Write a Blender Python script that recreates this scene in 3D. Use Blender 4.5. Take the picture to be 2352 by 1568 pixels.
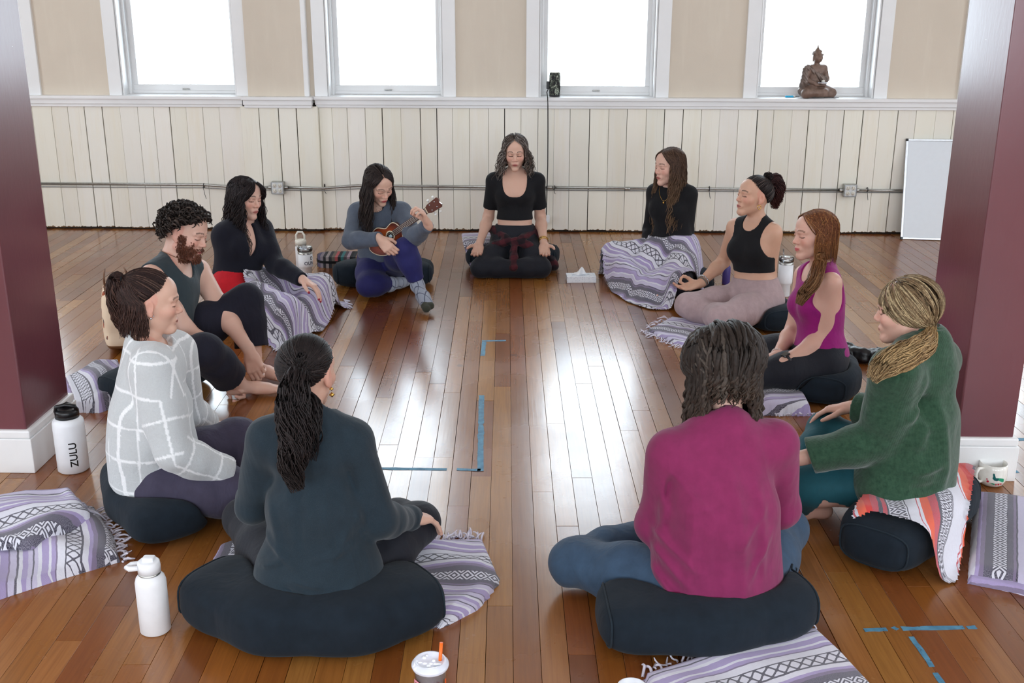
import bpy, bmesh, math, random
import numpy as np
from mathutils import Vector, Matrix

for _o in list(bpy.data.objects):
    bpy.data.objects.remove(_o)
SC = bpy.context.scene
COL = SC.collection

# ------------------------------------------------------------------ camera
CAM_H, PITCH, ROLL, YAW, FPX = 1.9, 0.30838, 0.00207, 0.02412, 2531.9
def _basis():
    cp, sp, cr, sr = math.cos(PITCH), math.sin(PITCH), math.cos(ROLL), math.sin(ROLL)
    right = np.array([1, 0, 0.]); fwd = np.array([0, cp, -sp]); up = np.array([0, sp, cp])
    r2 = cr*right+sr*up; u2 = -sr*right+cr*up
    c, s = math.cos(YAW), math.sin(YAW)
    R = np.array([[c, -s, 0], [s, c, 0], [0, 0, 1]])
    return R@r2, R@u2, R@fwd
CRX, CUP, CFW = _basis()
CPOS = np.array([0, 0, CAM_H])
cam_data = bpy.data.cameras.new('camera')
cam_data.sensor_width = 36.0
cam_data.lens = FPX*36.0/2352
cam = bpy.data.objects.new('camera', cam_data)
COL.objects.link(cam)
cam.matrix_world = Matrix(((CRX[0], CUP[0], -CFW[0], 0), (CRX[1], CUP[1], -CFW[1], 0), (CRX[2], CUP[2], -CFW[2], CAM_H), (0, 0, 0, 1)))
SC.camera = cam
def _ray(px, py): return CFW+CRX*(px-1176)/FPX-CUP*(py-784)/FPX
def at_z(px, py, z=0.):
    "surveyed point: where the sight line meets height z"
    d = _ray(px, py); return CPOS+d*(z-CAM_H)/d[2]
def at_y(px, py, Y):
    d = _ray(px, py); return CPOS+d*Y/d[1]

# ------------------------------------------------------------------ world, exposure, daylight
SC.view_settings.view_transform = 'Standard'
SC.view_settings.look = 'None'
SC.view_settings.gamma = 1.0
SC.view_settings.use_curve_mapping = False
SC.view_settings.exposure = 0.0
world = bpy.data.worlds.new('overcast_sky')
SC.world = world
world.use_nodes = True
_bg = world.node_tree.nodes['Background']
_bg.inputs[0].default_value = (0.80, 0.90, 1.0, 1)
_bg.inputs[1].default_value = 3.6
SC.cycles.use_denoising = True
SC.cycles.max_bounces = 8
SC.cycles.diffuse_bounces = 5
SC.cycles.glossy_bounces = 4
SC.cycles.transparent_max_bounces = 12
SC.cycles.sample_clamp_indirect = 6.0
SC.cycles.caustics_reflective = False
SC.cycles.caustics_refractive = False

ROOM = dict(x0=-6.6, x1=6.6, y0=-4.2, y1=8.97, h=3.7)
WALL_Y = 8.97
def daylight(name, loc, rot, w, h, power, color=(0.78, 0.89, 1.0)):
    "the daylight that comes in through one window of the room"
    l = bpy.data.lights.new(name, 'AREA'); l.shape = 'RECTANGLE'; l.size = w; l.size_y = h
    l.energy = power; l.color = color
    o = bpy.data.objects.new(name, l); COL.objects.link(o)
    o.location = loc; o.rotation_euler = rot
    return o
WIN_X = [-4.57, -2.886, -1.231, 0.456, 2.175, 3.86]
WIN_W, SILL_Z, WIN_TOP = 0.92, 1.087, 2.95
for _x in WIN_X:
    daylight('window_daylight', (_x, WALL_Y+0.32, (SILL_Z+WIN_TOP)/2), (math.radians(-90), 0, 0), WIN_W, WIN_TOP-SILL_Z, 46)
for _s in (-1, 1):
    for _y in (-2.2, 0.6, 3.4, 6.2):
        daylight('side_window_daylight', (_s*6.45, _y, 2.05), (0, math.radians(-90*_s), 0) if 0 else (math.radians(90), 0, math.radians(90*_s)), 1.0, 1.9, 42)
for _x in (-4.5, -1.5, 1.5, 4.5):
    daylight('rear_window_daylight', (_x, -4.05, 2.05), (math.radians(90), 0, 0), 1.4, 2.0, 98, (0.80, 0.90, 1.0))

# ------------------------------------------------------------------ object helpers
def link(name, data, parent=None):
    o = bpy.data.objects.new(name, data); COL.objects.link(o)
    if parent is not None: o.parent = parent
    return o
def tag(o, label=None, cat=None, group=None, kind=None):
    if label: o['label'] = label
    if cat: o['category'] = cat
    if group: o['group'] = group
    if kind: o['kind'] = kind
    return o
def empty(name, loc=(0, 0, 0), label=None, cat=None, group=None, rotz=0.):
    o = bpy.data.objects.new(name, None); COL.objects.link(o)
    o.location = loc; o.rotation_euler = (0, 0, rotz); o.empty_display_size = 0.05
    return tag(o, label, cat, group)
def mesh_np(name, V, F, mats, parent=None, smooth=True, col=None, uv=None, mi=None):
    """V (n,3), F (m,4) or (m,3) arrays -> mesh object; col (n,3) point colours; uv (n,2) per vertex"""
    me = bpy.data.meshes.new(name)
    V = np.ascontiguousarray(V, np.float32); F = np.ascontiguousarray(F, np.int32)
    k = F.shape[1]
    me.vertices.add(len(V)); me.vertices.foreach_set('co', V.ravel())
    me.loops.add(F.size); me.loops.foreach_set('vertex_index', F.ravel())
    me.polygons.add(len(F))
    me.polygons.foreach_set('loop_start', np.arange(0, F.size, k, dtype=np.int32))
    me.polygons.foreach_set('loop_total', np.full(len(F), k, np.int32))
    me.polygons.foreach_set('use_smooth', np.full(len(F), bool(smooth)))
    if mi is not None: me.polygons.foreach_set('material_index', np.ascontiguousarray(mi, np.int32))
    if col is not None:
        a = me.color_attributes.new('col', 'FLOAT_COLOR', 'POINT')
        c4 = np.ones((len(V), 4), np.float32); c4[:, :3] = col
        a.data.foreach_set('color', c4.ravel())
    if uv is not None:
        l = me.uv_layers.new(name='uv')
        l.data.foreach_set('uv', np.ascontiguousarray(uv, np.float32)[F.ravel()].ravel())
    me.update(calc_edges=True); me.validate()
    for m in (mats if isinstance(mats, (list, tuple)) else [mats]): me.materials.append(m)
    return link(name, me, parent)
class Geo:
    "collects quads / triangles of simple solids, then becomes one mesh object"
    def __init__(s): s.bm = bmesh.new()
    def box(s, lo, hi, bev=0., M=None, mi=0):
        lo = Vector(lo); hi = Vector(hi)
        r = bmesh.ops.create_cube(s.bm, size=1.0)
        vs = r['verts']
        for v in vs: v.co = Vector((lo[i]+(v.co[i]+.5)*(hi[i]-lo[i]) for i in range(3)))
        fs = list({f for v in vs for f in v.link_faces})
        if bev > 0:
            es = list({e for v in vs for e in v.link_edges})
            r = bmesh.ops.bevel(s.bm, geom=es, offset=bev, segments=2, affect='EDGES', profile=.5)
            fs = [f for f in s.bm.faces if f.is_valid and f in set(r['faces'])] + [f for f in fs if f.is_valid]
            vs = list({v for f in fs for v in f.verts})
        if M is not None:
            for v in vs: v.co = M @ v.co
        for f in fs: f.material_index = mi
        return s
    def lathe(s, prof, seg=32, M=None, mi=0, smooth=True):
        "prof: list of (r,z) bottom to top"
        rings = []
        for r, z in prof:
            if r < 1e-6: rings.append([s.bm.verts.new((0, 0, z))])
            else: rings.append([s.bm.verts.new((r*math.cos(2*math.pi*i/seg), r*math.sin(2*math.pi*i/seg), z)) for i in range(seg)])
        allv = [v for q in rings for v in q]
        for a, b in zip(rings, rings[1:]):
            for i in range(seg):
                j = (i+1) % seg
                if len(a) == 1 and len(b) == 1: continue
                if len(a) == 1: f = s.bm.faces.new((a[0], b[j], b[i]))
                elif len(b) == 1: f = s.bm.faces.new((a[i], a[j], b[0]))
                else: f = s.bm.faces.new((a[i], a[j], b[j], b[i]))
                f.smooth = smooth; f.material_index = mi
        if M is not None:
            for v in allv: v.co = M @ v.co
        return s
    def tube(s, pts, r, seg=8, mi=0, closed=False, flat=1.0):
        P = [Vector(p) for p in pts]; n = len(P)
        R = r if isinstance(r, (list, tuple)) else [r]*n
        rings = []; prev = None
        for i in range(n):
            a = P[(i-1) % n] if closed or i > 0 else P[i]; b = P[(i+1) % n] if closed or i < n-1 else P[i]
            t = (b-a).normalized()
            if prev is None:
                ref = Vector((0, 0, 1)) if abs(t.z) < .9 else Vector((1, 0, 0))
                u = t.cross(ref).normalized()
            else:
                u = (prev-t*prev.dot(t)).normalized()
            prev = u; w = t.cross(u)
            rings.append([s.bm.verts.new(P[i]+(u*math.cos(2*math.pi*k/seg)+w*math.sin(2*math.pi*k/seg)*flat)*R[i]) for k in range(seg)])
        m = n if closed else n-1
        for i in range(m):
            A, B = rings[i], rings[(i+1) % n]
            for k in range(seg):
                f = s.bm.faces.new((A[k], A[(k+1) % seg], B[(k+1) % seg], B[k])); f.smooth = True; f.material_index = mi
        if not closed:
            for q, rev in ((rings[0], True), (rings[-1], False)):
                f = s.bm.faces.new(list(reversed(q)) if rev else q); f.material_index = mi
        return s
    def prism(s, poly, h, M=None, mi=0):
        "extrude a 2-D outline (x,y) by h along z"
        a = [s.bm.verts.new((x, y, 0)) for x, y in poly]; b = [s.bm.verts.new((x, y, h)) for x, y in poly]
        n = len(a); fs = [s.bm.faces.new(list(reversed(a))), s.bm.faces.new(b)]
        for i in range(n): fs.append(s.bm.faces.new((a[i], a[(i+1) % n], b[(i+1) % n], b[i])))
        for f in fs: f.material_index = mi
        if M is not None:
            for v in a+b: v.co = M @ v.co
        return s
    def build(s, name, mats, parent=None, smooth_angle=None):
        bmesh.ops.recalc_face_normals(s.bm, faces=s.bm.faces[:])
        me = bpy.data.meshes.new(name); s.bm.to_mesh(me); s.bm.free()
        for m in (mats if isinstance(mats, (list, tuple)) else [mats]): me.materials.append(m)
        return link(name, me, parent)
def TM(loc=(0, 0, 0), rot=(0, 0, 0), sc=1.0):
    from mathutils import Euler
    return Matrix.Translation(Vector(loc)) @ Euler(rot).to_matrix().to_4x4() @ Matrix.Scale(sc, 4)
def frame_m(o, x, y, z):
    return Matrix(((x[0], y[0], z[0], o[0]), (x[1], y[1], z[1], o[1]), (x[2], y[2], z[2], o[2]), (0, 0, 0, 1)))
def nrm(v):
    v = np.asarray(v, float); return v/(np.linalg.norm(v)+1e-12)

# ------------------------------------------------------------------ materials
class NT:
    "tiny node-graph writer"
    def __init__(s, name):
        s.m = bpy.data.materials.new(name); s.m.use_nodes = True
        s.t = s.m.node_tree; s.t.nodes.clear()
        s.out = s.t.nodes.new('ShaderNodeOutputMaterial')
    def n(s, typ, **kw):
        x = s.t.nodes.new(typ)
        for k, v in kw.items(): setattr(x, k, v)
        return x
    def set(s, sock, v):
        if isinstance(v, bpy.types.NodeSocket): s.t.links.new(v, sock)
        elif isinstance(v, (tuple, list)) and len(v) == 3 and sock.type == 'RGBA': sock.default_value = (*v, 1)
        else: sock.default_value = v
    def math(s, op, a, b=0., c=0.):
        x = s.n('ShaderNodeMath', operation=op); s.set(x.inputs[0], a); s.set(x.inputs[1], b); s.set(x.inputs[2], c); return x.outputs[0]
    def mix(s, f, a, b, mode='MIX'):
        x = s.n('ShaderNodeMix', data_type='RGBA', blend_type=mode); s.set(x.inputs[0], f); s.set(x.inputs[6], a); s.set(x.inputs[7], b); return x.outputs[2]
    def ramp(s, f, stops, interp='LINEAR'):
        x = s.n('ShaderNodeValToRGB'); cr = x.color_ramp; cr.interpolation = interp
        while len(cr.elements) < len(stops): cr.elements.new(0.5)
        for e, (p, c) in zip(cr.elements, stops):
            e.position = p; e.color = (*c, 1) if len(c) == 3 else c
        s.set(x.inputs[0], f); return x.outputs[0]
    def noise(s, vec, scale=5., detail=3., rough=.5, out=0, dist=0.):
        x = s.n('ShaderNodeTexNoise'); s.set(x.inputs['Vector'], vec); x.inputs['Scale'].default_value = scale
        x.inputs['Detail'].default_value = detail; x.inputs['Roughness'].default_value = rough; x.inputs['Distortion'].default_value = dist
        return x.outputs[out]
    def pos(s): return s.n('ShaderNodeNewGeometry').outputs['Position']
    def obj(s): return s.n('ShaderNodeTexCoord').outputs['Object']
    def uv(s): return s.n('ShaderNodeTexCoord').outputs['UV']
    def attr(s, name, out=0): 
        x = s.n('ShaderNodeAttribute'); x.attribute_name = name; return x.outputs[out]
    def mapv(s, v, scale=(1, 1, 1), loc=(0, 0, 0), rot=(0, 0, 0)):
        x = s.n('ShaderNodeMapping'); s.set(x.inputs[0], v); x.inputs[1].default_value = loc; x.inputs[2].default_value = rot; x.inputs[3].default_value = scale; return x.outputs[0]
    def sep(s, v): x = s.n('ShaderNodeSeparateXYZ'); s.set(x.inputs[0], v); return x.outputs
    def comb(s, a=0., b=0., c=0.):
        x = s.n('ShaderNodeCombineXYZ'); s.set(x.inputs[0], a); s.set(x.inputs[1], b); s.set(x.inputs[2], c); return x.outputs[0]
    def bump(s, h, strength=.2, dist=.01, normal=None):
        x = s.n('ShaderNodeBump'); s.set(x.inputs['Height'], h); x.inputs['Strength'].default_value = strength; x.inputs['Distance'].default_value = dist
        if normal is not None: s.set(x.inputs['Normal'], normal)
        return x.outputs[0]
    def bsdf(s, color, rough=.5, metal=0., normal=None, spec=.5, coat=0., coatr=.1, sheen=0., sss=0., sss_r=(1, .3, .15), sss_s=.01, trans=0., ior=1.45, emit=None, es=0., alpha=None):
        x = s.n('ShaderNodeBsdfPrincipled')
        s.set(x.inputs['Base Color'], color); s.set(x.inputs['Roughness'], rough); s.set(x.inputs['Metallic'], metal)
        s.set(x.inputs['Specular IOR Level'], spec); s.set(x.inputs['Coat Weight'], coat); s.set(x.inputs['Coat Roughness'], coatr)
        s.set(x.inputs['Sheen Weight'], sheen); s.set(x.inputs['IOR'], ior); s.set(x.inputs['Transmission Weight'], trans)
        if sss: 
            x.inputs['Subsurface Weight'].default_value = sss; x.inputs['Subsurface Radius'].default_value = sss_r; x.inputs['Subsurface Scale'].default_value = sss_s
        if normal is not None: s.set(x.inputs['Normal'], normal)
        if emit is not None: s.set(x.inputs['Emission Color'], emit); x.inputs['Emission Strength'].default_value = es
        if alpha is not None: s.set(x.inputs['Alpha'], alpha)
        s.t.links.new(x.outputs[0], s.out.inputs[0]); return s.m
def lin(r, g, b):
    f = lambda c: (c/255/12.92) if c/255 <= .04045 else ((c/255+.055)/1.055)**2.4
    return (f(r), f(g), f(b))
def plain(name, rgb, rough=.5, metal=0., nscale=30., nvar=.08, bump=.05, **kw):
    "one colour with a little mottling and fine relief"
    t = NT(name); p = t.obj(); nz = t.noise(p, nscale, 3)
    dark = tuple(c*(1-nvar) for c in rgb); lite = tuple(min(1, c*(1+nvar)) for c in rgb)
    c = t.ramp(nz, [(.3, dark), (.7, lite)])
    return t.bsdf(c, rough, metal, t.bump(nz, bump, .004) if bump else None, **kw)
def fabric(name, rgb, rough=.9, weave=900., fold=14., foldamp=.25, sheen=.15, var=.10, stretch=(1, 1, .35), heather=0.):
    t = NT(name); p = t.pos()
    big = t.noise(t.mapv(p, stretch), fold, 3, .55, dist=.6); fine = t.noise(p, weave, 1)
    c = t.ramp(t.noise(p, 22, 4, .6), [(.3, tuple(x*(1-var) for x in rgb)), (.7, tuple(min(1, x*(1+var)) for x in rgb))])
    if heather: c = t.mix(t.math('MULTIPLY', t.ramp(t.noise(p, 420, 1), [(.45, (0, 0, 0)), (.62, (1, 1, 1))]), heather), c, tuple(min(1, x*2.1+.02) for x in rgb))
    n1 = t.bump(big, foldamp, .02); n2 = t.bump(fine, .18, .0015, n1)
    return t.bsdf(c, rough, 0, n2, spec=.25, sheen=sheen)
# ================================================================== ROOM
random.seed(7); RNG = np.random.default_rng(7)
def m_paint(name, rgb, rough=.55, stain=None, amt=.5, bump=.12):
    t = NT(name); p = t.pos()
    a = t.noise(p, 1.3, 4, .6); b = t.noise(t.mapv(p, (6, 6, .7)), 3, 4, .6)
    c = t.ramp(a, [(.3, tuple(x*.95 for x in rgb)), (.7, tuple(min(1, x*1.04) for x in rgb))])
    if stain: c = t.mix(t.math('MULTIPLY', t.ramp(b, [(.52, (0, 0, 0)), (.75, (1, 1, 1))]), amt), c, stain)
    return t.bsdf(c, rough, 0, t.bump(t.noise(p, 60, 4), bump, .004), spec=.35)
M_PLASTER = m_paint('beige_plaster', lin(214, 202, 186), .7, lin(222, 212, 196), .35)
M_TRIM = m_paint('white_trim_paint', lin(236, 236, 236), .35)
def m_board():
    t = NT('cream_board_paint'); p = t.pos(); base = t.attr('col')
    st = t.noise(t.mapv(p, (5, 5, .5)), 2.2, 5, .65); gr = t.noise(t.mapv(p, (90, 90, 2.2)), 1.0, 3, .6)
    c = t.mix(t.math('MULTIPLY', t.ramp(st, [(.5, (0, 0, 0)), (.72, (1, 1, 1))]), .40), base, lin(232, 222, 196))
    c = t.mix(t.math('MULTIPLY', t.ramp(gr, [(.62, (0, 0, 0)), (.75, (1, 1, 1))]), .16), c, lin(170, 155, 130))
    z = t.sep(p)[2]
    chip = t.math('MULTIPLY', t.math('LESS_THAN', z, t.math('MULTIPLY_ADD', t.noise(t.mapv(p, (1, 1, .2)), 38, 2), .05, -.006)), 1.0)
    c = t.mix(chip, c, lin(120, 95, 70))
    return t.bsdf(c, .5, 0, t.bump(gr, .12, .004), spec=.35)
M_BOARD = m_board()
M_DARKGAP = plain('dark_gap', lin(44, 36, 30), .9)
M_CEIL = plain('ceiling_white', (.82, .82, .80), .8, bump=0)
M_STEEL = plain('galvanised_steel', lin(176, 176, 172), .32, .9, 60, .12)
M_COLUMN = None
def m_column():
    t = NT('maroon_gloss_paint'); p = t.pos()
    a = t.noise(p, 2.2, 3); sp = t.noise(p, 34, 2, .5)
    c = t.ramp(a, [(.3, lin(100, 52, 59)), (.7, lin(110, 60, 67))])
    c = t.mix(t.ramp(sp, [(.80, (0, 0, 0)), (.815, (1, 1, 1))]), c, lin(225, 215, 210))
    return t.bsdf(c, .30, 0, t.bump(t.noise(t.mapv(p, (1, 1, .3)), 55, 3), .12, .004), spec=.5, coat=.35, coatr=.22)
M_COLUMN = m_column()
def m_glass():
    t = NT('window_glass')
    a = t.n('ShaderNodeBsdfTransparent'); a.inputs[0].default_value = (.97, .985, .98, 1)
    b = t.n('ShaderNodeBsdfGlossy'); b.inputs['Roughness'].default_value = .02
    f = t.n('ShaderNodeFresnel'); f.inputs[0].default_value = 1.45
    m = t.n('ShaderNodeMixShader'); t.t.links.new(f.outputs[0], m.inputs[0]); t.t.links.new(a.outputs[0], m.inputs[1]); t.t.links.new(b.outputs[0], m.inputs[2])
    t.t.links.new(m.outputs[0], t.out.inputs[0]); return t.m
M_GLASS = m_glass()

# ---- floor: individual strips running towards the window wall
FA_ = math.radians(1.68)
FD = np.array([-math.sin(FA_), math.cos(FA_), 0]); FR = np.array([math.cos(FA_), math.sin(FA_), 0])
def m_floor():
    t = NT('oiled_strip_wood'); p = t.pos(); base = t.attr('col'); off = t.attr('off')
    q = t.n('ShaderNodeVectorMath', operation='ADD'); t.set(q.inputs[0], t.mapv(p, (1, 1, 1), (0, 0, 0), (0, 0, -FA_))); t.set(q.inputs[1], off)
    g1 = t.noise(t.mapv(q.outputs[0], (38, 1.5, 1)), 1.6, 5, .62, dist=.8)
    g2 = t.noise(t.mapv(q.outputs[0], (150, 4, 1)), 1.0, 3, .6)
    c = t.mix(t.math('MULTIPLY', t.ramp(g1, [(.42, (0, 0, 0)), (.66, (1, 1, 1))]), .42), base, t.mix(.72, base, lin(92, 46, 18)))
    c = t.mix(t.math('MULTIPLY', t.ramp(g2, [(.5, (0, 0, 0)), (.7, (1, 1, 1))]), .22), c, lin(110, 62, 30))
    wear = t.noise(p, 1.7, 5, .6)
    knots = t.ramp(t.noise(p, 5.5, 1), [(.775, (0, 0, 0)), (.80, (1, 1, 1))])
    c = t.mix(t.math('MULTIPLY', knots, .55), c, lin(60, 32, 16))
    r = t.ramp(wear, [(.3, (.20, .20, .20)), (.7, (.34, .34, .34))])
    x = t.n('ShaderNodeSeparateColor'); t.set(x.inputs[0], r)
    nb = t.bump(t.noise(t.mapv(q.outputs[0], (60, 3, 1)), 1.3, 4, .6), .10, .003)
    nb = t.bump(t.noise(p, 7, 3), .07, .01, nb)
    return t.bsdf(c, x.outputs[0], 0, nb, spec=.38, coat=.46, coatr=.18)
M_FLOOR = m_floor()
TONES = [lin(160, 104, 54), lin(146, 88, 42), lin(172, 118, 64), lin(132, 76, 36), lin(154, 94, 44), lin(142, 82, 44), lin(166, 110, 66), lin(122, 68, 34)]
def build_floor():
    R = ROOM
    g = Geo(); g.box((R['x0'], R['y0'], -.14), (R['x1'], R['y1']+.3, -.022))
    fl = tag(g.build('floor', M_DARKGAP), kind='structure')
    pitch, u0 = .0825, None
    p0 = at_z(1238, 779); u0 = float(p0@FR)
    rng = np.random.default_rng(11)
    pcs = []
    n0, n1 = int(-6.4/pitch), int(6.4/pitch)
    for i in range(n0, n1):
        u = u0+i*pitch
        v = -4.3+rng.uniform(0, 1.2)
        while v < 9.2:
            L = rng.choice([.9, 1.3, 1.7, 2.2, 2.8, 3.4])*rng.uniform(.85, 1.15)
            v1 = min(v+L, 9.2)
            pcs.append((u, v, v1)); v = v1
    def score(q):
        c = FR*(q[0]+pitch/2)+FD*((q[1]+q[2])/2)
        mid = np.array([c[0], c[1], 0])-CPOS; w = mid@CFW
        if w < .5: return -1
        x = 1176+FPX*(mid@CRX)/w
        ys = []
        for vv in (q[1], q[2]):
            m2 = FR*(q[0]+pitch/2)+FD*vv-CPOS; w2 = max(m2@CFW, .4); ys.append(784-FPX*(m2@CUP)/w2)
        a, b = max(min(ys), 0), min(max(ys), 1568)
        if x < -60 or x > 2412 or b <= a: return -1
        return (b-a)*pitch*FPX/w
    sc = np.array([score(q) for q in pcs]); order = np.argsort(-sc)
    def geom(q, k):
        u, v, v1 = q; gap = rng.choice([.0008, .0011, .0016, .0026]); dz = rng.uniform(-.0008, .0004)
        a = u+gap/2; b = u+pitch-gap/2; c0 = v+.0008; c1 = v1-.0008; h = .0004; t = .02
        top = [(a+h, c0+h), (b-h, c0+h), (b-h, c1-h), (a+h, c1-h)]; mid = [(a, c0), (b, c0), (b, c1), (a, c1)]
        P = [FR*x+FD*y+np.array([0, 0, dz]) for x, y in top]+[FR*x+FD*y+np.array([0, 0, dz-h]) for x, y in mid]+[FR*x+FD*y+np.array([0, 0, dz-t]) for x, y in mid]
        F = [(0, 1, 2, 3)]+[(4+i, 4+(i+1) % 4, (i+1) % 4, i) for i in range(4)]+[(8+i, 8+(i+1) % 4, 4+(i+1) % 4, 4+i) for i in range(4)]
        tone = np.array(TONES[rng.integers(len(TONES))])*rng.uniform(.88, 1.1)*np.array([.86, .84, .66])
        return np.array(P), np.array(F), tone, rng.uniform(0, 50, 3)
    def emit(name, items):
        V, F, Cc, O = [], [], [], []; n = 0
        for q in items:
            P, f, tone, off = geom(q, 0); V.append(P); F.append(f+n); n += len(P); Cc.append(np.tile(tone, (len(P), 1))); O.append(np.tile(off, (len(P), 1)))
        o = mesh_np(name, np.concatenate(V), np.concatenate(F), M_FLOOR, fl, False, np.concatenate(Cc))
        a = o.data.attributes.new('off', 'FLOAT_VECTOR', 'POINT'); a.data.foreach_set('vector', np.concatenate(O).astype(np.float32).ravel())
        return o
    big = [i for i in order[:290] if sc[i] > 0]; bigs = set(big)
    for i in big: emit('plank', [pcs[i]])
    rest = [pcs[i] for i in range(len(pcs)) if i not in bigs]
    tag(emit('distant_planks', rest), kind='stuff')
    return fl
build_floor()

# ---- window wall
def build_back_wall():
    R = ROOM; Y0, Y1 = WALL_Y, WALL_Y+.34
    g = Geo()
    g.box((R['x0'], Y0, 0), (R['x1'], Y1, SILL_Z-.03))
    g.box((R['x0'], Y0, WIN_TOP), (R['x1'], Y1, R['h']))
    edges = [R['x0']]
    for x in WIN_X: edges += [x-WIN_W/2, x+WIN_W/2]
    edges.append(R['x1'])
    for i in range(0, len(edges), 2): g.box((edges[i], Y0, SILL_Z-.03), (edges[i+1], Y1, WIN_TOP))
    wall = tag(g.build('wall_back', M_PLASTER), kind='structure')
    # shallow pilaster between two windows
    pa, pb = -2.365, -1.80
    g = Geo(); g.box((pa+.04, Y0-.045, SILL_Z), (pb-.04, Y0+.01, R['h'])); g.build('pilaster', M_PLASTER, wall)
    g = Geo(); g.box((pb-.075, Y0-.05, SILL_Z), (pb-.035, Y0+.01, R['h']), .008); g.build('corner_bead', M_TRIM, wall)
    # dark void behind the wainscot
    g = Geo(); g.box((R['x0'], Y0-.004, .0), (R['x1'], Y0+.002, SILL_Z-.05)); g.box((pa+.005, Y0-.05, 0), (pb-.005, Y0-.003, SILL_Z-.05)); g.build('backing', M_DARKGAP, wall)
    # wainscot planks: seams surveyed in the photograph at the rail
    seams = [73, 118, 155, 193, 234, 275, 316, 352, 389, 427, 465, 503, 555, 597, 642, 683, 732, 762, 797, 838, 877, 920, 965, 1003, 1039, 1078, 1122, 1159, 1197, 1236, 1273, 1310, 1355, 1399, 1441, 1485, 1527, 1570, 1612, 1654, 1697, 1741, 1778, 1820, 1859, 1900, 1940, 1984, 2021, 2064, 2106, 2151]
    dark = {193, 234, 389, 597, 642, 683, 877, 965, 1003, 1159, 1355, 1527, 1570, 1741, 1859, 1940, 1984, 2064}
    xs = [(float(at_y(s, 250, Y0-.02)[0]), s in dark) for s in seams]
    x = xs[0][0]
    while x > R['x0']+.15: x -= .139; xs.insert(0, (x, random.random() < .3))
    x = xs[-1][0]
    while x < R['x1']-.15: x += .139; xs.append((x, random.random() < .3))
    rng = np.random.default_rng(5)
    for (a, da), (b, db) in zip(xs, xs[1:]):
        ga = .0034 if da else .0011; gb = .0034 if db else .0011
        mid = (a+b)/2; front = Y0-.066 if pa < mid < pb else Y0-.022
        if pa < mid < pb: front -= 0
        front += rng.uniform(-.0015, .0015)
        if da: front += .001
        lean = rng.uniform(-.0012, .0012)
        z0 = .010+rng.uniform(0, .010); z1 = SILL_Z-.075
        A, B = a+ga, b-gb; h = .0022
        P = [(A+h, front, z0), (B-h, front, z0), (B-h+lean, front, z1), (A+h+lean, front, z1),
             (A, front+h, z0), (B, front+h, z0), (B+lean, front+h, z1), (A+lean, front+h, z1),
             (A, Y0, z0), (B, Y0, z0), (B+lean, Y0, z1), (A+lean, Y0, z1)]
        F = [(0, 1, 2, 3)]+[(4+i, 4+(i+1) % 4, (i+1) % 4, i) for i in range(4)]+[(8+i, 8+(i+1) % 4, 4+(i+1) % 4, 4+i) for i in range(4)]
        tone = np.array(lin(238, 235, 226))*rng.uniform(.95, 1.03)*np.array([1, rng.uniform(.985, 1.0), rng.uniform(.95, 1.0)])
        mesh_np('plank', np.array(P), np.array(F), M_BOARD, wall, False, np.tile(tone, (12, 1)))
    # chair rail: nosing, fascia and a small moulding below
    def rail(name, xa, xb, off):
        g = Geo()
        g.box((xa, Y0-.085-off, SILL_Z-.022), (xb, Y0+.02, SILL_Z+.004), .005)
        g.box((xa+.008, Y0-.060-off, SILL_Z-.062), (xb-.008, Y0, SILL_Z-.022), .004)
        g.box((xa+.012, Y0-.045-off, SILL_Z-.086), (xb-.012, Y0, SILL_Z-.062), .006)
        return tag(g.build(name, M_TRIM), kind='structure')
    rail('trim_1', R['x0'], pa-.001, 0); rail('trim_2', pa, pb, .045); rail('trim_3', pb+.001, R['x1'], 0)
    # windows
    for k, x in enumerate(WIN_X):
        a, b = x-WIN_W/2, x+WIN_W/2
        w = tag(empty('window_%d' % (k+1), (x, Y0, SILL_Z)), kind='structure')
        def part(name, lo, hi, m=M_TRIM, bev=.004):
            g = Geo(); g.box((lo[0]-x, lo[1]-Y0, lo[2]-SILL_Z), (hi[0]-x, hi[1]-Y0, hi[2]-SILL_Z), bev); return g.build(name, m, w)
        part('casing', (a-.105, Y0-.024, SILL_Z), (a-.002, Y0+.02, WIN_TOP+.1)); part('casing', (b+.002, Y0-.024, SILL_Z), (b+.105, Y0+.02, WIN_TOP+.1))
        part('casing', (a-.002, Y0-.024, WIN_TOP), (b+.002, Y0+.02, WIN_TOP+.1))
        part('jamb', (a, Y0-.01, SILL_Z), (a+.012, Y0+.3, WIN_TOP)); part('jamb', (b-.012, Y0-.01, SILL_Z), (b, Y0+.3, WIN_TOP))
        part('stop', (a+.012, Y0+.10, SILL_Z), (a+.032, Y0+.17, WIN_TOP)); part('stop', (b-.032, Y0+.10, SILL_Z), (b-.012, Y0+.17, WIN_TOP))
        part('sill', (a, Y0-.02, SILL_Z-.03), (b, Y0+.3, SILL_Z+.006))
        part('bottom_rail', (a+.012, Y0+.17, SILL_Z+.006), (b-.012, Y0+.21, SILL_Z+.075)); part('lower_lip', (a+.012, Y0+.15, SILL_Z+.006), (b-.012, Y0+.172, SILL_Z+.030))
        part('stile', (a+.012, Y0+.17, SILL_Z+.075), (a+.066, Y0+.21, WIN_TOP)); part('stile', (b-.066, Y0+.17, SILL_Z+.075), (b-.012, Y0+.21, WIN_TOP))
        part('meeting_rail', (a+.068, Y0+.17, 2.0), (b-.068, Y0+.21, 2.045))
        part('muntin', (x-.0015, Y0+.192, SILL_Z+.075), (x+.0015, Y0+.20, WIN_TOP), M_TRIM, 0)
        part('pane', (a+.066, Y0+.188, SILL_Z+.07), (b-.066, Y0+.191, WIN_TOP), M_GLASS, 0)
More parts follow.
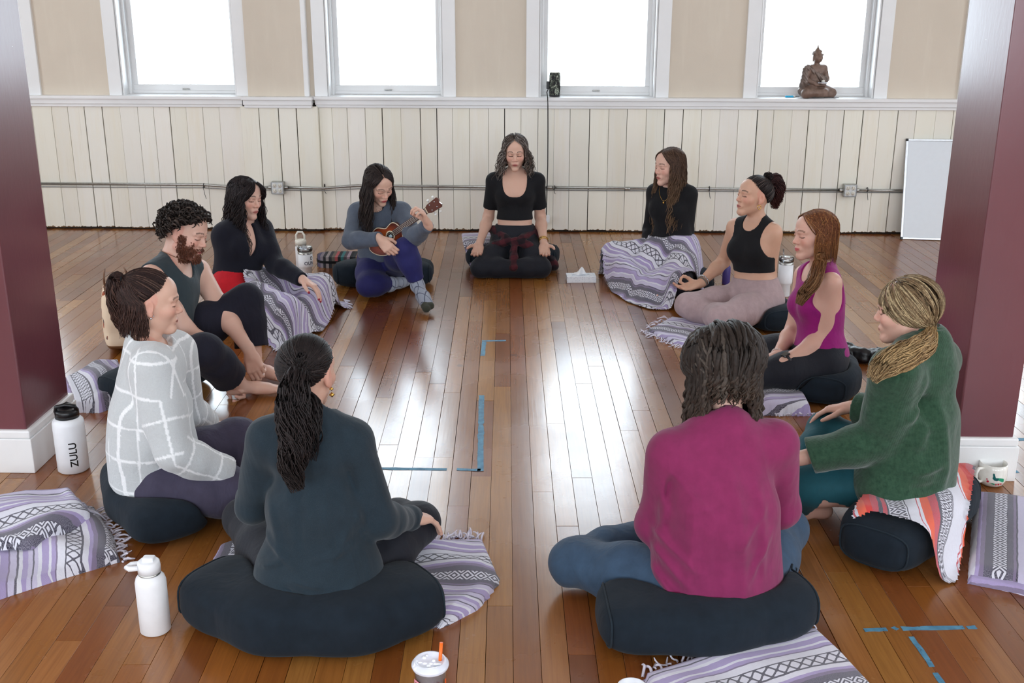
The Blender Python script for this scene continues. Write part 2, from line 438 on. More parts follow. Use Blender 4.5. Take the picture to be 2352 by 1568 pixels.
        part('sash_lift', (x-.03+.0, Y0+.16, SILL_Z+.034), (x+.03, Y0+.172, SILL_Z+.044), M_STEEL, .003)
build_back_wall()
def build_shell():
    R = ROOM
    def wall(name, along, fixed, lo, hi, wins, inward):
        g = Geo(); z0, z1, th = 1.05, 3.05, .3
        def bx(p0, p1, a, b):
            if along == 'y':
                X = sorted((fixed, fixed+inward*-th)); g.box((X[0], p0, a), (X[1], p1, b))
            else:
                X = sorted((fixed, fixed+inward*-th)); g.box((p0, X[0], a), (p1, X[1], b))
        bx(lo, hi, 0, z0); bx(lo, hi, z1, R['h'])
        e = [lo]
        for c, w in wins: e += [c-w/2, c+w/2]
        e.append(hi)
        for i in range(0, len(e), 2): bx(e[i], e[i+1], z0, z1)
        return tag(g.build(name, M_PLASTER), kind='structure')
    ys = [(-2.2, 1.0), (.6, 1.0), (3.4, 1.0), (6.2, 1.0)]
    wall('wall_left', 'y', R['x0'], R['y0']-.3, R['y1']+.3, ys, 1); wall('wall_right', 'y', R['x1'], R['y0']-.3, R['y1']+.3, ys, -1)
    wall('wall_front', 'x', R['y0'], R['x0'], R['x1'], [(-4.5, 1.4), (-1.5, 1.4), (1.5, 1.4), (4.5, 1.4)], 1)
    g = Geo(); g.box((R['x0']-.3, R['y0']-.3, R['h']), (R['x1']+.3, R['y1']+.3, R['h']+.2)); tag(g.build('ceiling', M_CEIL), kind='structure')
build_shell()
def column(x0, x1, y0, y1):
    c = tag(empty('column', ((x0+x1)/2, (y0+y1)/2, 0)), kind='structure')
    ox, oy = (x0+x1)/2, (y0+y1)/2
    g = Geo(); g.box((x0-ox, y0-oy, .0), (x1-ox, y1-oy, ROOM['h']), .006); g.build('shaft', M_COLUMN, c)
    g = Geo(); t = .022
    g.box((x0-ox-t, y0-oy-t, 0), (x1-ox+t, y1-oy+t, .150), .003)
    g.box((x0-ox-t+.004, y0-oy-t+.004, .150), (x1-ox+t-.004, y1-oy+t-.004, .186), .008)
    g.build('baseboard', M_TRIM, c)
column(-2.32, -2.085, 4.135, 4.555)
column(1.700, 1.925, 4.172, 4.62)
# ================================================================== IMPLICIT SURFACES (bodies, clothes, cushions)
class SDF:
    "smooth union of tapered limbs and ellipsoids, polygonised with surface nets"
    def __init__(s): s.ops = []
    def add(s, fn, lo, hi, k, op): s.ops.append((fn, np.asarray(lo, float), np.asarray(hi, float), k, op)); return s
    def rc(s, a, b, ra, rb, k=.02, op='u', sq=None):
        "limb from a to b; sq=(axis, factor): flattened along a unit axis"
        a = np.asarray(a, float); b = np.asarray(b, float); ab = b-a; L2 = ab@ab+1e-12; m = max(ra, rb)
        def fn(X, Y, Z):
            dx, dy, dz = X-a[0], Y-a[1], Z-a[2]
            t = np.clip((dx*ab[0]+dy*ab[1]+dz*ab[2])/L2, 0, 1)
            qx, qy, qz = dx-t*ab[0], dy-t*ab[1], dz-t*ab[2]
            d2 = qx*qx+qy*qy+qz*qz
            if sq is not None:
                n, fct = sq; pr = qx*n[0]+qy*n[1]+qz*n[2]
                d2 = d2+pr*pr*(1/fct**2-1)
            r = ra+(rb-ra)*t
            d = np.sqrt(np.maximum(d2, 0))-r
            return d*(1 if sq is None else min(1, (1+sq[1])/2))
        return s.add(fn, np.minimum(a, b)-m, np.maximum(a, b)+m, k, op)
    def ell(s, c, r, R=None, k=.02, op='u'):
        "ellipsoid; R columns = its axes"
        c = np.asarray(c, float); r = np.asarray(r, float); R = np.eye(3) if R is None else np.asarray(R, float)
        ext = np.sqrt(((R*r)**2).sum(1))
        def fn(X, Y, Z):
            dx, dy, dz = X-c[0], Y-c[1], Z-c[2]
            u = (dx*R[0, 0]+dy*R[1, 0]+dz*R[2, 0])/r[0]; v = (dx*R[0, 1]+dy*R[1, 1]+dz*R[2, 1])/r[1]; w = (dx*R[0, 2]+dy*R[1, 2]+dz*R[2, 2])/r[2]
            k0 = np.sqrt(u*u+v*v+w*w)+1e-9; k1 = np.sqrt((u/r[0])**2+(v/r[1])**2+(w/r[2])**2)+1e-9
            return k0*(k0-1)/k1
        return s.add(fn, c-ext, c+ext, k, op)
    def sup(s, c, r, R=None, p=4., k=.02, op='u'):
        "super-ellipsoid: a rounded cushion or box"
        c = np.asarray(c, float); r = np.asarray(r, float); R = np.eye(3) if R is None else np.asarray(R, float)
        ext = (np.abs(R)*r).sum(1)
        def fn(X, Y, Z):
            dx, dy, dz = X-c[0], Y-c[1], Z-c[2]
            u = np.abs(dx*R[0, 0]+dy*R[1, 0]+dz*R[2, 0])/r[0]; v = np.abs(dx*R[0, 1]+dy*R[1, 1]+dz*R[2, 1])/r[1]; w = np.abs(dx*R[0, 2]+dy*R[1, 2]+dz*R[2, 2])/r[2]
            q = (u**p+v**p+w**p)**(1/p)
            return (q-1)*min(r)
        return s.add(fn, c-ext, c+ext, k, op)
    def half(s, p, n, op='s', k=.0):
        "half space on the +n side of p (subtract it, as a rule)"
        p = np.asarray(p, float); n = nrm(n)
        return s.add(lambda X, Y, Z: -((X-p[0])*n[0]+(Y-p[1])*n[1]+(Z-p[2])*n[2]), [-99]*3, [99]*3, k, op)
    def cut(s, p, n, r, L, k=.0):
        "subtract a flat-faced plug of radius r that starts at p and runs L along n"
        p = np.asarray(p, float); n = nrm(n); q = p+n*L
        def fn(X, Y, Z):
            dx, dy, dz = X-p[0], Y-p[1], Z-p[2]
            t = dx*n[0]+dy*n[1]+dz*n[2]
            rad = np.sqrt(np.maximum(dx*dx+dy*dy+dz*dz-t*t, 0))-r
            return np.maximum(np.maximum(rad, -t), t-L)
        return s.add(fn, np.minimum(p, q)-r, np.maximum(p, q)+r, k, 's')
    def field(s, X, Y, Z):
        D = None
        for fn, lo, hi, k, op in s.ops: D = fn(X, Y, Z) if D is None else s._comb(D, fn(X, Y, Z), k, op)
        return D
    def sub(s, o, k=.03):
        "blend in another finished shape"
        lo, hi = o.bounds(); return s.add(o.field, lo, hi, k, 'u')
    def wave(s, fn, amp):
        "displace everything so far by fn(X,Y,Z)"
        return s.add(fn, [-99]*3, [99]*3, amp, 'w')
    @staticmethod
    def _comb(D, d, k, op):
        if op == 'u':
            if k > 0:
                h = np.maximum(k-np.abs(D-d), 0)/k; return np.minimum(D, d)-h*h*k*.25
            return np.minimum(D, d)
        if op == 'w': return D+d*k
        if op == 's': d = -d
        if k > 0:
            h = np.maximum(k-np.abs(D-d), 0)/k; return np.maximum(D, d)+h*h*k*.25
        return np.maximum(D, d)
    def at(s, P):
        X, Y, Z = P[:, 0], P[:, 1], P[:, 2]; D = np.full(len(P), 9.)
        for fn, lo, hi, k, op in s.ops: D = s._comb(D, fn(X, Y, Z), k, op)
        return D
    def grad(s, P, h=.002):
        g = np.stack([s.at(P+e)-s.at(P-e) for e in np.eye(3)*h], 1)
        return g/(np.linalg.norm(g, axis=1, keepdims=True)+1e-9)
    def bounds(s):
        u = [o for o in s.ops if o[4] == 'u']
        return np.min([o[1] for o in u], 0), np.max([o[2] for o in u], 0)
    def grid(s, lo, hi, h):
        ax = [np.arange(lo[i], hi[i]+h, h) for i in range(3)]
        D = np.full([len(a) for a in ax], 9., np.float32); 
        for fn, l, u, k, op in s.ops:
            m = (k if op != 'w' else 0)+2.5*h
            sl = tuple(slice(max(0, np.searchsorted(ax[i], l[i]-m)-1), np.searchsorted(ax[i], u[i]+m)+1) for i in range(3))
            if any(q.stop <= q.start for q in sl): continue
            X = ax[0][sl[0]].astype(np.float32)[:, None, None]; Y = ax[1][sl[1]].astype(np.float32)[None, :, None]; Z = ax[2][sl[2]].astype(np.float32)[None, None, :]
            D[sl] = s._comb(D[sl], fn(X, Y, Z), k, op)
        return D, ax
    def mesh(s, h, lo=None, hi=None):
        if lo is None: 
            lo, hi = s.bounds(); lo = lo-.03; hi = hi+.03
        D, ax = s.grid(lo, hi, h); return nets(D, ax)
def nets(D, ax):
    S = D < 0; nx, ny, nz = D.shape
    c = np.zeros((nx-1, ny-1, nz-1), np.int8)
    offs = [(i, j, k) for i in (0, 1) for j in (0, 1) for k in (0, 1)]
    for i, j, k in offs: c += S[i:nx-1+i, j:ny-1+j, k:nz-1+k]
    I, J, K = np.nonzero((c > 0) & (c < 8))
    n = len(I); idx = np.full(c.shape, -1, np.int32); idx[I, J, K] = np.arange(n)
    val = {o: D[I+o[0], J+o[1], K+o[2]] for o in offs}
    acc = np.zeros((n, 3)); cnt = np.zeros(n)
    for a in offs:
        for d in range(3):
            if a[d]: continue
            b = list(a); b[d] = 1; b = tuple(b)
            va, vb = val[a], val[b]; m = (va < 0) != (vb < 0)
            t = np.where(m, va/(va-vb+1e-12), 0)
            p = np.array(a, float)[None, :].repeat(n, 0); p[:, d] = t
            acc[m] += p[m]; cnt[m] += 1
    acc /= cnt[:, None]
    h = [a[1]-a[0] for a in ax]
    V = np.stack([ax[0][I]+acc[:, 0]*h[0], ax[1][J]+acc[:, 1]*h[1], ax[2][K]+acc[:, 2]*h[2]], 1)
    Fs = []
    for d in range(3):
        sl0 = [slice(1, -1)]*3; sl0[d] = slice(0, D.shape[d]-1); sl1 = list(sl0); sl1[d] = slice(1, D.shape[d])
        A = S[tuple(sl0)]; B = S[tuple(sl1)]
        e = np.argwhere(A != B)
        if not len(e): continue
        flip = A[e[:, 0], e[:, 1], e[:, 2]]
        base = e.copy(); o = [1, 1, 1]; o[d] = 0; base += np.array(o)
        d1, d2 = (d+1) % 3, (d+2) % 3
        def cell(a, b):
            q = base.copy(); q[:, d1] -= a; q[:, d2] -= b; return idx[q[:, 0], q[:, 1], q[:, 2]]
        q = np.stack([cell(1, 1), cell(0, 1), cell(0, 0), cell(1, 0)], 1)
        q[~flip] = q[~flip][:, ::-1]
        Fs.append(q)
    F = np.concatenate(Fs); F = F[(F >= 0).all(1)]
    return V, F
def cloth_wave(seed, freq=9., stretch=(1, 1, 1)):
    "soft fold field, roughly in -1..1"
    r = np.random.default_rng(seed); ks = []
    for i in range(7):
        v = r.normal(size=3); v /= np.linalg.norm(v)
        ks.append((v*np.array(stretch)*freq*r.uniform(.6, 2.2)*2, r.uniform(0, 6.28)))
    def fn(X, Y, Z):
        w = 0
        for i, (k, p) in enumerate(ks):
            a = k[0]*X+k[1]*Y+k[2]*Z+p
            w = w+np.sin(a+.9*np.sin(a*.43+i)) / (1+.25*i)
        return w/3.2
    return fn
def tubes(paths, rad, sides=4, cols=None, twist=0.):
    "paths (L,n,3), rad (L,n) -> one mesh of tapered locks"
    L, n, _ = paths.shape
    T = np.gradient(paths, axis=1); T /= np.linalg.norm(T, axis=2, keepdims=True)+1e-9
    ref = np.where(np.abs(T[:, :, 2:3]) > .8, np.array([1., 0.3, 0]), np.array([0, 0, 1.]))
    U = np.cross(T, ref); U /= np.linalg.norm(U, axis=2, keepdims=True)+1e-9
    W = np.cross(T, U)
    ang = np.arange(sides)*2*np.pi/sides
    V = paths[:, :, None, :]+rad[:, :, None, None]*(np.cos(ang)[None, None, :, None]*U[:, :, None, :]+np.sin(ang)[None, None, :, None]*W[:, :, None, :])
    V = V.reshape(-1, 3)
    base = (np.arange(L)[:, None, None]*n+np.arange(n-1)[None, :, None])*sides
    k = np.arange(sides)[None, None, :]; k2 = (k+1) % sides
    F = np.stack([base+k, base+k2, base+sides+k2, base+sides+k], -1).reshape(-1, 4)
    C = None
    if cols is not None: C = np.repeat(cols.reshape(L, n, 3), sides, axis=1).reshape(-1, 3) if cols.ndim == 3 else np.repeat(cols, n*sides, axis=0)
    return V, F, C
# ================================================================== PEOPLE
def m_skin():
    t = NT('skin'); c = t.attr('col'); p = t.pos()
    c = t.mix(t.math('MULTIPLY', t.ramp(t.noise(p, 38, 3), [(.35, (0, 0, 0)), (.7, (1, 1, 1))]), .14), c, t.mix(.5, c, lin(200, 110, 95)))
    return t.bsdf(c, .48, 0, t.bump(t.noise(p, 260, 2), .06, .002), spec=.4, sss=.10, sss_r=(1, .35, .2), sss_s=.006)
M_SKIN = m_skin()
def m_hair():
    t = NT('hair'); c = t.attr('col'); p = t.pos()
    n = t.noise(p, 160, 2)
    c = t.mix(t.ramp(n, [(.35, (0, 0, 0)), (.7, (1, 1, 1))]), t.mix(.45, c, (0, 0, 0)), c)
    return t.bsdf(c, .55, 0, t.bump(n, .2, .002), spec=.25)
M_HAIR = m_hair()
M_GOLD = plain('gold_metal', lin(212, 170, 90), .25, 1.0, bump=0)
M_SILVER = plain('silver_metal', lin(200, 200, 205), .22, 1.0, bump=0)
def lerp(a, b, t): return np.asarray(a)+(np.asarray(b)-np.asarray(a))*t
class Fig:
    "joints, frames and measures of one seated figure"
    def __init__(s, J, face, g=None):
        s.J = {k: np.array(v, float) for k, v in J.items()}; J = s.J
        s.g = dict(hip=(.165, .125, .115), waist=(.122, .092), rib=(.140, .104), chest=(.142, .088), bust=.052, arm=1., leg=1., hs=1., neck=.047)
        if g: s.g.update(g)
        s.u = nrm(J['neck']-J['pel']); r = nrm(J['sR']-J['sL']); s.f = nrm(np.cross(s.u, r)); s.r = np.cross(s.f, s.u)
        z = nrm(s.u*.5+np.array([0, 0, .5])); rh = nrm(J['hR']-J['hL']); s.fh = nrm(np.cross(z, rh)); s.rh = np.cross(s.fh, z); s.uh = z
        s.R = np.stack([s.r, s.f, s.u], 1); s.RH = np.stack([s.rh, s.fh, s.uh], 1)
        f = nrm(face[:3]); up = nrm(face[3]) if len(face) > 3 else nrm(np.array([0, 0, 1.])*.7+s.u*.3)
        r = nrm(np.cross(f, up)); s.HR = np.stack([r, f, np.cross(r, f)], 1); s.hc = J['head']; s.hs = s.g['hs']
    def H(s, p): return s.hc+s.HR@(np.asarray(p, float)*s.hs)
    def HP(s, P): return s.hc+(np.asarray(P)*s.hs)@s.HR.T
    def HL(s, P): return ((P-s.hc)@s.HR)/s.hs
    def C(s, x, y, z): return s.J['che']+s.r*x+s.f*y+s.u*z
    def N(s, x, y, z): return s.J['neck']+s.r*x+s.f*y+s.u*z
    # ---- body segments
    def torso(s, S, inf=0., hipx=1., waistx=1., bust=True, yoke=True, k=.06):
        g, J = s.g, s.J; u = s.u
        S.ell(J['pel']+s.uh*.015, (g['hip'][0]*hipx+inf, g['hip'][1]*hipx+inf, g['hip'][2]+inf), s.RH, k)
        S.ell(lerp(J['pel'], J['che'], .52), (g['waist'][0]*waistx+inf, g['waist'][1]*waistx+inf, .13), s.R, k)
        S.ell(J['che']+u*.02, (g['rib'][0]+inf, g['rib'][1]+inf, .13), s.R, k)
        S.ell(J['neck']-u*.095+s.f*.004, (g['chest'][0]+inf, g['chest'][1]+inf, .09), s.R, k)
        if bust and g['bust'] > 0:
            for q in (-1, 1): S.ell(J['che']+u*.03+s.f*(g['rib'][1]*.72)+s.r*q*.062, (g['bust']+inf,)*3, None, .045)
        if yoke: s.yoke(S, inf)
    def yoke(s, S, inf=0.):
        J = s.J
        for q in ('sR', 'sL'):
            S.rc(J['neck']-s.u*.035, J[q], .058+inf, .046*s.g['arm']+inf, .05)
            S.rc(J['neck']+s.u*.025-s.f*.015, lerp(J['neck'], J[q], .62)+s.u*.012, .036+inf*.7, .034+inf*.7, .04)
    def arm(s, S, q, inf=0., upto=1., ui=None, k=.025, start=0.):
        J = s.J; a = s.g['arm']; ui = inf if ui is None else ui
        sh, e, w = J['s'+q], J['e'+q], J['w'+q]
        if upto <= .5:
            S.rc(lerp(sh, e, start), lerp(sh, e, upto*2), .049*a+ui, .042*a+ui, k); return
        S.rc(lerp(sh, e, start), e, .049*a+ui, .037*a+inf, k)
        m = lerp(e, w, .3); S.rc(e, m, .037*a+inf, .038*a+inf, k); S.rc(m, lerp(e, w, upto*2-1), .038*a+inf, .024*a+inf, k)
    def leg(s, S, q, inf=0., upto=1., k=.035, foot=True):
        J = s.J; a = s.g['leg']; h, kn, an, to = J['h'+q], J['k'+q], J['a'+q], J['t'+q]
        S.rc(h, lerp(h, kn, .5), .092*a+inf, .078*a+inf, k); S.rc(lerp(h, kn, .5), kn, .078*a+inf, .056*a+inf, k)
        m = lerp(kn, an, .35); S.rc(kn, m, .054*a+inf, .056*a+inf, k); S.rc(m, an, .056*a+inf, .036*a+inf, k)
        if foot: s.foot(S, q, inf)
    def foot(s, S, q, inf=0.):
        J = s.J; an, to = J['a'+q], J['t'+q]; d = nrm(to-an); side = nrm(np.cross(d, [0, 0, 1.])); 
        an = an-np.array([0, 0, .008])
        S.ell(an-d*.025-np.array([0, 0, .012]), (.034+inf, .034+inf, .032+inf), None, .02)
        S.rc(an, lerp(an, to, .7), .034+inf, .026+inf, .02)
        S.rc(lerp(an, to, .45)+side*.014, to+side*.016, .026+inf, .016+inf, .018); S.rc(lerp(an, to, .45)-side*.014, lerp(an, to, .9)-side*.018, .026+inf, .014+inf, .018)
        if inf == 0:
            for i in range(5):
                o = (i-2)/2; b = lerp(an, to, .98-.05*abs(o-.6))+side*o*.034; S.rc(b-d*.01, b+d*.022, .0095-.0012*i*.5, .0075, .006)
    def neckskin(s, S): S.rc(s.J['neck']-s.u*.05, s.H((0, -.026, -.05)), s.g['neck']+.006, s.g['neck']-.002, .022)
    def head(s, S, ears=True, male=False):
        H, h = s.H, s.hs; R = s.HR
        E = lambda c, r, k=.02, op='u': S.ell(H(c), np.array(r)*h, R, k*h, op)
        E((0, -.012, .030), (.074, .093, .085), .03)
        E((0, .030, -.028), (.057, .060, .078), .03)
        E((0, .050, .050), (.054, .040, .046), .03)
        jw = .052 if male else .044; jr = .022 if male else .018
        S.rc(H((0, .064, -.094)), H((jw, .004, -.056)), .017*h, jr*h, .02*h); S.rc(H((0, .064, -.094)), H((-jw, .004, -.056)), .017*h, jr*h, .02*h)
        E((0, .0765, -.097), (.021 if not male else .027, .016, .0145), .02)
        for q in (-1, 1):
            E((q*.037, .062, -.021), (.022, .022, .021), .024)
            E((q*.031, .101, .006), (.017, .013, .011), .014, 's')
            E((q*.031, .0795, .004), (.0150, .0125, .0105), .004)
            S.rc(H((q*.014, .091, .024)), H((q*.046, .074, .024)), .0085*h, .0065*h, .014*h)
        S.rc(H((0, .088, .012)), H((0, .103, -.023)), .0075*h, .0090*h, .010*h)
        E((0, .1055, -.027), (.0102, .0098, .0090), .008)
        for q in (-1, 1): E((q*.0125, .0955, -.030), (.0082, .0105, .0072), .007)
        for q in (-1, 1): E((q*.006, .105, -.0365), (.0033, .006, .003), .003, 's')
        E((0, .0835, -.060), (.026, .0125, .017), .014)
        E((0, .0925, -.0575), (.0225, .0068, .0046), .004); E((0, .0915, -.0672), (.0185, .0072, .0056), .004)
        if ears:
            for q in (-1, 1):
                E((q*.0745, -.006, -.002), (.009, .019, .031), .008); E((q*.083, .001, .003), (.006, .010, .017), .006, 's'); E((q*.073, .004, -.030), (.007, .008, .010), .006)
    def hand(s, S, q, d, n, pose='relax', sc=1.0, spread=.0):
        "palm, four unequal fingers and a thumb; d = finger direction, n = the way the palm faces"
        w = s.J['w'+q]; d = nrm(d); n = nrm(n-d*np.dot(n, d)); th = np.cross(d, n)*(1 if q == 'R' else -1)
        P = dict(relax=[(.30, .40, .25)]*4, flat=[(.10, .18, .10)]*4, curl=[(.55, .8, .5), (.6, .9, .5), (.65, .95, .5), (.7, 1., .5)], cup=[(.35, .5, .3), (.42, .6, .35), (.5, .7, .4), (.55, .75, .4)],
                 mudra=[(.75, 1.05, .6), (.25, .35, .25), (.2, .35, .2), (.15, .3, .2)], grip=[(.9, 1.25, .7), (.95, 1.25, .7), (1., 1.2, .7), (1., 1.2, .7)], fret=[(.7, 1.2, .8), (.6, 1.15, .8), (.55, 1.1, .8), (.5, 1.1, .7)],
                 drape=[(.45, .25, .15), (.5, .28, .15), (.5, .3, .15), (.45, .3, .15)])[pose]
        T = lambda a, b, c: w+(d*a+th*b+n*c)*sc
        S.rc(w-d*.02, T(.03, 0, 0), .0245*sc, .022*sc, .015)
        kn = [(.090, .030), (.094, .0105), (.090, -.0095), (.081, -.0285)]; ln = [(.042, .026, .020), (.047, .029, .021), (.043, .027, .020), (.033, .020, .018)]
        tips = []
        for i in range(4):
            a, b = kn[i]; K = T(a, b, 0); S.rc(T(.022, b*.55, 0), K, .0135*sc, .0115*sc, .014)
            ang = 0.; p = K; dd = nrm(d+th*(b*spread*12)); rr = [.0098, .0088, .0080, .0068]
            for j in range(3):
                ang += P[i][j]; v = dd*math.cos(ang)+n*math.sin(ang); p2 = p+v*ln[i][j]*sc
                S.rc(p, p2, rr[j]*sc*(.92 if i == 3 else 1), rr[j+1]*sc*(.92 if i == 3 else 1), .003); p = p2
            tips.append(p)
        S.ell(T(.045, -.02, .006), np.array([.030, .017, .012])*sc, np.stack([d, th, n], 1), .012); S.ell(T(.036, .022, .010), np.array([.028, .015, .014])*sc, np.stack([d, th, n], 1), .012)
        p = T(.028, .026, .006); inw = pose in ('mudra', 'grip', 'fret', 'curl', 'cup')
        v1 = nrm(d*.62+th*(.62 if not inw else .45)+n*(.28 if not inw else .55)); v2 = nrm(d*.85+th*(.38 if not inw else .0)+n*(.30 if not inw else .65)); v3 = nrm(d*.92+th*(.22 if not inw else -.28)+n*.32)
        for v, L, r0, r1 in ((v1, .040, .0135, .0112), (v2, .030, .0110, .0095), (v3, .025, .0095, .0075)):
            p2 = p+v*L*sc; S.rc(p, p2, r0*sc, r1*sc, .004); p = p2
        tips.append(p)
        c = T(.085, .01, .015); return c, tips
def hue_skin(tone): return np.array(lin(*tone))
SKINS = dict(fair=(218, 178, 160), light=(212, 172, 152), warm=(206, 164, 140), tan=(198, 152, 126), pink=(214, 170, 152))
def paint_head(fig, V, C, tone, brow, lip=(176, 106, 100), beard=None, smile=False):
    L = fig.HL(V); x, y, z = L[:, 0], L[:, 1], L[:, 2]; near = (np.abs(L) < .16).all(1)
    def blend(w, col):
        w = np.clip(w, 0, 1)[:, None]*near[:, None]; C[:] = C*(1-w)+np.array(col)*w
    g = lambda cx, cz, rx, rz: np.exp(-((np.abs(x)-cx)/rx)**2-((z-cz)/rz)**2)*(y > .03)
    blush = hue_skin((218, 138, 122))
    blend(.45*g(.043, -.022, .020, .020), blush); blend(.4*g(0, -.028, .013, .014)*(y > .09), blush); blend(.30*g(.031, .010, .020, .010), lin(190, 130, 110))
    ear = ((np.abs(x) > .068) & (np.abs(y) < .035)).astype(float); blend(.35*ear, blush)
    lp = lin(*lip)
    blend(1.3*(1-((x/.0245)**2+((z+.0622)/.0105)**2))*(y > .078)*1.2, lp)
    blend(((np.abs(z+.0622+.9*x*x) < .0018) & (np.abs(x) < .021) & (y > .08)).astype(float)*.9, lin(110, 50, 48))
    if smile:
        blend(1.4*(1-((x/.027)**2+((z+.0615-9*x*x)/.0085)**2))*(y > .070)*1.6, lp)
    bz = .0305+.09*(np.abs(x)-.02)-2.6*np.clip(np.abs(x)-.034, 0, 1)**1.0*.16
    bd = np.abs(z-bz); blend(((bd < .0033) & (np.abs(x) > .013) & (np.abs(x) < .051) & (y > .045)).astype(float)*.75, brow)
    ez = -.0025+5.5*(np.abs(x)-.031)**2
    blend(((np.abs(z-ez) < .0022) & (np.abs(np.abs(x)-.031) < .0165) & (y > .05)).astype(float)*.9, lin(48, 30, 26))
    blend(((np.abs(z-.0125+4*(np.abs(x)-.031)**2) < .0014) & (np.abs(np.abs(x)-.031) < .014) & (y > .05)).astype(float)*.35, lin(120, 76, 62))
    if beard is not None:
        m = ((z < -.040) & (y > .022) & (z > -.118)) | ((np.abs(x) > .050) & (np.abs(x) < .071) & (z < .004) & (z > -.075) & (y > .012) & (y < .045))
        m &= ~((np.abs(x) < .021) & (z > -.072) & (z < -.053)); m &= ~((np.abs(x) < .042) & (z > -.047)); m &= (z > -.135)
        blend(m.astype(float)*.85, beard)
def build_body(fig, tone, parent, brow=(.02, .012, .008), hands=None, legs=True, heads=.0036, hgrid=.0031, beard=None, lip=(176, 106, 100), nails=None, arms=True, ears=True, male=False, bodyh=.0085):
    "the skin of one person as a continuous surface; fine cells on head and hands"
    S = SDF(); fig.torso(S, fig.g.get('under', 0.))
    for q in 'RL':
        fig.arm(S, q); fig.leg(S, q, 0. if q in (fig.g.get('barefeet') or '') else -.003)
    fig.neckskin(S); fig.head(S, ears=ears, male=male)
    boxes = []; lo, hi = fig.hc-.16*fig.hs, fig.hc+.16*fig.hs; lo = lo.copy(); lo[2] = fig.hc[2]-.145*fig.hs
    boxes.append((lo, hi, heads)); tips = {}
    for q, d, n, pose in (hands or []):
        c, tp = fig.hand(S, q, np.array(d, float), np.array(n, float), pose, fig.g.get('hand', 1.)); tips[q] = tp
        pts = np.array(tp+[fig.J['w'+q]-nrm(d)*.0]); boxes.append((np.minimum(pts.min(0), c-.05)-.022, np.maximum(pts.max(0), c+.05)+.022, hgrid))
    for q in (fig.g.get('barefeet') or ''):
        a, t = fig.J['a'+q], fig.J['t'+q]; boxes.append((np.minimum(a, t)-.055, np.maximum(a, t)+.055, .0042))
    for q in 'RL':
        pass
    Vs, Fs = [], []; n = 0
    V, F = S.mesh(bodyh); c = V[F].mean(1); keep = np.ones(len(F), bool)
    for lo, hi, h in boxes: keep &= ~((c > lo+bodyh).all(1) & (c < hi-bodyh).all(1))
    F = F[keep]; used = np.unique(F); mp = np.full(len(V), -1); mp[used] = np.arange(len(used)); V = V[used]; F = mp[F]
    Vs.append(V); Fs.append(F); n = len(V)
    for lo, hi, h in boxes:
        V, F = S.mesh(h, lo, hi); Vs.append(V); Fs.append(F+n); n += len(V)
    V = np.concatenate(Vs); F = np.concatenate(Fs)
    C = np.tile(hue_skin(tone), (len(V), 1)); paint_head(fig, V, C, tone, brow, lip, beard, fig.g.get('smile'))
    knuckle = hue_skin(tone)*np.array([1.02, .80, .76])
    for q, tp in tips.items():
        for p in tp:
            d = np.linalg.norm(V-p, axis=1); w = np.clip(1-d/.016, 0, 1)[:, None]*.7; C[:] = C*(1-w)+knuckle*w
            if nails: C[d < .0085] = lin(*nails)
    o = mesh_np('body', V, F, M_SKIN, parent, True, C); fig.S = S
    return o
def relax(V, F, it=3):
    "Taubin smoothing: takes the cell steps off cut edges without shrinking"
    e = np.concatenate([F[:, [0, 1]], F[:, [1, 2]], F[:, [2, 3]], F[:, [3, 0]]]); e = np.concatenate([e, e[:, ::-1]]); n = len(V); deg = np.bincount(e[:, 0], minlength=n)[:, None]+1e-9
    for i in range(it*2):
        A = np.stack([np.bincount(e[:, 0], V[e[:, 1], k], n) for k in range(3)], 1)/deg
        V = V+(A-V)*(.55 if i % 2 == 0 else -.57)
    return V
def sdf_obj(S, name, m, parent, h=.008, col=None, flat_z=None, lo=None, hi=None, smooth=4):
    V, F = S.mesh(h, lo, hi)
    if smooth: V = relax(V, F, smooth)
    if flat_z is not None: V[:, 2] = np.maximum(V[:, 2], flat_z)
    return mesh_np(name, V, F, m, parent, True, None if col is None else (col(V) if callable(col) else np.tile(col, (len(V), 1))))
def fold_lines(S, fig, Y, lines):
    "creases on the back of a garment: each runs between two surveyed points; amp > 0 is a ridge, < 0 a groove"
    f, c = fig.f, fig.J['che']; segs = []
    for x0, y0, x1, y1, w, a in lines:
        p, q = at_y(x0, y0, Y), at_y(x1, y1, Y); p = p-f*((p-c)@f); q = q-f*((q-c)@f); segs.append((p, q-p, w, a))
    def fn(X, Y_, Z):
        t = (X-c[0])*f[0]+(Y_-c[1])*f[1]+(Z-c[2])*f[2]; x, y, z = X-t*f[0], Y_-t*f[1], Z-t*f[2]; out = 0
        for p, d, w, a in segs:
            u = np.clip(((x-p[0])*d[0]+(y-p[1])*d[1]+(z-p[2])*d[2])/(d@d), 0, 1); r2 = (x-p[0]-u*d[0])**2+(y-p[1]-u*d[1])**2+(z-p[2]-u*d[2])**2
            out = out-1.35*a*np.exp(-r2/w**2)*np.minimum(1, .35+2.2*u*(1-u)*2)
        return out*np.clip((.06-t)/.06, 0, 1)
    S.wave(fn, 1.0)
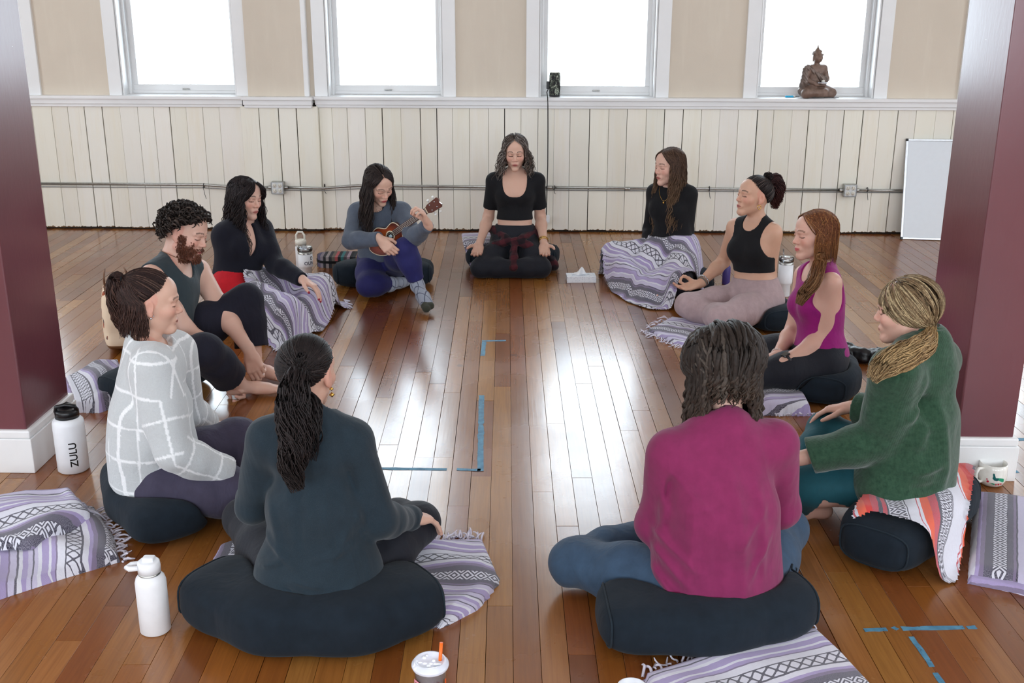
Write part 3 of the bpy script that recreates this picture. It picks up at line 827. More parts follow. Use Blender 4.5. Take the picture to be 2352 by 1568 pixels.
def make_shirt(fig, m, parent, name='shirt', inf=.010, hem=-.06, sleeve='long', neck=(.075, .075, .06), nc=(0, .015, .035), hipx=1., waistx=1., cuff=0., seed=1, amp=.003, freq=11., h=.0062, vneck=None, armhole=None, sinf=None, bag=None, uinf=None, col=None, hemk=0., cuts=None, cuff_ring=False, start=0., wave2=None, neckp=2., folds=None):
    S = SDF(); fig.torso(S, inf, hipx, waistx, yoke=True)
    if bag: 
        for c, r in bag: S.ell(c, r, fig.R, .07)
    if hem is not None:
        hp, hn = (fig.J['pel']+fig.u*hem, -fig.u) if not isinstance(hem, tuple) else hem
        S.half(hp, hn, 's', hemk)
    J = fig.J; sinf = inf if sinf is None else sinf
    if sleeve:
        for q in 'RL':
            if sleeve == 'long':
                A = SDF(); fig.arm(A, q, sinf, 1., uinf)
                d = nrm(J['w'+q]-J['e'+q])
                if cuff_ring: A.rc(J['w'+q]-d*(.035+cuff), J['w'+q]-d*(.0+cuff), .034+sinf*.9, .032+sinf*.9, .006)
                A.cut(J['w'+q]-d*cuff, d, .085, .15); S.sub(A, .028)
            else:
                A = SDF(); fig.arm(A, q, inf, .40); d = nrm(J['e'+q]-J['s'+q]); A.cut(lerp(J['s'+q], J['e'+q], sleeve), d, .09, .2); S.sub(A, .028)
    if amp: S.wave(cloth_wave(seed, freq), amp)
    if wave2: S.wave(cloth_wave(wave2[0], wave2[1], wave2[3]), wave2[2])
    if folds: fold_lines(S, fig, *folds)
    if neck is not None: S.sup(fig.N(*nc), neck, fig.R, neckp, .006, 's')
    if vneck is not None:
        for c, r in vneck: S.ell(fig.N(*c), r, fig.R, .004, 's')
    if armhole:
        for q in 'RL':
            s = J['s'+q]; o = nrm(s-J['neck']); S.ell(s+o*armhole[3]+fig.u*armhole[4], armhole[:3], np.stack([o, fig.f, np.cross(o, fig.f)], 1), .006, 's')
    if cuts: cuts(S)
    return sdf_obj(S, name, m, parent, h, col), S
def make_trousers(fig, m, parent, name='trousers', inf=.009, waist=.10, ankle=1., seed=2, amp=.003, freq=12., h=.008, foot=False, wcut=None, legs='RL', hipx=1., kneefold=0., flare=0., col=None, floor=True):
    S = SDF(); g, J = fig.g, fig.J
    S.ell(J['pel']+fig.uh*.015, (g['hip'][0]*hipx+inf, g['hip'][1]*hipx+inf, g['hip'][2]+inf), fig.RH, .05)
    S.ell(lerp(J['pel'], J['che'], .45), (g['waist'][0]+inf*1.1+.004, g['waist'][1]+inf*1.1+.004, .13), fig.R, .05)
    S.half(J['pel']+fig.u*waist, fig.u, 's')
    for q in legs:
        A = SDF(); fig.leg(A, q, inf, 1., .04, foot=False)
        if flare: A.rc(lerp(J['k'+q], J['a'+q], .3), J['a'+q], .058+inf, .05+inf+flare, .03)
        a, k = J['a'+q], J['k'+q]; d = nrm(a-k); A.cut(lerp(k, a, ankle), d, .14, .3); S.sub(A, .035)
    if amp: S.wave(cloth_wave(seed, freq), amp)
    return sdf_obj(S, name, m, parent, h, col, .004 if floor else None), S
def ring(fig_pts, r, name, m, parent, closed=True, seg=6):
    g = Geo(); g.tube(fig_pts, r, seg, closed=closed); return g.build(name, m, parent)
def bracelet(fig, q, name, m, parent, back=.02, r=.030, t=.003, beads=0):
    w, e = fig.J['w'+q], fig.J['e'+q]; d = nrm(w-e); c = w-d*back; a = nrm(np.cross(d, [0, 0, 1.])); b = np.cross(d, a)
    pts = [c+(a*math.cos(x)+b*math.sin(x))*r for x in np.linspace(0, 2*math.pi, 20, endpoint=False)]
    g = Geo()
    if beads:
        for p in pts: g.lathe([(0, -t), (t*.8, -t*.6), (t, 0), (t*.8, t*.6), (0, t)], 8, TM(p))
    else: g.tube(pts, t, 6, closed=True)
    return g.build(name, m, parent)
def drop_earring(fig, side, m, parent, L=.02, r=.004, hoop=False):
    p = fig.H((side*.079, .006, -.038)); g = Geo()
    if hoop: g.tube([p+np.array([0, 0, -.012])+.012*(fig.HR[:, 1]*math.cos(a)+np.array([0, 0, 1.])*math.sin(a)) for a in np.linspace(0, 6.283, 14, endpoint=False)], .0022, 6, closed=True)
    else:
        g.tube([p, p-np.array([0, 0, L])], .0012, 5); g.lathe([(0, -r), (r, 0), (0, r)], 8, TM(p-np.array([0, 0, L])))
    return g.build('earring', m, parent)
# ---------------------------------------------------------------- hair
HC = np.array([0, -.012, .032]); HRAD = np.array([.081, .101, .090])
def hdir(az, el):
    "az: 0 front, + person's right, degrees"
    a, e = np.radians(az), np.radians(el); return np.stack([np.sin(a)*np.cos(e), np.cos(a)*np.cos(e), np.sin(e)], -1)
def on_head(D, f=1.): 
    D = D/np.linalg.norm(D, axis=-1, keepdims=True); r = 1/np.sqrt(((D/HRAD)**2).sum(-1, keepdims=True)); return HC+D*r*np.asarray(f)[..., None]
def slerp(a, b, t):
    a = a/np.linalg.norm(a, axis=-1, keepdims=True); b = b/np.linalg.norm(b, axis=-1, keepdims=True)
    w = np.arccos(np.clip((a*b).sum(-1), -.999, .999))[:, None, None]; t = t[None, :, None] if t.ndim == 1 else t[:, :, None]
    return (np.sin((1-t)*w)*a[:, None, :]+np.sin(t*w)*b[:, None, :])/np.sin(w)
def hair_cols(rng, L, n, base, var=.25, tip=None, tip0=.45, streak=None, streak_p=0.):
    c = np.array(base)[None, None, :]*rng.uniform(1-var, 1+var, (L, 1, 1))*np.ones((L, n, 3))
    if tip is not None:
        t = np.clip((np.linspace(0, 1, n)-tip0)/(1-tip0), 0, 1)[None, :, None]*rng.uniform(.5, 1., (L, 1, 1)); c = c*(1-t)+np.array(tip)*t
    if streak is not None:
        m = (rng.random(L) < streak_p)[:, None, None]*rng.uniform(.4, .9, (L, 1, 1)); c = c*(1-m)+np.array(streak)*m
    return c
def push_out(fig, P, off=.006, it=2, S=None):
    S = S or fig.S; sh = P.shape; Q = P.reshape(-1, 3).copy()
    for _ in range(it):
        d = S.at(Q); m = d < off
        if m.any():
            g = S.grad(Q[m]); Q[m] += g*(off-d[m])[:, None]
    return Q.reshape(sh)
def cap(fig, parent, base, face=((0, .094, -.046), (.078, .098, .112)), low=-.045, back=None, extra=None, h=.0055, name='hair_base', temple=True, grow=1., plane=False):
    S = SDF(); R = fig.HR; hs = fig.hs
    S.ell(fig.H(HC+np.array([0, -.001, -.001])), HRAD*.972*hs*grow, R, .02)
    if extra:
        for o in extra: 
            if len(o) == 2: S.ell(fig.H(o[0]), np.array(o[1])*hs, R, .03)
            else: S.rc(fig.H(o[0]), fig.H(o[1]), o[2]*hs, o[3]*hs, .03)
    S.wave(cloth_wave(3, 40), .0015)
    S.ell(fig.H(face[0]), np.array(face[1])*hs, R, .01, 's')
    if plane: S.half(fig.H((0, -.012, .024)), fig.HR[:, 1]*.66-fig.HR[:, 2]*.75, 's', .01)
    if temple:
        for q in (-1, 1): S.ell(fig.H((q*.080, .040, -.012)), np.array((.040, .058, .046))*hs, R, .01, 's')
    if low is not None: S.half(fig.H((0, -.02, low)), -fig.HR[:, 2]+fig.HR[:, 1]*.25, 's', .02)
    return sdf_obj(S, name, M_HAIR, parent, h, np.array(base)*.8)
def finish_locks(fig, P, rng, parent, name, r0, cols, body=None, off=.006, sides=4, tipr=.25, rootr=.6, it=2):
    L, n, _ = P.shape
    if body is not False: P = push_out(fig, P, off, it, body)
    t = np.linspace(0, 1, n); prof = np.interp(t, [0, .12, .6, 1], [rootr, 1, .9, tipr])[None, :]*rng.uniform(.7, 1.25, (L, 1))*r0
    V, F, C = tubes(P, prof, sides, cols)
    return mesh_np(name, V, F, M_HAIR, parent, True, C)
def loose_hair(fig, parent, base, n=260, part=0., length=.25, lvar=.05, front=52, wave=.008, wl=.09, seed=1, vol=.05, tip=None, streak=None, streak_p=0., r0=.0055, drift=.10, body=None, el=-6, seg=(8, 13), tip0=.45, fwd=.0, name='hair_locks', tuck=None, off=.006, nape=None, sides=3, y0=(-.055, .052)):
    rng = np.random.default_rng(seed); n = int(n*HN) if sides == 3 else n; r0 = r0*HRK if sides == 3 else r0; yr = y0; s = np.where(rng.random(n) < .5, -1., 1.)
    az = np.where(rng.random(n) < .30, rng.uniform(front, front+30, n), rng.uniform(front, 180, n)); y0 = rng.uniform(yr[0], yr[1], n)
    n0 = np.stack([part+s*.003, y0, np.full(n, .085)], 1)-HC*np.array([0, 1, 1]); e = el+rng.uniform(-8, 8, n)
    n1 = hdir(s*az, e); m1, m2 = seg
    D = slerp(n0, n1, np.linspace(0, 1, m1)); lift = 1.0+vol*np.sin(np.linspace(0, 1, m1)*np.pi*.75)[None, :]*rng.uniform(.4, 1.2, (n, 1))+rng.uniform(0, .05, (n, 1))*np.linspace(0, 1, m1)[None, :]
    A = fig.HP(on_head(D, lift))
    Ls = np.maximum(length+rng.normal(0, lvar, n), .03)
    if nape is not None: Ls = np.where(az > 140, nape+.02*rng.random(n), Ls)
    t = np.linspace(0, 1, m2+1)[1:]
    out = nrm_rows((A[:, -1]-fig.hc)*np.array([1, 1, 0]))
    last = nrm_rows(A[:, -1]-A[:, -2])
    dr = rng.normal(drift, abs(drift)*.5+.02, n)
    hang = np.zeros((n, m2, 3)); p = A[:, -1].copy(); v = last
    for j in range(m2):
        g = np.array([0, 0, -1.])[None, :]+out*dr[:, None]*(1-j/m2)+fig.f[None, :]*fwd
        v = nrm_rows(v*.45+g*.55); p = p+v*(Ls/m2)[:, None]; hang[:, j] = p
    lat = nrm_rows(np.cross(out, [0, 0, 1.])); ph = rng.uniform(0, 6.28, n)[:, None]; k = 6.28/wl*rng.uniform(.8, 1.25, n)[:, None]
    amp = wave*rng.uniform(.5, 1.3, n)[:, None]*np.clip(t*2.2, .25, 1)[None, :]; arc = t[None, :]*Ls[:, None]
    hang += lat[:, None, :]*(amp*np.sin(k*arc+ph))[:, :, None]+out[:, None, :]*(amp*np.cos(k*arc+ph))[:, :, None]*.8
    P = np.concatenate([A, hang], 1)
    cols = hair_cols(rng, n, P.shape[1], base, .28, tip, tip0, streak, streak_p)
    return finish_locks(fig, P, rng, parent, name, r0, cols, body, off, sides)
HN, HRK = 2.0, .62
def nrm_rows(v): return v/(np.linalg.norm(v, axis=-1, keepdims=True)+1e-9)
def pulled_hair(fig, parent, base, tie=(150, 25), n=220, seed=2, r0=.0048, hair_el=None, tiew=1.03, streak=None, streak_p=0., name='hair_locks', lift=1.0, side=0., maxaz=180, rough=.01, back_only=None):
    "locks drawn over the scalp from the hairline to the tie"
    n = int(n*HN); r0 *= HRK
    rng = np.random.default_rng(seed); az = rng.uniform(-maxaz, maxaz, n); aa = np.abs(az)
    hl = np.interp(aa, [0, 35, 62, 85, 105, 130, 180], [39, 36, 17, 7, -14, -34, -38])
    el = hl+np.where(rng.random(n) < .6, rng.uniform(0, 4, n), rng.uniform(0, 55, n)); el = np.minimum(el, 80)
    n0 = hdir(az, el); n1 = np.tile(hdir(np.array(180.+side), np.array(float(tie[1]))), (n, 1))+rng.normal(0, .05, (n, 3))
    m = 11; t = np.linspace(0, 1, m); D = slerp(n0, n1, t)
    f = (1.005+.02*np.sin(t*np.pi))[None, :]*lift+rng.normal(0, rough, (n, 1))+(tiew-1.0)*t[None, :]
    P = fig.HP(on_head(D, f))
    cols = hair_cols(rng, n, m, base, .25, None, .5, streak, streak_p)
    return finish_locks(fig, P, rng, parent, name, r0, cols, False, sides=3)
def catmull(pts, n):
    P = np.asarray(pts, float); P = np.vstack([2*P[0]-P[1], P, 2*P[-1]-P[-2]]); m = len(P)-3; out = []
    for u in np.linspace(0, m-1e-6, n):
        i = int(u); t = u-i; a, b, c, d = P[i:i+4]; out.append(.5*((2*b)+(c-a)*t+(2*a-5*b+4*c-d)*t*t+(3*b-a-3*c+d)*t**3))
    return np.array(out)
def bundle(fig, parent, guide, radii, base, n=110, seed=3, wave=.006, wl=.1, r0=.005, m=18, tip=None, tip0=.4, streak=None, streak_p=0., name='ponytail', flat=1., lvar=.12, body=None, off=.006, core=True, sides=3, flare=None):
    n = int(n*HN); r0 *= HRK
    rng = np.random.default_rng(seed); G = catmull(guide, m); T = nrm_rows(np.gradient(G, axis=0)); ref = np.array([0, 0, 1.]) if abs(T[m//2, 2]) < .9 else np.array([0, 1., 0])
    U = nrm_rows(np.cross(T, ref)); W = np.cross(T, U); t = np.linspace(0, 1, m); R = np.interp(t, np.linspace(0, 1, len(radii)), radii)
    a = rng.uniform(0, 6.28, n)[:, None]+np.cumsum(rng.normal(0, .10, (n, m)), 1); q = np.sqrt(rng.uniform(.12, 1., n))[:, None]
    ph = rng.uniform(0, 6.28, n)[:, None]; L = np.cumsum(np.r_[0, np.linalg.norm(np.diff(G, axis=0), axis=1)])[None, :]; k = 6.28/wl*rng.uniform(.8, 1.2, n)[:, None]
    w = wave*np.clip(t*2, .1, 1)[None, :]
    off_ = (np.cos(a)*q*R[None, :]+w*np.sin(k*L+ph))[:, :, None]*U[None]+(np.sin(a)*q*R[None, :]*flat+w*np.cos(k*L+ph)*.7)[:, :, None]*W[None]
    # each lock stops at its own length
    e = 1-np.abs(rng.normal(0, lvar, n)); e = np.clip(e, .5, 1.0); ti = t[None, :]*e[:, None]
    P = np.empty((n, m, 3)); full = G[None]+off_
    for d in range(3):
        for i in range(n): P[i, :, d] = np.interp(ti[i], t, full[i, :, d])
    cols = hair_cols(rng, n, m, base, .28, tip, tip0, streak, streak_p)
    return finish_locks(fig, P, rng, parent, name, r0, cols, body, off, sides, rootr=.9)
# joints of each seated figure, in metres (surveyed)
JT = {
'A': {'pel': (-0.169, 7.700, 0.189), 'hR': (-0.236, 7.680, 0.162), 'hL': (-0.094, 7.680, 0.163), 'che': (-0.167, 7.730, 0.500), 'neck': (-0.168, 7.740, 0.662), 'head': (-0.167, 7.700, 0.826), 'sR': (-0.314, 7.730, 0.622), 'sL': (-0.014, 7.730, 0.624), 'eR': (-0.358, 7.778, 0.355), 'wR': (-0.412, 7.550, 0.208), 'eL': (0.013, 7.785, 0.356), 'wL': (0.039, 7.550, 0.212), 'kR': (-0.400, 7.420, 0.068), 'kL': (0.022, 7.420, 0.072), 'aR': (-0.055, 7.440, 0.060), 'aL': (-0.285, 7.420, 0.060), 'tR': (0.060, 7.500, 0.040), 'tL': (-0.340, 7.520, 0.045)},
'B': {'pel': (0.902, 7.250, 0.226), 'hR': (0.827, 7.280, 0.203), 'hL': (0.969, 7.200, 0.208), 'che': (0.886, 7.270, 0.488), 'neck': (0.879, 7.280, 0.661), 'head': (0.854, 7.240, 0.802), 'sR': (0.778, 7.340, 0.615), 'sL': (0.983, 7.200, 0.629), 'eR': (0.758, 7.420, 0.352), 'wR': (0.742, 7.202, 0.241), 'eL': (0.995, 7.284, 0.368), 'wL': (0.815, 7.176, 0.242), 'kR': (0.502, 7.363, 0.160), 'kL': (0.891, 6.754, 0.130), 'aR': (0.737, 6.829, 0.060), 'aL': (0.705, 7.108, 0.080), 'tR': (0.837, 6.733, 0.050), 'tL': (0.595, 7.163, 0.050)},
'C': {'pel': (1.306, 6.420, 0.154), 'hR': (1.244, 6.500, 0.110), 'hL': (1.361, 6.360, 0.125), 'che': (1.281, 6.450, 0.401), 'neck': (1.288, 6.460, 0.591), 'head': (1.263, 6.450, 0.748), 'sR': (1.187, 6.560, 0.543), 'sL': (1.372, 6.380, 0.551), 'eR': (1.149, 6.688, 0.303), 'wR': (0.986, 6.539, 0.196), 'eL': (1.379, 6.431, 0.281), 'wL': (1.225, 6.299, 0.144), 'kR': (0.893, 6.370, 0.110), 'kL': (1.042, 6.050, 0.124), 'aR': (1.066, 6.258, 0.050), 'aL': (1.017, 6.372, 0.070), 'tR': (1.167, 6.250, 0.040), 'tL': (0.927, 6.373, 0.050)},
'D': {'pel': (1.400, 5.200, 0.172), 'hR': (1.383, 5.280, 0.161), 'hL': (1.393, 5.120, 0.159), 'che': (1.384, 5.240, 0.400), 'neck': (1.382, 5.280, 0.603), 'head': (1.333, 5.250, 0.779), 'sR': (1.336, 5.400, 0.542), 'sL': (1.396, 5.130, 0.572), 'eR': (1.291, 5.357, 0.274), 'wR': (1.172, 5.159, 0.193), 'eL': (1.385, 5.138, 0.298), 'wL': (1.182, 5.038, 0.202), 'kR': (1.087, 5.504, 0.120), 'kL': (1.040, 5.035, 0.140), 'aR': (1.165, 5.214, 0.060), 'aL': (1.140, 5.371, 0.070), 'tR': (1.227, 5.194, 0.040), 'tL': (1.044, 5.387, 0.040)},
'E': {'pel': (1.335, 3.720, 0.192), 'hR': (1.395, 3.830, 0.178), 'hL': (1.259, 3.700, 0.183), 'che': (1.355, 3.720, 0.440), 'neck': (1.356, 3.720, 0.703), 'head': (1.295, 3.740, 0.832), 'sR': (1.453, 3.860, 0.615), 'sL': (1.214, 3.580, 0.666), 'eR': (1.396, 3.920, 0.353), 'wR': (1.249, 4.114, 0.329), 'eL': (1.199, 3.623, 0.395), 'wL': (0.943, 3.651, 0.309), 'kR': (1.166, 4.168, 0.213), 'kL': (0.832, 3.791, 0.140), 'aR': (1.008, 3.915, 0.070), 'aL': (1.057, 3.767, 0.060), 'tR': (0.945, 3.919, 0.030), 'tL': (0.955, 3.770, 0.030)},
'F': {'pel': (0.562, 3.080, 0.120), 'hR': (0.675, 3.100, 0.110), 'hL': (0.457, 3.060, 0.122), 'che': (0.557, 3.060, 0.379), 'neck': (0.575, 3.120, 0.634), 'head': (0.571, 3.200, 0.787), 'sR': (0.724, 3.140, 0.577), 'sL': (0.412, 3.080, 0.563), 'eR': (0.781, 3.226, 0.322), 'wR': (0.697, 3.422, 0.200), 'eL': (0.381, 3.143, 0.297), 'wL': (0.481, 3.351, 0.216), 'kR': (0.856, 3.451, 0.130), 'kL': (0.127, 3.256, 0.100), 'aR': (0.573, 3.545, 0.060), 'aL': (0.508, 3.524, 0.070), 'tR': (0.326, 3.541, 0.050), 'tL': (0.729, 3.638, 0.040)},
'G': {'pel': (-0.675, 3.050, 0.125), 'hR': (-0.592, 3.080, 0.101), 'hL': (-0.773, 3.060, 0.118), 'che': (-0.676, 3.050, 0.366), 'neck': (-0.676, 3.080, 0.659), 'head': (-0.701, 3.160, 0.784), 'sR': (-0.560, 3.100, 0.592), 'sL': (-0.815, 3.080, 0.605), 'eR': (-0.491, 3.090, 0.326), 'wR': (-0.428, 3.305, 0.227), 'eL': (-0.892, 3.131, 0.346), 'wL': (-0.925, 3.371, 0.316), 'kR': (-0.405, 3.443, 0.141), 'kL': (-1.037, 3.519, 0.110), 'aR': (-0.646, 3.684, 0.050), 'aL': (-0.695, 3.593, 0.060), 'tR': (-0.800, 3.720, 0.030), 'tL': (-0.583, 3.690, 0.030)},
'H': {'pel': (-1.448, 3.800, 0.145), 'hR': (-1.364, 3.700, 0.165), 'hL': (-1.392, 3.860, 0.146), 'che': (-1.433, 3.780, 0.401), 'neck': (-1.423, 3.820, 0.643), 'head': (-1.420, 3.860, 0.806), 'sR': (-1.363, 3.680, 0.607), 'sL': (-1.394, 3.980, 0.577), 'eR': (-1.288, 3.585, 0.330), 'wR': (-1.119, 3.703, 0.197), 'eL': (-1.379, 4.040, 0.309), 'wL': (-1.370, 4.246, 0.176), 'kR': (-1.014, 3.680, 0.118), 'kL': (-1.180, 4.000, 0.211), 'aR': (-1.138, 4.212, 0.060), 'aL': (-1.097, 3.935, 0.060), 'tR': (-1.118, 4.400, 0.040), 'tL': (-1.067, 3.879, 0.040)},
'I': {'pel': (-1.863, 5.120, 0.202), 'hR': (-1.877, 5.020, 0.177), 'hL': (-1.842, 5.200, 0.190), 'che': (-1.832, 5.200, 0.438), 'neck': (-1.812, 5.280, 0.609), 'head': (-1.740, 5.300, 0.756), 'sR': (-1.861, 5.120, 0.576), 'sL': (-1.738, 5.440, 0.529), 'eR': (-1.715, 5.092, 0.326), 'wR': (-1.484, 5.082, 0.108), 'eL': (-1.578, 5.282, 0.354), 'wL': (-1.419, 5.134, 0.202), 'kR': (-1.528, 4.789, 0.314), 'kL': (-1.480, 5.358, 0.397), 'aR': (-1.460, 5.019, 0.065), 'aL': (-1.436, 5.263, 0.085), 'tR': (-1.259, 5.065, 0.030), 'tL': (-1.280, 5.210, 0.035)},
'J': {'pel': (-1.786, 6.280, 0.213), 'hR': (-1.775, 6.200, 0.187), 'hL': (-1.733, 6.360, 0.198), 'che': (-1.769, 6.340, 0.416), 'neck': (-1.754, 6.380, 0.583), 'head': (-1.723, 6.380, 0.734), 'sR': (-1.834, 6.280, 0.534), 'sL': (-1.671, 6.500, 0.525), 'eR': (-1.788, 6.221, 0.261), 'wR': (-1.580, 6.115, 0.186), 'eL': (-1.556, 6.320, 0.351), 'wL': (-1.370, 6.170, 0.301), 'kR': (-1.446, 5.982, 0.160), 'kL': (-1.334, 6.501, 0.150), 'aR': (-1.358, 6.060, 0.060), 'aL': (-1.399, 6.210, 0.060), 'tR': (-1.414, 5.921, 0.050), 'tL': (-1.488, 6.028, 0.050)},
'K': {'pel': (-1.014, 7.120, 0.206), 'hR': (-1.103, 7.140, 0.176), 'hL': (-0.944, 7.090, 0.190), 'che': (-1.038, 7.060, 0.386), 'neck': (-1.034, 7.000, 0.561), 'head': (-1.013, 6.930, 0.725), 'sR': (-1.175, 7.060, 0.515), 'sL': (-0.884, 6.980, 0.538), 'eR': (-1.186, 6.817, 0.386), 'wR': (-0.984, 6.686, 0.430), 'eL': (-0.780, 6.751, 0.426), 'wL': (-0.669, 6.568, 0.545), 'kR': (-1.087, 6.804, 0.100), 'kL': (-0.834, 6.731, 0.355), 'aR': (-0.957, 6.940, 0.080), 'aL': (-0.759, 6.739, 0.120), 'tR': (-0.872, 7.104, 0.050), 'tL': (-0.667, 6.490, 0.040)},
}
# ================================================================== THE CIRCLE OF PEOPLE
BLK = lin(26, 26, 30)
M_BLACK = fabric('black_jersey', lin(24, 24, 27), .85, fold=16, foldamp=.2, sheen=.05)
M_LEGGING = fabric('black_legging', lin(30, 32, 40), .7, fold=20, foldamp=.22, sheen=.08)
M_NAVYLEG = fabric('navy_legging', lin(38, 38, 92), .7, fold=22, foldamp=.18, sheen=.1)
M_TAUPE = fabric('taupe_legging', lin(172, 150, 152), .75, fold=24, foldamp=.28, sheen=.1)
M_TEALLEG = fabric('teal_legging', lin(22, 74, 84), .7, fold=20, foldamp=.2, sheen=.1)
M_SLATE = fabric('slate_trousers', lin(56, 76, 98), .85, fold=15, foldamp=.45, sheen=.1, var=.14)
M_PLUM = fabric('plum_grey_trousers', lin(64, 60, 78), .85, fold=12, foldamp=.5, sheen=.1)
M_DKNAVY = fabric('dark_navy_trousers', lin(30, 30, 42), .85, fold=14, foldamp=.4, sheen=.05)
M_RED = fabric('red_trousers', lin(188, 22, 36), .8)
M_GREYBLUE = fabric('grey_blue_knit', lin(82, 90, 104), .9, fold=12, foldamp=.4, heather=.12)
M_DKTEAL = fabric('dark_teal_jersey', lin(32, 45, 54), .88, fold=7, foldamp=.55, heather=.10, stretch=(1, 1, .45))
M_MAROON = fabric('raspberry_jersey', lin(128, 40, 84), .88, fold=7, foldamp=.6, stretch=(1, 1, .35))
M_MAGENTA = fabric('magenta_jersey', lin(146, 24, 112), .75, fold=14, foldamp=.3)
M_NAVYWRAP = fabric('dark_navy_knit', lin(22, 23, 34), .92, fold=10, foldamp=.35, sheen=.1)
M_TANK = fabric('dark_grey_green_jersey', lin(48, 60, 66), .85, fold=10, foldamp=.4)
M_SCARF = fabric('dark_scarf', lin(30, 30, 34), .9)
def m_green():
    t = NT('green_knit'); p = t.pos(); z = t.sep(p)
    ribs = t.math('SINE', t.math('MULTIPLY', t.math('ADD', z[0], t.math('MULTIPLY', z[1], .8)), 620.)); rows = t.noise(t.mapv(p, (1, 1, 6)), 130, 2)
    c = t.ramp(t.noise(p, 60, 4, .7), [(.3, lin(36, 62, 46)), (.7, lin(54, 84, 64))])
    n = t.bump(t.noise(p, 8, 3, .5, dist=.5), .5, .02); n = t.bump(ribs, .10, .002, n); n = t.bump(rows, .25, .003, n)
    return t.bsdf(c, .95, 0, n, spec=.15, sheen=.3)
M_GREEN = m_green()
def m_plaid_sweater():
    t = NT('grey_windowpane_knit'); p = t.pos(); c = t.attr('col')
    f = t.noise(p, 120, 3, .7)
    c2 = t.mix(t.ramp(f, [(.35, (0, 0, 0)), (.75, (1, 1, 1))]), t.mix(.12, c, (.2, .22, .25)), c)
    n = t.bump(t.noise(p, 9, 3), .5, .02); n = t.bump(f, .5, .006, n)
    return t.bsdf(c2, .95, 0, n, spec=.15, sheen=.5)
M_SWEATER = m_plaid_sweater()
def m_flannel():
    t = NT('maroon_flannel'); p = t.pos(); s = t.sep(t.mapv(p, (1, 1, 1), (0, 0, 0), (.5, .3, .6)))
    a = t.math('GREATER_THAN', t.math('SINE', t.math('MULTIPLY', s[0], 85)), .1); b = t.math('GREATER_THAN', t.math('SINE', t.math('MULTIPLY', s[2], 85)), .1)
    c = t.mix(t.math('MULTIPLY', t.math('ADD', a, b), .5), lin(36, 26, 32), lin(88, 36, 44)); c = t.mix(t.math('MULTIPLY', t.noise(p, 60, 3), .5), c, lin(30, 24, 30))
    return t.bsdf(c, .9, 0, t.bump(t.noise(p, 26, 3), .5, .012), spec=.2, sheen=.1)
M_FLANNEL = m_flannel()
SIT = {}
def person(key, face, label, g=None):
    fig = Fig(JT[key], face, g); b = fig.J['pel']
    root = empty('person', (0, 0, 0), label, 'person')
    return fig, root

# ---- A: facing the camera, centre of the back row
fig, P = person('A', (0.02, -1, -.16), 'woman in black scoop-neck crop top with checked shirt tied at waist, palms up on knees', dict(bust=.050, leg=.96))
build_body(fig, SKINS['light'], P, lin(52, 38, 32), [('R', (-.12, -.82, -.46), (.12, -.45, .88), 'relax'), ('L', (.06, -.82, -.46), (-.12, -.45, .88), 'relax')])
make_shirt(fig, M_BLACK, P, 'crop_top', inf=.007, hem=.165, sleeve=.74, neck=(.086, .11, .140), nc=(0, .095, -.005), neckp=2.8, seed=4, amp=.001)
_, SIT['A'] = make_trousers(fig, M_LEGGING, P, 'leggings', waist=.13, inf=.010, ankle=1.0, amp=.002)
def tied_shirt(fig, root):
    S = SDF(); J = fig.J; pel = J['pel']
    for q in (-1, 1): S.rc(pel+fig.rh*q*.15+fig.uh*.085-fig.fh*.02, pel+fig.rh*q*.05+fig.fh*.135+fig.uh*.05, .034, .028, .03)
    kn = pel+fig.fh*.155+fig.uh*.035
    S.ell(kn, (.036, .026, .030), fig.RH, .02)
    S.rc(kn, kn+fig.fh*.10-fig.uh*.10, .022, .026, .02); S.rc(kn+fig.fh*.10-fig.uh*.10, kn+fig.fh*.17-fig.uh*.155, .026, .033, .02)
    S.rc(kn+fig.rh*-.02, kn-fig.rh*.10+fig.fh*.01-fig.uh*.03, .024, .030, .02); S.rc(kn-fig.rh*.10+fig.fh*.0-fig.uh*.03, kn-fig.rh*.17-fig.uh*.06, .03, .02, .02)
    S.rc(kn+fig.rh*.04, kn+fig.rh*.13-fig.uh*.035-fig.fh*.02, .026, .034, .02)
    S.rc(pel-fig.rh*.165+fig.uh*.06, pel-fig.rh*.205-fig.uh*.06+fig.fh*.02, .03, .042, .03); S.rc(pel-fig.rh*.205-fig.uh*.06, pel-fig.rh*.27-fig.uh*.14+fig.fh*.10, .042, .046, .03)
    S.ell(pel+fig.uh*.045-fig.fh*.06, (.17, .10, .075), fig.RH, .04)
    S.wave(cloth_wave(9, 26), .006)
    sdf_obj(S, 'tied_shirt', M_FLANNEL, root, .006, None, .005)
tied_shirt(fig, P)
bracelet(fig, 'L', 'gold_bracelet', M_GOLD, P, .03, .031, .0045); bracelet(fig, 'L', 'bracelet', M_GOLD, P, .045, .032, .003)
cap(fig, P, lin(58, 47, 44), extra=[((-.05, -.04, .0), (-.062, -.045, -.09), .030, .024), ((.05, -.04, .0), (.062, -.045, -.09), .030, .024)], low=-.115, face=((0, .088, -.05), (.066, .10, .116)))
loose_hair(fig, P, lin(80, 66, 60), 340, .004, .135, .03, 46, .014, .085, 11, .10, lin(124, 108, 96), lin(170, 160, 152), .32, .0055, .32, seg=(8, 12))
drop_earring(fig, 1, M_GOLD, P, .03); drop_earring(fig, -1, M_GOLD, P, .03)

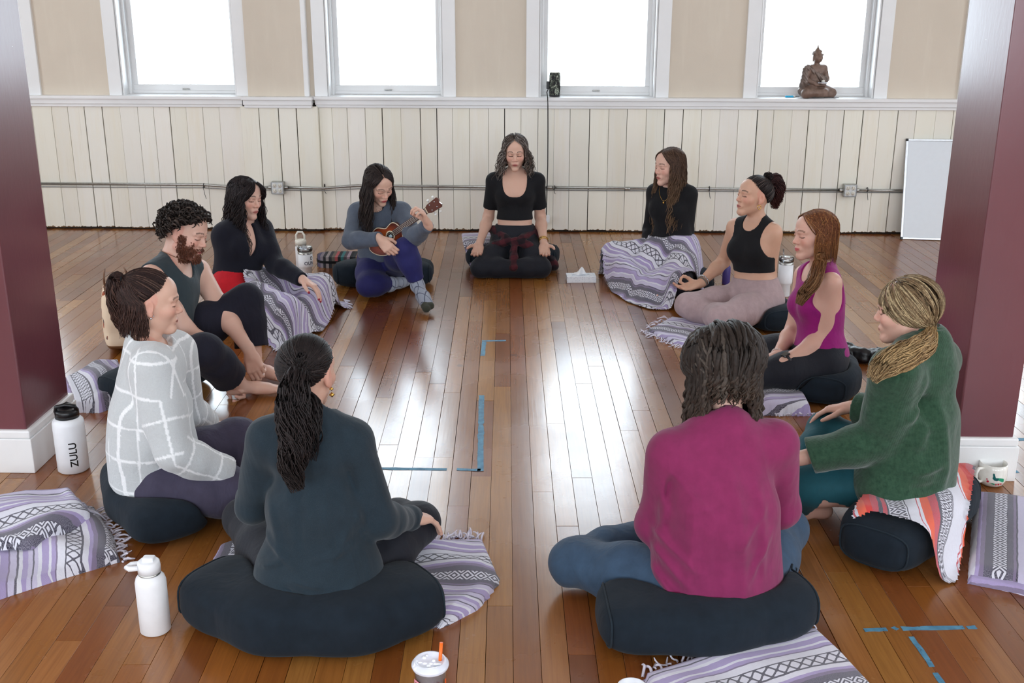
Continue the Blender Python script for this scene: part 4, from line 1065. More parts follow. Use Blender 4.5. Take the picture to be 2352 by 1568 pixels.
# ---- B: long brown hair, blanket over the lap
fig, P = person('B', (-.84, -.54, -.03), 'woman with long brown hair in black long-sleeved top, striped blanket over her lap', dict(bust=.05, under=-.005))
build_body(fig, SKINS['fair'], P, lin(70, 48, 38), [('R', (.15, -.45, -.85), (.5, -.2, -.5), 'relax'), ('L', (-.45, -.35, -.85), (-.2, -.4, -.5), 'relax')])
make_shirt(fig, M_BLACK, P, 'long_sleeved_top', inf=.007, hem=-.05, cuff=-.055,  neck=(.062, .062, .05), nc=(0, .012, .03), seed=5, amp=.002)
_, SIT['B'] = make_trousers(fig, M_LEGGING, P, 'leggings', amp=.001)
for q in 'RL': SIT['B'].rc(fig.J['w'+q], fig.J['w'+q]+np.array([-.02, -.06, -.10]), .045, .055, .03)
def necklace(fig, root, m=M_GOLD, drop=.10, pend=True, r=.0013, w=.052):
    pts = [fig.N(w*math.sin(a), .055*math.cos(a)+.02, .012-drop*max(0, math.cos(a))**1.6) for a in np.linspace(-math.pi, math.pi, 26, endpoint=False)]
    pts = push_out(fig, np.array(pts)[None], .011)[0]
    g = Geo(); g.tube(pts, r, 5, closed=True)
    if pend: 
        c = pts[13]; g.lathe([(0, -.010), (.007, -.006), (.008, 0), (.007, .006), (0, .010)], 10, TM(c+fig.f*.004-fig.u*.010))
    return g.build('necklace', m, root)
necklace(fig, P)
cap(fig, P, lin(60, 42, 34), extra=[((-.045, -.05, -.02), (-.05, -.07, -.15), .034, .028), ((.045, -.05, -.02), (.05, -.07, -.15), .034, .028)], low=None, face=((0, .088, -.05), (.068, .10, .118)))
loose_hair(fig, P, lin(80, 58, 46), 400, .0, .31, .07, 50, .010, .13, 12, .05, lin(166, 134, 102), lin(120, 92, 72), .3, .0052, .04, seg=(8, 17), tip0=.4, fwd=.05)

# ---- C: cropped tank, taupe leggings
fig, P = person('C', (-.93, -.36, .16), 'woman in black cropped tank and taupe leggings with hair tied up, eyes closed', dict(bust=.054, leg=1.05, arm=1.06))
build_body(fig, SKINS['warm'], P, lin(50, 36, 30), [('R', (-.85, -.35, -.12), (.05, -.25, .95), 'mudra'), ('L', (-.62, -.68, -.30), (-.1, -.35, .9), 'cup')])
make_shirt(fig, M_BLACK, P, 'cropped_tank', inf=.007, hem=.155, sleeve=None, neck=(.056, .075, .068), nc=(0, .035, .012), armhole=(.075, .115, .125, .026, -.02), seed=6, amp=.001)
_, SIT['C'] = make_trousers(fig, M_TAUPE, P, 'leggings', waist=.115, inf=.010, ankle=.95, amp=.003, freq=18)
bracelet(fig, 'R', 'beaded_bracelet', plain('grey_beads', lin(120, 112, 104), .4, .3), P, .025, .032, .0062, 1); bracelet(fig, 'R', 'beaded_bracelet', M_SILVER, P, .042, .034, .0055, 1)
bracelet(fig, 'L', 'black_bracelet', M_BLACK, P, .02, .031, .0045)
cap(fig, P, lin(40, 30, 28), low=-.05, plane=True)
pulled_hair(fig, P, lin(46, 35, 33), (180, 42), 260, 13, streak=lin(120, 104, 96), streak_p=.10)
t0 = fig.HP(on_head(hdir(np.array([180.]), np.array([40.])), np.array([1.02])))[0]
bundle(fig, P, [t0+np.array([0, 0, .0]), t0-fig.HR[:, 1]*.035+np.array([0, 0, .022]), t0-fig.HR[:, 1]*.058+np.array([0, 0, -.03]), t0-fig.HR[:, 1]*.05+np.array([0, 0, -.10]), t0-fig.HR[:, 1]*.045+np.array([0, 0, -.155])], [.018, .036, .040, .034, .012], lin(62, 34, 34), 150, 14, .012, .07, tip=lin(96, 50, 44))
bundle(fig, P, [t0+np.array([0, 0, .0]), t0+np.array([0, 0, .028]), t0+fig.HR[:, 1]*.02+np.array([0, 0, .034]), t0+fig.HR[:, 1]*.035+np.array([0, 0, .018])], [.012, .022, .02, .008], lin(40, 30, 30), 50, 15, .008, .05, name='hair_tuft')
drop_earring(fig, -1, M_GOLD, P, hoop=True)

# ---- D: magenta tank
fig, P = person('D', (-.97, -.24, -.02), 'smiling woman in magenta sleeveless top with auburn hair over one shoulder', dict(bust=.054, leg=1.0, smile=True))
build_body(fig, SKINS['pink'], P, lin(96, 66, 48), [('R', (-.75, .3, -.35), (.1, .1, -1), 'relax'), ('L', (-.85, -.15, -.35), (.1, .3, -.9), 'relax')], lip=(196, 96, 100))
make_shirt(fig, M_MAGENTA, P, 'tank_top', inf=.008, hem=.015, sleeve=None, neck=(.062, .075, .085), nc=(0, .045, .012), armhole=(.060, .105, .118, .030, -.022), seed=7, amp=.0025, freq=15)
_, SIT['D'] = make_trousers(fig, M_LEGGING, P, 'leggings', waist=.07, amp=.002, ankle=.95)
def watch(fig, q, root):
    w, e = fig.J['w'+q], fig.J['e'+q]; d = nrm(w-e); c = w-d*.02; a = nrm(np.cross(d, [0, 0, 1.])); b = np.cross(a, d)
    g = Geo(); g.tube([c+(a*math.cos(x)+b*math.sin(x))*.031 for x in np.linspace(0, 2*math.pi, 22, endpoint=False)], .008, 6, closed=True)
    g.build('watch', plain('watch_strap', lin(36, 32, 36), .5), root)
    o = c+b*.034-a*.004; g = Geo(); g.box((-.018, -.016, -.005), (.018, .016, .006), .004, frame_m(o, d, a, b)); g.build('watch_case', plain('watch_glass', lin(18, 18, 22), .08, 0, bump=0, coat=1.), root)
watch(fig, 'L', P); bracelet(fig, 'R', 'pearl_bracelet', plain('pearl', lin(224, 208, 202), .3), P, .02, .030, .004, 1)
cap(fig, P, lin(96, 62, 42), extra=[((-.045, -.04, 0), (-.052, -.04, -.09), .030, .024), ((.045, -.045, 0), (.045, -.055, -.08), .030, .024)], low=None, face=((0, .090, -.05), (.070, .096, .118)))
loose_hair(fig, P, lin(122, 72, 44), 360, .002, .125, .015, 60, .002, .3, 16, .03, lin(158, 108, 68), lin(186, 130, 78), .3, .005, -.02, seg=(9, 9), tip0=.5, el=-10)
bl = [fig.H((-.070, .0, -.07)), fig.H((-.075, .012, -.13)), at_y(1868, 648, 5.02), at_y(1846, 676, 4.98), at_y(1834, 700, 4.97)]
bundle(fig, P, bl, [.026, .034, .034, .036, .020], lin(134, 88, 54), 200, 17, .004, .2, tip=lin(140, 106, 76), streak=lin(186, 142, 98), streak_p=.3, name='side_hair', flat=.6, lvar=.08, tip0=.4)

# ---- E: green sweater, from behind
fig, P = person('E', (-.90, .42, -.10), 'woman in loose green knitted sweater with blonde low ponytail, sitting on round cushion', dict(bust=.03, under=-.008))
build_body(fig, SKINS['pink'], P, lin(120, 92, 66), [('R', (-.82, .42, -.22), (-.1, -.1, -1), 'drape'), ('L', (-.86, .30, -.36), (.1, .2, -.95), 'relax')], heads=.004, ears=False)
J = fig.J
make_shirt(fig, M_GREEN, P, 'sweater', inf=.034, hem=(J['pel']+np.array([0, 0, -.085]), (-.1, .1, -1.)), neck=(.058, .058, .055), nc=(0, .006, .055), hipx=1.12, waistx=1.30, sinf=.036, uinf=.036, cuff=.035, cuff_ring=True, seed=8, amp=.007, freq=8, wave2=(93, 9, .008, (1, 1, .5)), folds=(3.58, [(2118, 905, 2136, 985, .034, -.011), (2136, 985, 2080, 1050, .028, -.009), (2078, 1030, 2110, 960, .024, .007), (2040, 960, 2100, 930, .02, .008), (2155, 900, 2165, 1120, .022, .008), (2060, 1075, 2140, 1060, .016, .008), (2040, 1110, 2130, 1110, .014, -.006), (2100, 850, 2090, 930, .02, .006)]), h=.0062, bag=[(fig.J['che']-fig.u*.06, (.165, .135, .17)), (J['eL']*.55+J['sL']*.45-fig.f*.01, (.075, .08, .11))])
S = SDF(); S.rc(fig.N(0, -.002, .03), fig.N(0, -.008, .075), .066, .060, .01); S.cut(fig.N(0, -.008, .085), fig.u, .12, .1); sdf_obj(S, 'collar', M_GREEN, P, .006)
_, SIT['E'] = make_trousers(fig, M_TEALLEG, P, 'leggings', inf=.010, amp=.001, ankle=.86)
DB, LB = lin(92, 74, 56), lin(196, 168, 126)
cap(fig, P, DB, low=-.06, plane=True, face=((0, .096, -.048), (.076, .090, .112)))
tie = at_y(2138, 757, 3.70); tl = fig.HL(tie[None])[0]-HC
def pulled_to(fig, P, base, tl, n, seed, streak, sp, r0=.0048, lift=1.02, maxaz=180, cover=False):
    n = int(n*HN); r0 *= HRK
    rng = np.random.default_rng(seed); az = rng.uniform(-maxaz, maxaz, n); aa = np.abs(az)
    hl = np.interp(aa, [0, 35, 62, 85, 105, 130, 180], [38, 34, 8, -20, -30, -36, -38] if cover else [40, 36, 16, 4, -16, -34, -38]); el = np.minimum(hl+np.where(rng.random(n) < .5, rng.uniform(0, 4, n), rng.uniform(0, 60, n)), 84)
    n0 = hdir(az, el); n1 = np.tile(tl, (n, 1))+rng.normal(0, .008, (n, 3)); t = np.linspace(0, 1, 12)
    D = slerp(n0, n1, t); f = (1.01+.02*np.sin(t*np.pi))[None, :]*lift+rng.normal(0, .012, (n, 1))*(1-t)[None]
    L = on_head(D, f); w = np.clip((t-.75)/.25, 0, 1)[None, :, None]; L = L*(1-w)+(HC+n1)[:, None, :]*w
    return finish_locks(fig, fig.HP(L), rng, P, 'hair_locks', r0, hair_cols(rng, n, 12, base, .25, None, .5, streak, sp), False, sides=3)
pulled_to(fig, P, lin(128, 104, 76), tl, 420, 21, lin(214, 190, 148), .42, cover=True, lift=1.05)
g = Geo(); g.tube([tie+np.array([.010*math.cos(a), .012*math.sin(a)*.6, .016*math.sin(a)]) for a in np.linspace(0, 6.28, 12, endpoint=False)], .006, 6, closed=True); g.build('hair_tie', M_GREYBLUE, P)
bundle(fig, P, [tie, at_y(2125, 790, 3.60), at_y(2080, 815, 3.50), at_y(2030, 840, 3.475), at_y(1998, 872, 3.47)], [.020, .040, .046, .040, .018], lin(190, 156, 108), 190, 22, .008, .13, tip=lin(204, 176, 132), streak=lin(120, 90, 58), streak_p=.25, r0=.0052)
bundle(fig, P, [fig.H((.02, -.085, -.06)), tie+np.array([.015, .02, -.02]), tie+np.array([.03, .0, -.055])], [.02, .022, .016], lin(80, 62, 46), 50, 23, .004, .1, name='nape_hair')

# ---- F: raspberry shirt, from behind, dark locs
fig, P = person('F', (-.12, .90, -.42), 'person with dark matted shoulder-length hair in raspberry long-sleeved shirt, back to camera', dict(under=-.008, bust=0., hip=(.175, .135, .12), rib=(.155, .115), waist=(.140, .108)))
J = fig.J
build_body(fig, SKINS['fair'], P, lin(60, 46, 38), [('R', (-.9, .2, -.2), (0, .2, -1), 'relax'), ('L', (.9, .2, -.2), (0, .2, -1), 'relax')], heads=.0045)
make_shirt(fig, M_MAROON, P, 'long_sleeved_shirt', inf=.022, hem=(J['pel']+np.array([0, 0, -.095]), (0.05, .25, -1.)), neck=(.072, .062, .06), nc=(0, .022, .040), hipx=1.06, waistx=1.12, sinf=.026, uinf=.030, seed=9, amp=.005, freq=8, wave2=(91, 13, .006, (1, 1, .28)), folds=(2.94, [(1592, 1110, 1575, 1400, .016, .007), (1690, 1090, 1705, 1390, .020, .007), (1752, 1120, 1762, 1330, .014, .006), (1560, 1105, 1548, 1250, .013, -.012), (1490, 1250, 1575, 1345, .011, .008), (1484, 1290, 1560, 1385, .010, .008), (1500, 1225, 1600, 1310, .011, .007), (1515, 1340, 1600, 1420, .011, .006), (1545, 1090, 1640, 1190, .012, .005), (1770, 1160, 1690, 1250, .014, .006), (1780, 1230, 1720, 1330, .012, .006), (1640, 1180, 1640, 1420, .018, -.005), (1560, 1180, 1650, 1150, .014, .005)]), h=.0060, bag=[(fig.J['pel']+fig.u*.12, (.185, .14, .16)), (J['che'], (.172, .128, .17))])
_, SIT['F'] = make_trousers(fig, M_SLATE, P, 'trousers', inf=.020, amp=.006, freq=17, ankle=.97, flare=.01, h=.007)
S = SDF(); fig.foot(S, 'R', .007); sdf_obj(S, 'sock', fabric('orange_sock', lin(232, 104, 52), .9), P, .006, None, .003)
g = Geo(); g.box((-.014, -.003, -.010), (.014, .003, .010), .002, frame_m(at_y(1513, 1396, 2.93), (.8, -.3, -.5), (.3, .95, 0), (.5, -.1, .85))); g.build('care_tag', M_TRIM, P)
HB = lin(62, 51, 45)
cap(fig, P, lin(44, 36, 32), low=-.09, face=((0, .105, -.05), (.052, .07, .11)), extra=[((-.05, -.03, .0), (-.080, .0, -.11), .045, .030), ((.05, -.03, .0), (.075, .0, -.10), .045, .030)], grow=1.05)
loose_hair(fig, P, lin(56, 47, 42), 1000, .0, .235, .04, 20, .0075, .045, 24, .46, lin(84, 68, 56), lin(96, 86, 78), .12, .0072, .05, seg=(9, 15), el=-18, off=.008, nape=.075, sides=5)
def frizz(fig, root, base, n, seed, r0=.002, amp=.012, zlo=-.5, L=.05):
    rng = np.random.default_rng(seed); D = hdir(rng.uniform(-180, 180, n), np.degrees(np.arcsin(rng.uniform(-.35, 1, n)))); az = np.degrees(np.arctan2(D[:, 0], D[:, 1]))
    D = D[(np.abs(az) > 40) | (D[:, 2] > .62)]; n = len(D); m = 9; t = np.linspace(0, 1, m); A = on_head(D, np.full(n, 1.10))
    W = fig.HP(A); out = nrm_rows(W-fig.hc); dn = nrm_rows(np.array([0, 0, -1.])-out*(-out[:, 2:3])); lat = nrm_rows(np.cross(out, dn)); ph = rng.uniform(0, 6.28, n)[:, None]; k = rng.uniform(8, 16, n)[:, None]
    a = amp*rng.uniform(.5, 1.2, n)[:, None]
    P = W[:, None]+dn[:, None]*(t[None, :, None]*L)+lat[:, None]*(a*np.sin(k*t[None]+ph))[:, :, None]+out[:, None]*(a*(.6+np.cos(k*t[None]+ph)))[:, :, None]
    return finish_locks(fig, P, rng, root, 'frizz', r0, hair_cols(rng, n, m, base, .35), False)
frizz(fig, P, lin(84, 72, 64), 120, 25, .0018, .005, L=.06)
def back_chain(fig, root, m=M_SILVER):
    pts = push_out(fig, np.array([fig.N(.058*math.sin(a), .058*math.cos(a), .038-.02*math.cos(a)) for a in np.linspace(0, 6.28, 26, endpoint=False)])[None], .008)[0]
    g = Geo(); g.tube(pts, .0018, 5, closed=True); return g.build('necklace', m, root)
back_chain(fig, P)

# ---- G: dark teal shirt and ponytail, from behind
fig, P = person('G', (.30, .94, -.10), 'woman with long dark ponytail in dark teal long-sleeved shirt, back to camera', dict(under=-.008, bust=.02, hip=(.170, .13, .115), neck=.046))
J = fig.J
build_body(fig, SKINS['light'], P, lin(40, 30, 28), [('R', (.62, .62, -.28), (.2, .1, -.97), 'drape'), ('L', (.3, .85, -.3), (0, .1, -1), 'relax')], heads=.0042)
make_shirt(fig, M_DKTEAL, P, 'long_sleeved_shirt', inf=.014, hem=(J['pel']+np.array([0, 0, -.105]), (0, .18, -1.)), neck=(.066, .056, .05), nc=(0, .016, .045), hipx=1.04, waistx=1.12, sinf=.017, uinf=.016, cuff=-.045, cuff_ring=True, seed=10, amp=.004, freq=8, wave2=(92, 10, .005, (.6, .6, 1.2)), folds=(2.92, [(668, 1326, 745, 1342, .010, .007), (650, 1345, 720, 1372, .010, -.006), (594, 1310, 645, 1290, .010, .007), (682, 1130, 690, 1275, .015, -.006), (815, 1200, 838, 1262, .012, .008), (800, 1230, 760, 1300, .013, .006), (610, 1170, 640, 1280, .014, .007), (720, 1290, 810, 1270, .010, .005), (600, 1250, 690, 1310, .011, .006), (660, 1180, 640, 1010, .012, .003), (770, 1040, 812, 1180, .014, -.006), (740, 1130, 745, 1260, .016, .005), (820, 1340, 760, 1390, .012, .006)]), h=.0060, bag=[(J['pel']+fig.u*.06, (.180, .135, .13))])
_, SIT['G'] = make_trousers(fig, M_LEGGING, P, 'leggings', inf=.012, amp=.002, ankle=.9)
cap(fig, P, lin(30, 25, 26), low=-.085, plane=True)
G0 = at_y(690, 856, 3.055); tl = fig.HL(G0[None])[0]-HC
pulled_to(fig, P, lin(40, 33, 33), tl, 340, 26, lin(70, 60, 58), .15, .0045, 1.0)
bundle(fig, P, [G0, at_y(683, 862, 3.01), at_y(672, 930, 2.97), at_y(680, 1010, 2.945), at_y(672, 1070, 2.92), at_y(684, 1130, 2.90)], [.020, .032, .046, .044, .036, .010], lin(42, 34, 34), 210, 27, .012, .10, tip=lin(52, 42, 40), r0=.0055, m=24, lvar=.14)
bundle(fig, P, [fig.H((.02, -.09, -.05)), at_y(712, 930, 3.02), at_y(715, 990, 2.97), at_y(716, 1060, 2.945)], [.02, .03, .03, .012], lin(40, 33, 33), 70, 28, .010, .1, name='loose_hair', lvar=.2)
for q in (1,):
    p = fig.H((.080, .004, -.040)); g = Geo(); g.lathe([(0, -.007), (.007, 0), (0, .007)], 12, TM(p)); g.lathe([(0, -.009), (.009, 0), (0, .009)], 12, TM(p+np.array([.001, -.002, -.018]))); g.build('earring', M_GOLD, P)

# ---- H: pale grey windowpane sweater, in profile
fig, P = person('H', (.93, .30, -.10), 'woman with half-tied dark hair in pale grey sweater with white grid lines, in profile', dict(bust=.03, under=-.008))
J = fig.J
build_body(fig, SKINS['light'], P, lin(70, 52, 42), [('R', (.9, .15, -.3), (0, .1, -1), 'relax'), ('L', (.88, .15, -.35), (.1, .1, -1), 'relax')], heads=.0032)
def sweater_cols(V):
    base = np.tile(lin(196, 200, 202), (len(V), 1)); white = np.array(lin(240, 242, 244)); J = fig.J
    d = V-J['che']; x, y, z = d@fig.r, d@fig.f, d@fig.u
    arm = np.zeros(len(V), bool); ta = np.zeros(len(V)); ang = np.zeros(len(V))
    for q in 'RL':
        for a, b, o in ((J['s'+q], J['e'+q], 0), (J['e'+q], J['w'+q], .275)):
            ab = b-a; L = np.linalg.norm(ab); t = ((V-a)@ab)/L/L; p = a+np.clip(t, 0, 1)[:, None]*ab; r = np.linalg.norm(V-p, axis=1)
            m = (r < .085) & (t > (.38 if o == 0 else 0)); arm |= m; ta[m] = o+t[m]*L
            u = nrm(np.cross(ab, [0, 0, 1.])); w = np.cross(nrm(ab), u); ang[m] = np.arctan2((V-p)[m]@w, (V-p)[m]@u)
    lw = .0045
    l1 = (np.abs((z+.06) % .125-.0625) < lw) | (np.abs((x+.03) % .125-.0625) < lw); l1 |= (np.abs((y+.0625) % .125-.0625) < lw*.8) & (np.abs(x) > .11)
    l2 = (np.abs(ta % .125-.06) < lw) | (np.abs((ang+.4) % 1.57-.78) < .062)
    m = np.where(arm, l2, l1); base[m] = white; return base
make_shirt(fig, M_SWEATER, P, 'sweater', inf=.030, hem=(J['pel']+np.array([0, 0, -.075]), (.15, 0, -1.)), neck=(.082, .078, .06), nc=(0, .012, .045), hipx=1.06, waistx=1.25, sinf=.030, uinf=.042, cuff=.02, cuff_ring=True, seed=12, amp=.006, freq=8, h=.0055, bag=[(J['che']-fig.u*.08, (.17, .14, .17))], col=sweater_cols)
_, SIT['H'] = make_trousers(fig, M_PLUM, P, 'trousers', inf=.024, amp=.008, freq=14, ankle=.97, flare=.02)
HH = lin(58, 38, 34)
cap(fig, P, lin(38, 26, 25), low=None, plane=True, face=((0, .092, -.046), (.078, .104, .112)), extra=[((-.04, -.055, 0), (-.042, -.06, -.075), .034, .026), ((.04, -.055, 0), (.042, -.06, -.075), .034, .026)])
pulled_hair(fig, P, lin(52, 36, 34), (180, 34), 300, 29, maxaz=124, tiew=1.06, streak=lin(104, 80, 70), streak_p=.15)
loose_hair(fig, P, HH, 360, .0, .105, .018, 98, .006, .08, 30, .07, lin(84, 58, 50), lin(98, 70, 60), .2, .0052, .03, seg=(8, 9), el=-14, y0=(-.085, -.05))
t0 = fig.HP(on_head(hdir(np.array([180.]), np.array([33.])), np.array([1.05])))[0]; bk = -fig.HR[:, 1]
g = Geo(); g.tube([t0+bk*.004+(fig.HR[:, 0]*math.cos(a)+fig.HR[:, 2]*math.sin(a))*.017 for a in np.linspace(0, 6.28, 14, endpoint=False)], .005, 6, closed=True); g.build('hair_tie', M_BLACK, P)
bundle(fig, P, [t0, t0+bk*.018+np.array([0, 0, .0]), t0+bk*.026+np.array([0, 0, -.06]), t0+bk*.016+np.array([0, 0, -.14]), t0+bk*.004+np.array([0, 0, -.20])], [.014, .026, .034, .036, .018], HH, 150, 31, .008, .09, tip=lin(92, 62, 52), streak=lin(104, 74, 62), streak_p=.2, lvar=.1)
for dz, r in ((-.038, .0055), (-.028, .004)):
    p = fig.H((.081, .004+(dz+.038)*.9, dz)); g = Geo(); g.lathe([(0, -r), (r, 0), (0, r)], 10, TM(p)); g.build('earring', M_SILVER, P)

# ---- I: bearded man in tank top holding his ankles
fig, P = person('I', (.92, -.24, -.26), 'bearded man with curly dark hair in dark sleeveless top, barefoot and holding his ankles', dict(bust=0, arm=1.18, leg=1.1, rib=(.165, .12), chest=(.16, .10), waist=(.150, .12), hip=(.17, .14, .12), neck=.060, hs=1.06, hand=1.08, barefeet='RL'))
build_body(fig, SKINS['fair'], P, lin(66, 44, 34), [('R', (.42, -.34, -.72), (-.1, -.85, -.35), 'curl'), ('L', (.30, -.30, -.85), (.1, .75, -.4), 'curl')], heads=.0036, beard=lin(104, 62, 46), male=True)
make_shirt(fig, M_TANK, P, 'tank_top', inf=.012, hem=-.09, sleeve=None, neck=(.070, .085, .10), nc=(0, .055, .010), armhole=(.066, .12, .135, .030, -.02), seed=13, amp=.004, freq=10, waistx=1.08)
_, SIT['I'] = make_trousers(fig, M_DKNAVY, P, 'cropped_trousers', inf=.018, amp=.004, freq=14, ankle=.72, flare=.022, floor=False)
def curls(fig, root, base, n, seed, r0=.006, L=.05, amp=.010, elmin=-22):
    rng = np.random.default_rng(seed); D = hdir(rng.uniform(-180, 180, n*2), np.degrees(np.arcsin(rng.uniform(-.5, 1, n*2)))); az = np.abs(np.degrees(np.arctan2(D[:, 0], D[:, 1]))); el = np.degrees(np.arcsin(D[:, 2]))
    lim = np.interp(az, [0, 40, 65, 95, 120, 180], [42, 36, 22, 6, -28, -34]); D = D[el > lim][:n]; n = len(D); m = 12; t = np.linspace(0, 1, m)
    W = fig.HP(on_head(D, rng.uniform(1.0, 1.10, n))); out = nrm_rows(W-fig.hc); dn = nrm_rows(np.array([0, 0, -1.])+rng.normal(0, .5, (n, 3))); dn = nrm_rows(dn-out*(out*dn).sum(1, keepdims=True)); lat = np.cross(out, dn); ph = rng.uniform(0, 6.28, n)[:, None]; k = rng.uniform(7, 13, n)[:, None]
    a = amp*rng.uniform(.7, 1.3, n)[:, None]*np.clip(t*3, .2, 1)[None]
    P = W[:, None]+dn[:, None]*(t[None, :, None]*L*rng.uniform(.6, 1.2, (n, 1, 1)))+lat[:, None]*(a*np.sin(k*t[None]+ph))[:, :, None]+out[:, None]*(a*(.9+np.cos(k*t[None]+ph)))[:, :, None]
    return finish_locks(fig, P, rng, root, 'curls', r0, hair_cols(rng, n, m, base, .3, None, .5, lin(92, 78, 70), .12), False)
cap(fig, P, lin(30, 25, 23), low=-.045, plane=True, grow=1.03, face=((0, .094, -.046), (.080, .102, .110)))
curls(fig, P, lin(50, 41, 37), 560, 32)
def beard(fig, root, base, seed):
    rng = np.random.default_rng(seed); n = 900; x = rng.uniform(-.06, .06, n); zz = rng.uniform(-.122, -.012, n)
    ok = (np.abs(x) > .045) | (zz < -.076) | ((np.abs(x) > .024) & (zz < -.050)) | ((zz > -.053) & (zz < -.044) & (np.abs(x) < .024)); ok &= ~((zz > -.04) & (np.abs(x) < .052)); x, zz = x[ok], zz[ok]
    P0 = fig.HP(np.stack([x, np.full(len(x), .10), zz], 1)); S = fig.S; d = -fig.HR[:, 1]
    for _ in range(14): P0 = P0+d[None]*np.clip(S.at(P0), -.01, .02)[:, None]*.9
    m2 = 260; sg = np.where(rng.random(m2) < .5, -1., 1.); yy = rng.uniform(.010, .046, m2); P1 = fig.HP(np.stack([sg*.10, yy, rng.uniform(-.082, .006, m2)-(yy-.02)*.4], 1))
    for _ in range(14): P1 = P1-(sg[:, None]*fig.HR[:, 0][None])*np.clip(S.at(P1), -.01, .02)[:, None]*.9
    P0 = np.concatenate([P0, P1]); keep = np.abs(S.at(P0)) < .004; P0 = P0[keep]; n = len(P0); N = S.grad(P0); m = 5; t = np.linspace(0, 1, m)
    v = nrm_rows(N*.55+np.array([0, 0, -1.])[None]*.7+rng.normal(0, .15, (n, 3))); L = rng.uniform(.010, .020, n)
    P = P0[:, None]-N[:, None]*.002+v[:, None]*(L[:, None]*t[None])[:, :, None]
    return finish_locks(fig, P, rng, root, 'beard', .0024, hair_cols(rng, n, m, base, .3), False)
beard(fig, P, lin(112, 66, 48), 33)
back_chain(fig, P, plain('bead_cord', lin(120, 84, 60), .6))

# ---- J: navy wrap top, long dark hair, blanket
fig, P = person('J', (.84, -.53, -.10), 'woman with long dark hair in navy wrap top and red trousers, hands on striped blanket', dict(bust=.056, arm=1.08))
J = fig.J
build_body(fig, SKINS['fair'], P, lin(44, 32, 30), [('R', (.74, -.52, -.42), (-.25, -.35, -.9), 'drape'), ('L', (.86, -.30, -.38), (-.3, -.2, -.93), 'drape')], nails=(150, 22, 50))
make_shirt(fig, M_NAVYWRAP, P, 'wrap_top', inf=.013, hem=-.02, neck=(.066, .066, .055), nc=(0, .018, .036), seed=14, amp=.003, wave2=(94, 14, .004, (1, 1, 1)), sinf=.014, uinf=.020, waistx=1.1, vneck=[((.012, .10, -.075), (.036, .075, .115))])
_, SIT['J'] = make_trousers(fig, M_RED, P, 'trousers', inf=.016, amp=.004, hipx=1.05)
cap(fig, P, lin(30, 25, 26), extra=[((-.05, -.045, -.0), (-.058, -.06, -.12), .030, .026), ((.05, -.045, -.0), (.058, -.06, -.12), .030, .026)], low=None, face=((0, .088, -.05), (.068, .10, .118)))
loose_hair(fig, P, lin(44, 36, 37), 380, -.01, .21, .06, 44, .012, .10, 34, .08, lin(58, 46, 44), lin(78, 70, 72), .15, .0052, .14, seg=(8, 14))
for q in (-1, 1): bundle(fig, P, [fig.H((q*.012, .075, .108)), fig.H((q*.040, .098, .075)), fig.H((q*.066, .082, .030)), fig.H((q*.080, .060, -.01))], [.006, .012, .014, .006], lin(44, 36, 37), 26, 35+q, .003, .1, name='fringe', r0=.004)

# ---- K: ukulele player
fig, P = person('K', (.56, -.72, -.46), 'woman in grey-blue sweater and navy leggings playing a ukulele', dict(bust=.055, leg=1.06, arm=1.06))
J = fig.J
build_body(fig, SKINS['light'], P, lin(44, 32, 28), [('R', (.62, -.38, -.55), (.25, .85, -.25), 'curl'), ('L', (-.30, -.30, .88), (-.82, -.30, -.3), 'fret')], lip=(190, 86, 90))
make_shirt(fig, M_GREYBLUE, P, 'sweater', inf=.013, hem=(J['pel']+np.array([0, 0, -.05]), (.1, -.35, -1.)), neck=(.062, .064, .05), nc=(0, .014, .036), seed=15, amp=.003, wave2=(95, 16, .0035, (1, 1, 1)), sinf=.014, uinf=.017, cuff_ring=True, cuff=.005, bag=[(J['pel']+fig.f*.03+fig.u*.05, (.15, .125, .13))])
_, SIT['K'] = make_trousers(fig, M_NAVYLEG, P, 'leggings', inf=.009, amp=.002, ankle=.86)
def m_sock():
    t = NT('grey_grid_sock'); p = t.pos(); s = t.sep(t.mapv(p, (1, 1, 1), (0, 0, 0), (.6, .4, .5))); f = lambda v: t.math('LESS_THAN', t.math('ABSOLUTE', t.math('SUBTRACT', t.math('FRACT', t.math('MULTIPLY', v, 22)), .5)), .05)
    c = t.mix(t.math('MAXIMUM', f(s[0]), f(s[1])), lin(150, 156, 170), lin(70, 76, 96)); return t.bsdf(c, .9, 0, t.bump(t.noise(p, 300, 2), .3, .002), sheen=.2)
M_SOCK = m_sock(); M_TOE = fabric('dark_olive_knit', lin(58, 60, 50), .9)
for q in 'RL':
    S = SDF(); k, a = J['k'+q], J['a'+q]; S.rc(lerp(k, a, .70), a, .046, .042, .02); fig.foot(S, q, .007); S.half(lerp(k, a, .78), k-a, 's'); o = sdf_obj(S, 'sock', M_SOCK, P, .005, None, .003)
    S = SDF(); fig.foot(S, q, .009); d = nrm(J['t'+q]-a); S.half(lerp(a, J['t'+q], .86), -d, 's'); sdf_obj(S, 'sock_toe', M_TOE, P, .005, None, .003)
cap(fig, P, lin(34, 27, 26), extra=[((-.05, -.045, -.0), (-.055, -.05, -.11), .030, .026), ((.05, -.045, -.0), (.058, -.055, -.11), .030, .026)], low=None, face=((0, .090, -.05), (.068, .10, .118)))
loose_hair(fig, P, lin(46, 36, 34), 400, .008, .25, .05, 50, .008, .14, 36, .06, lin(60, 47, 43), lin(80, 68, 62), .15, .0054, .10, seg=(8, 15), fwd=.10)
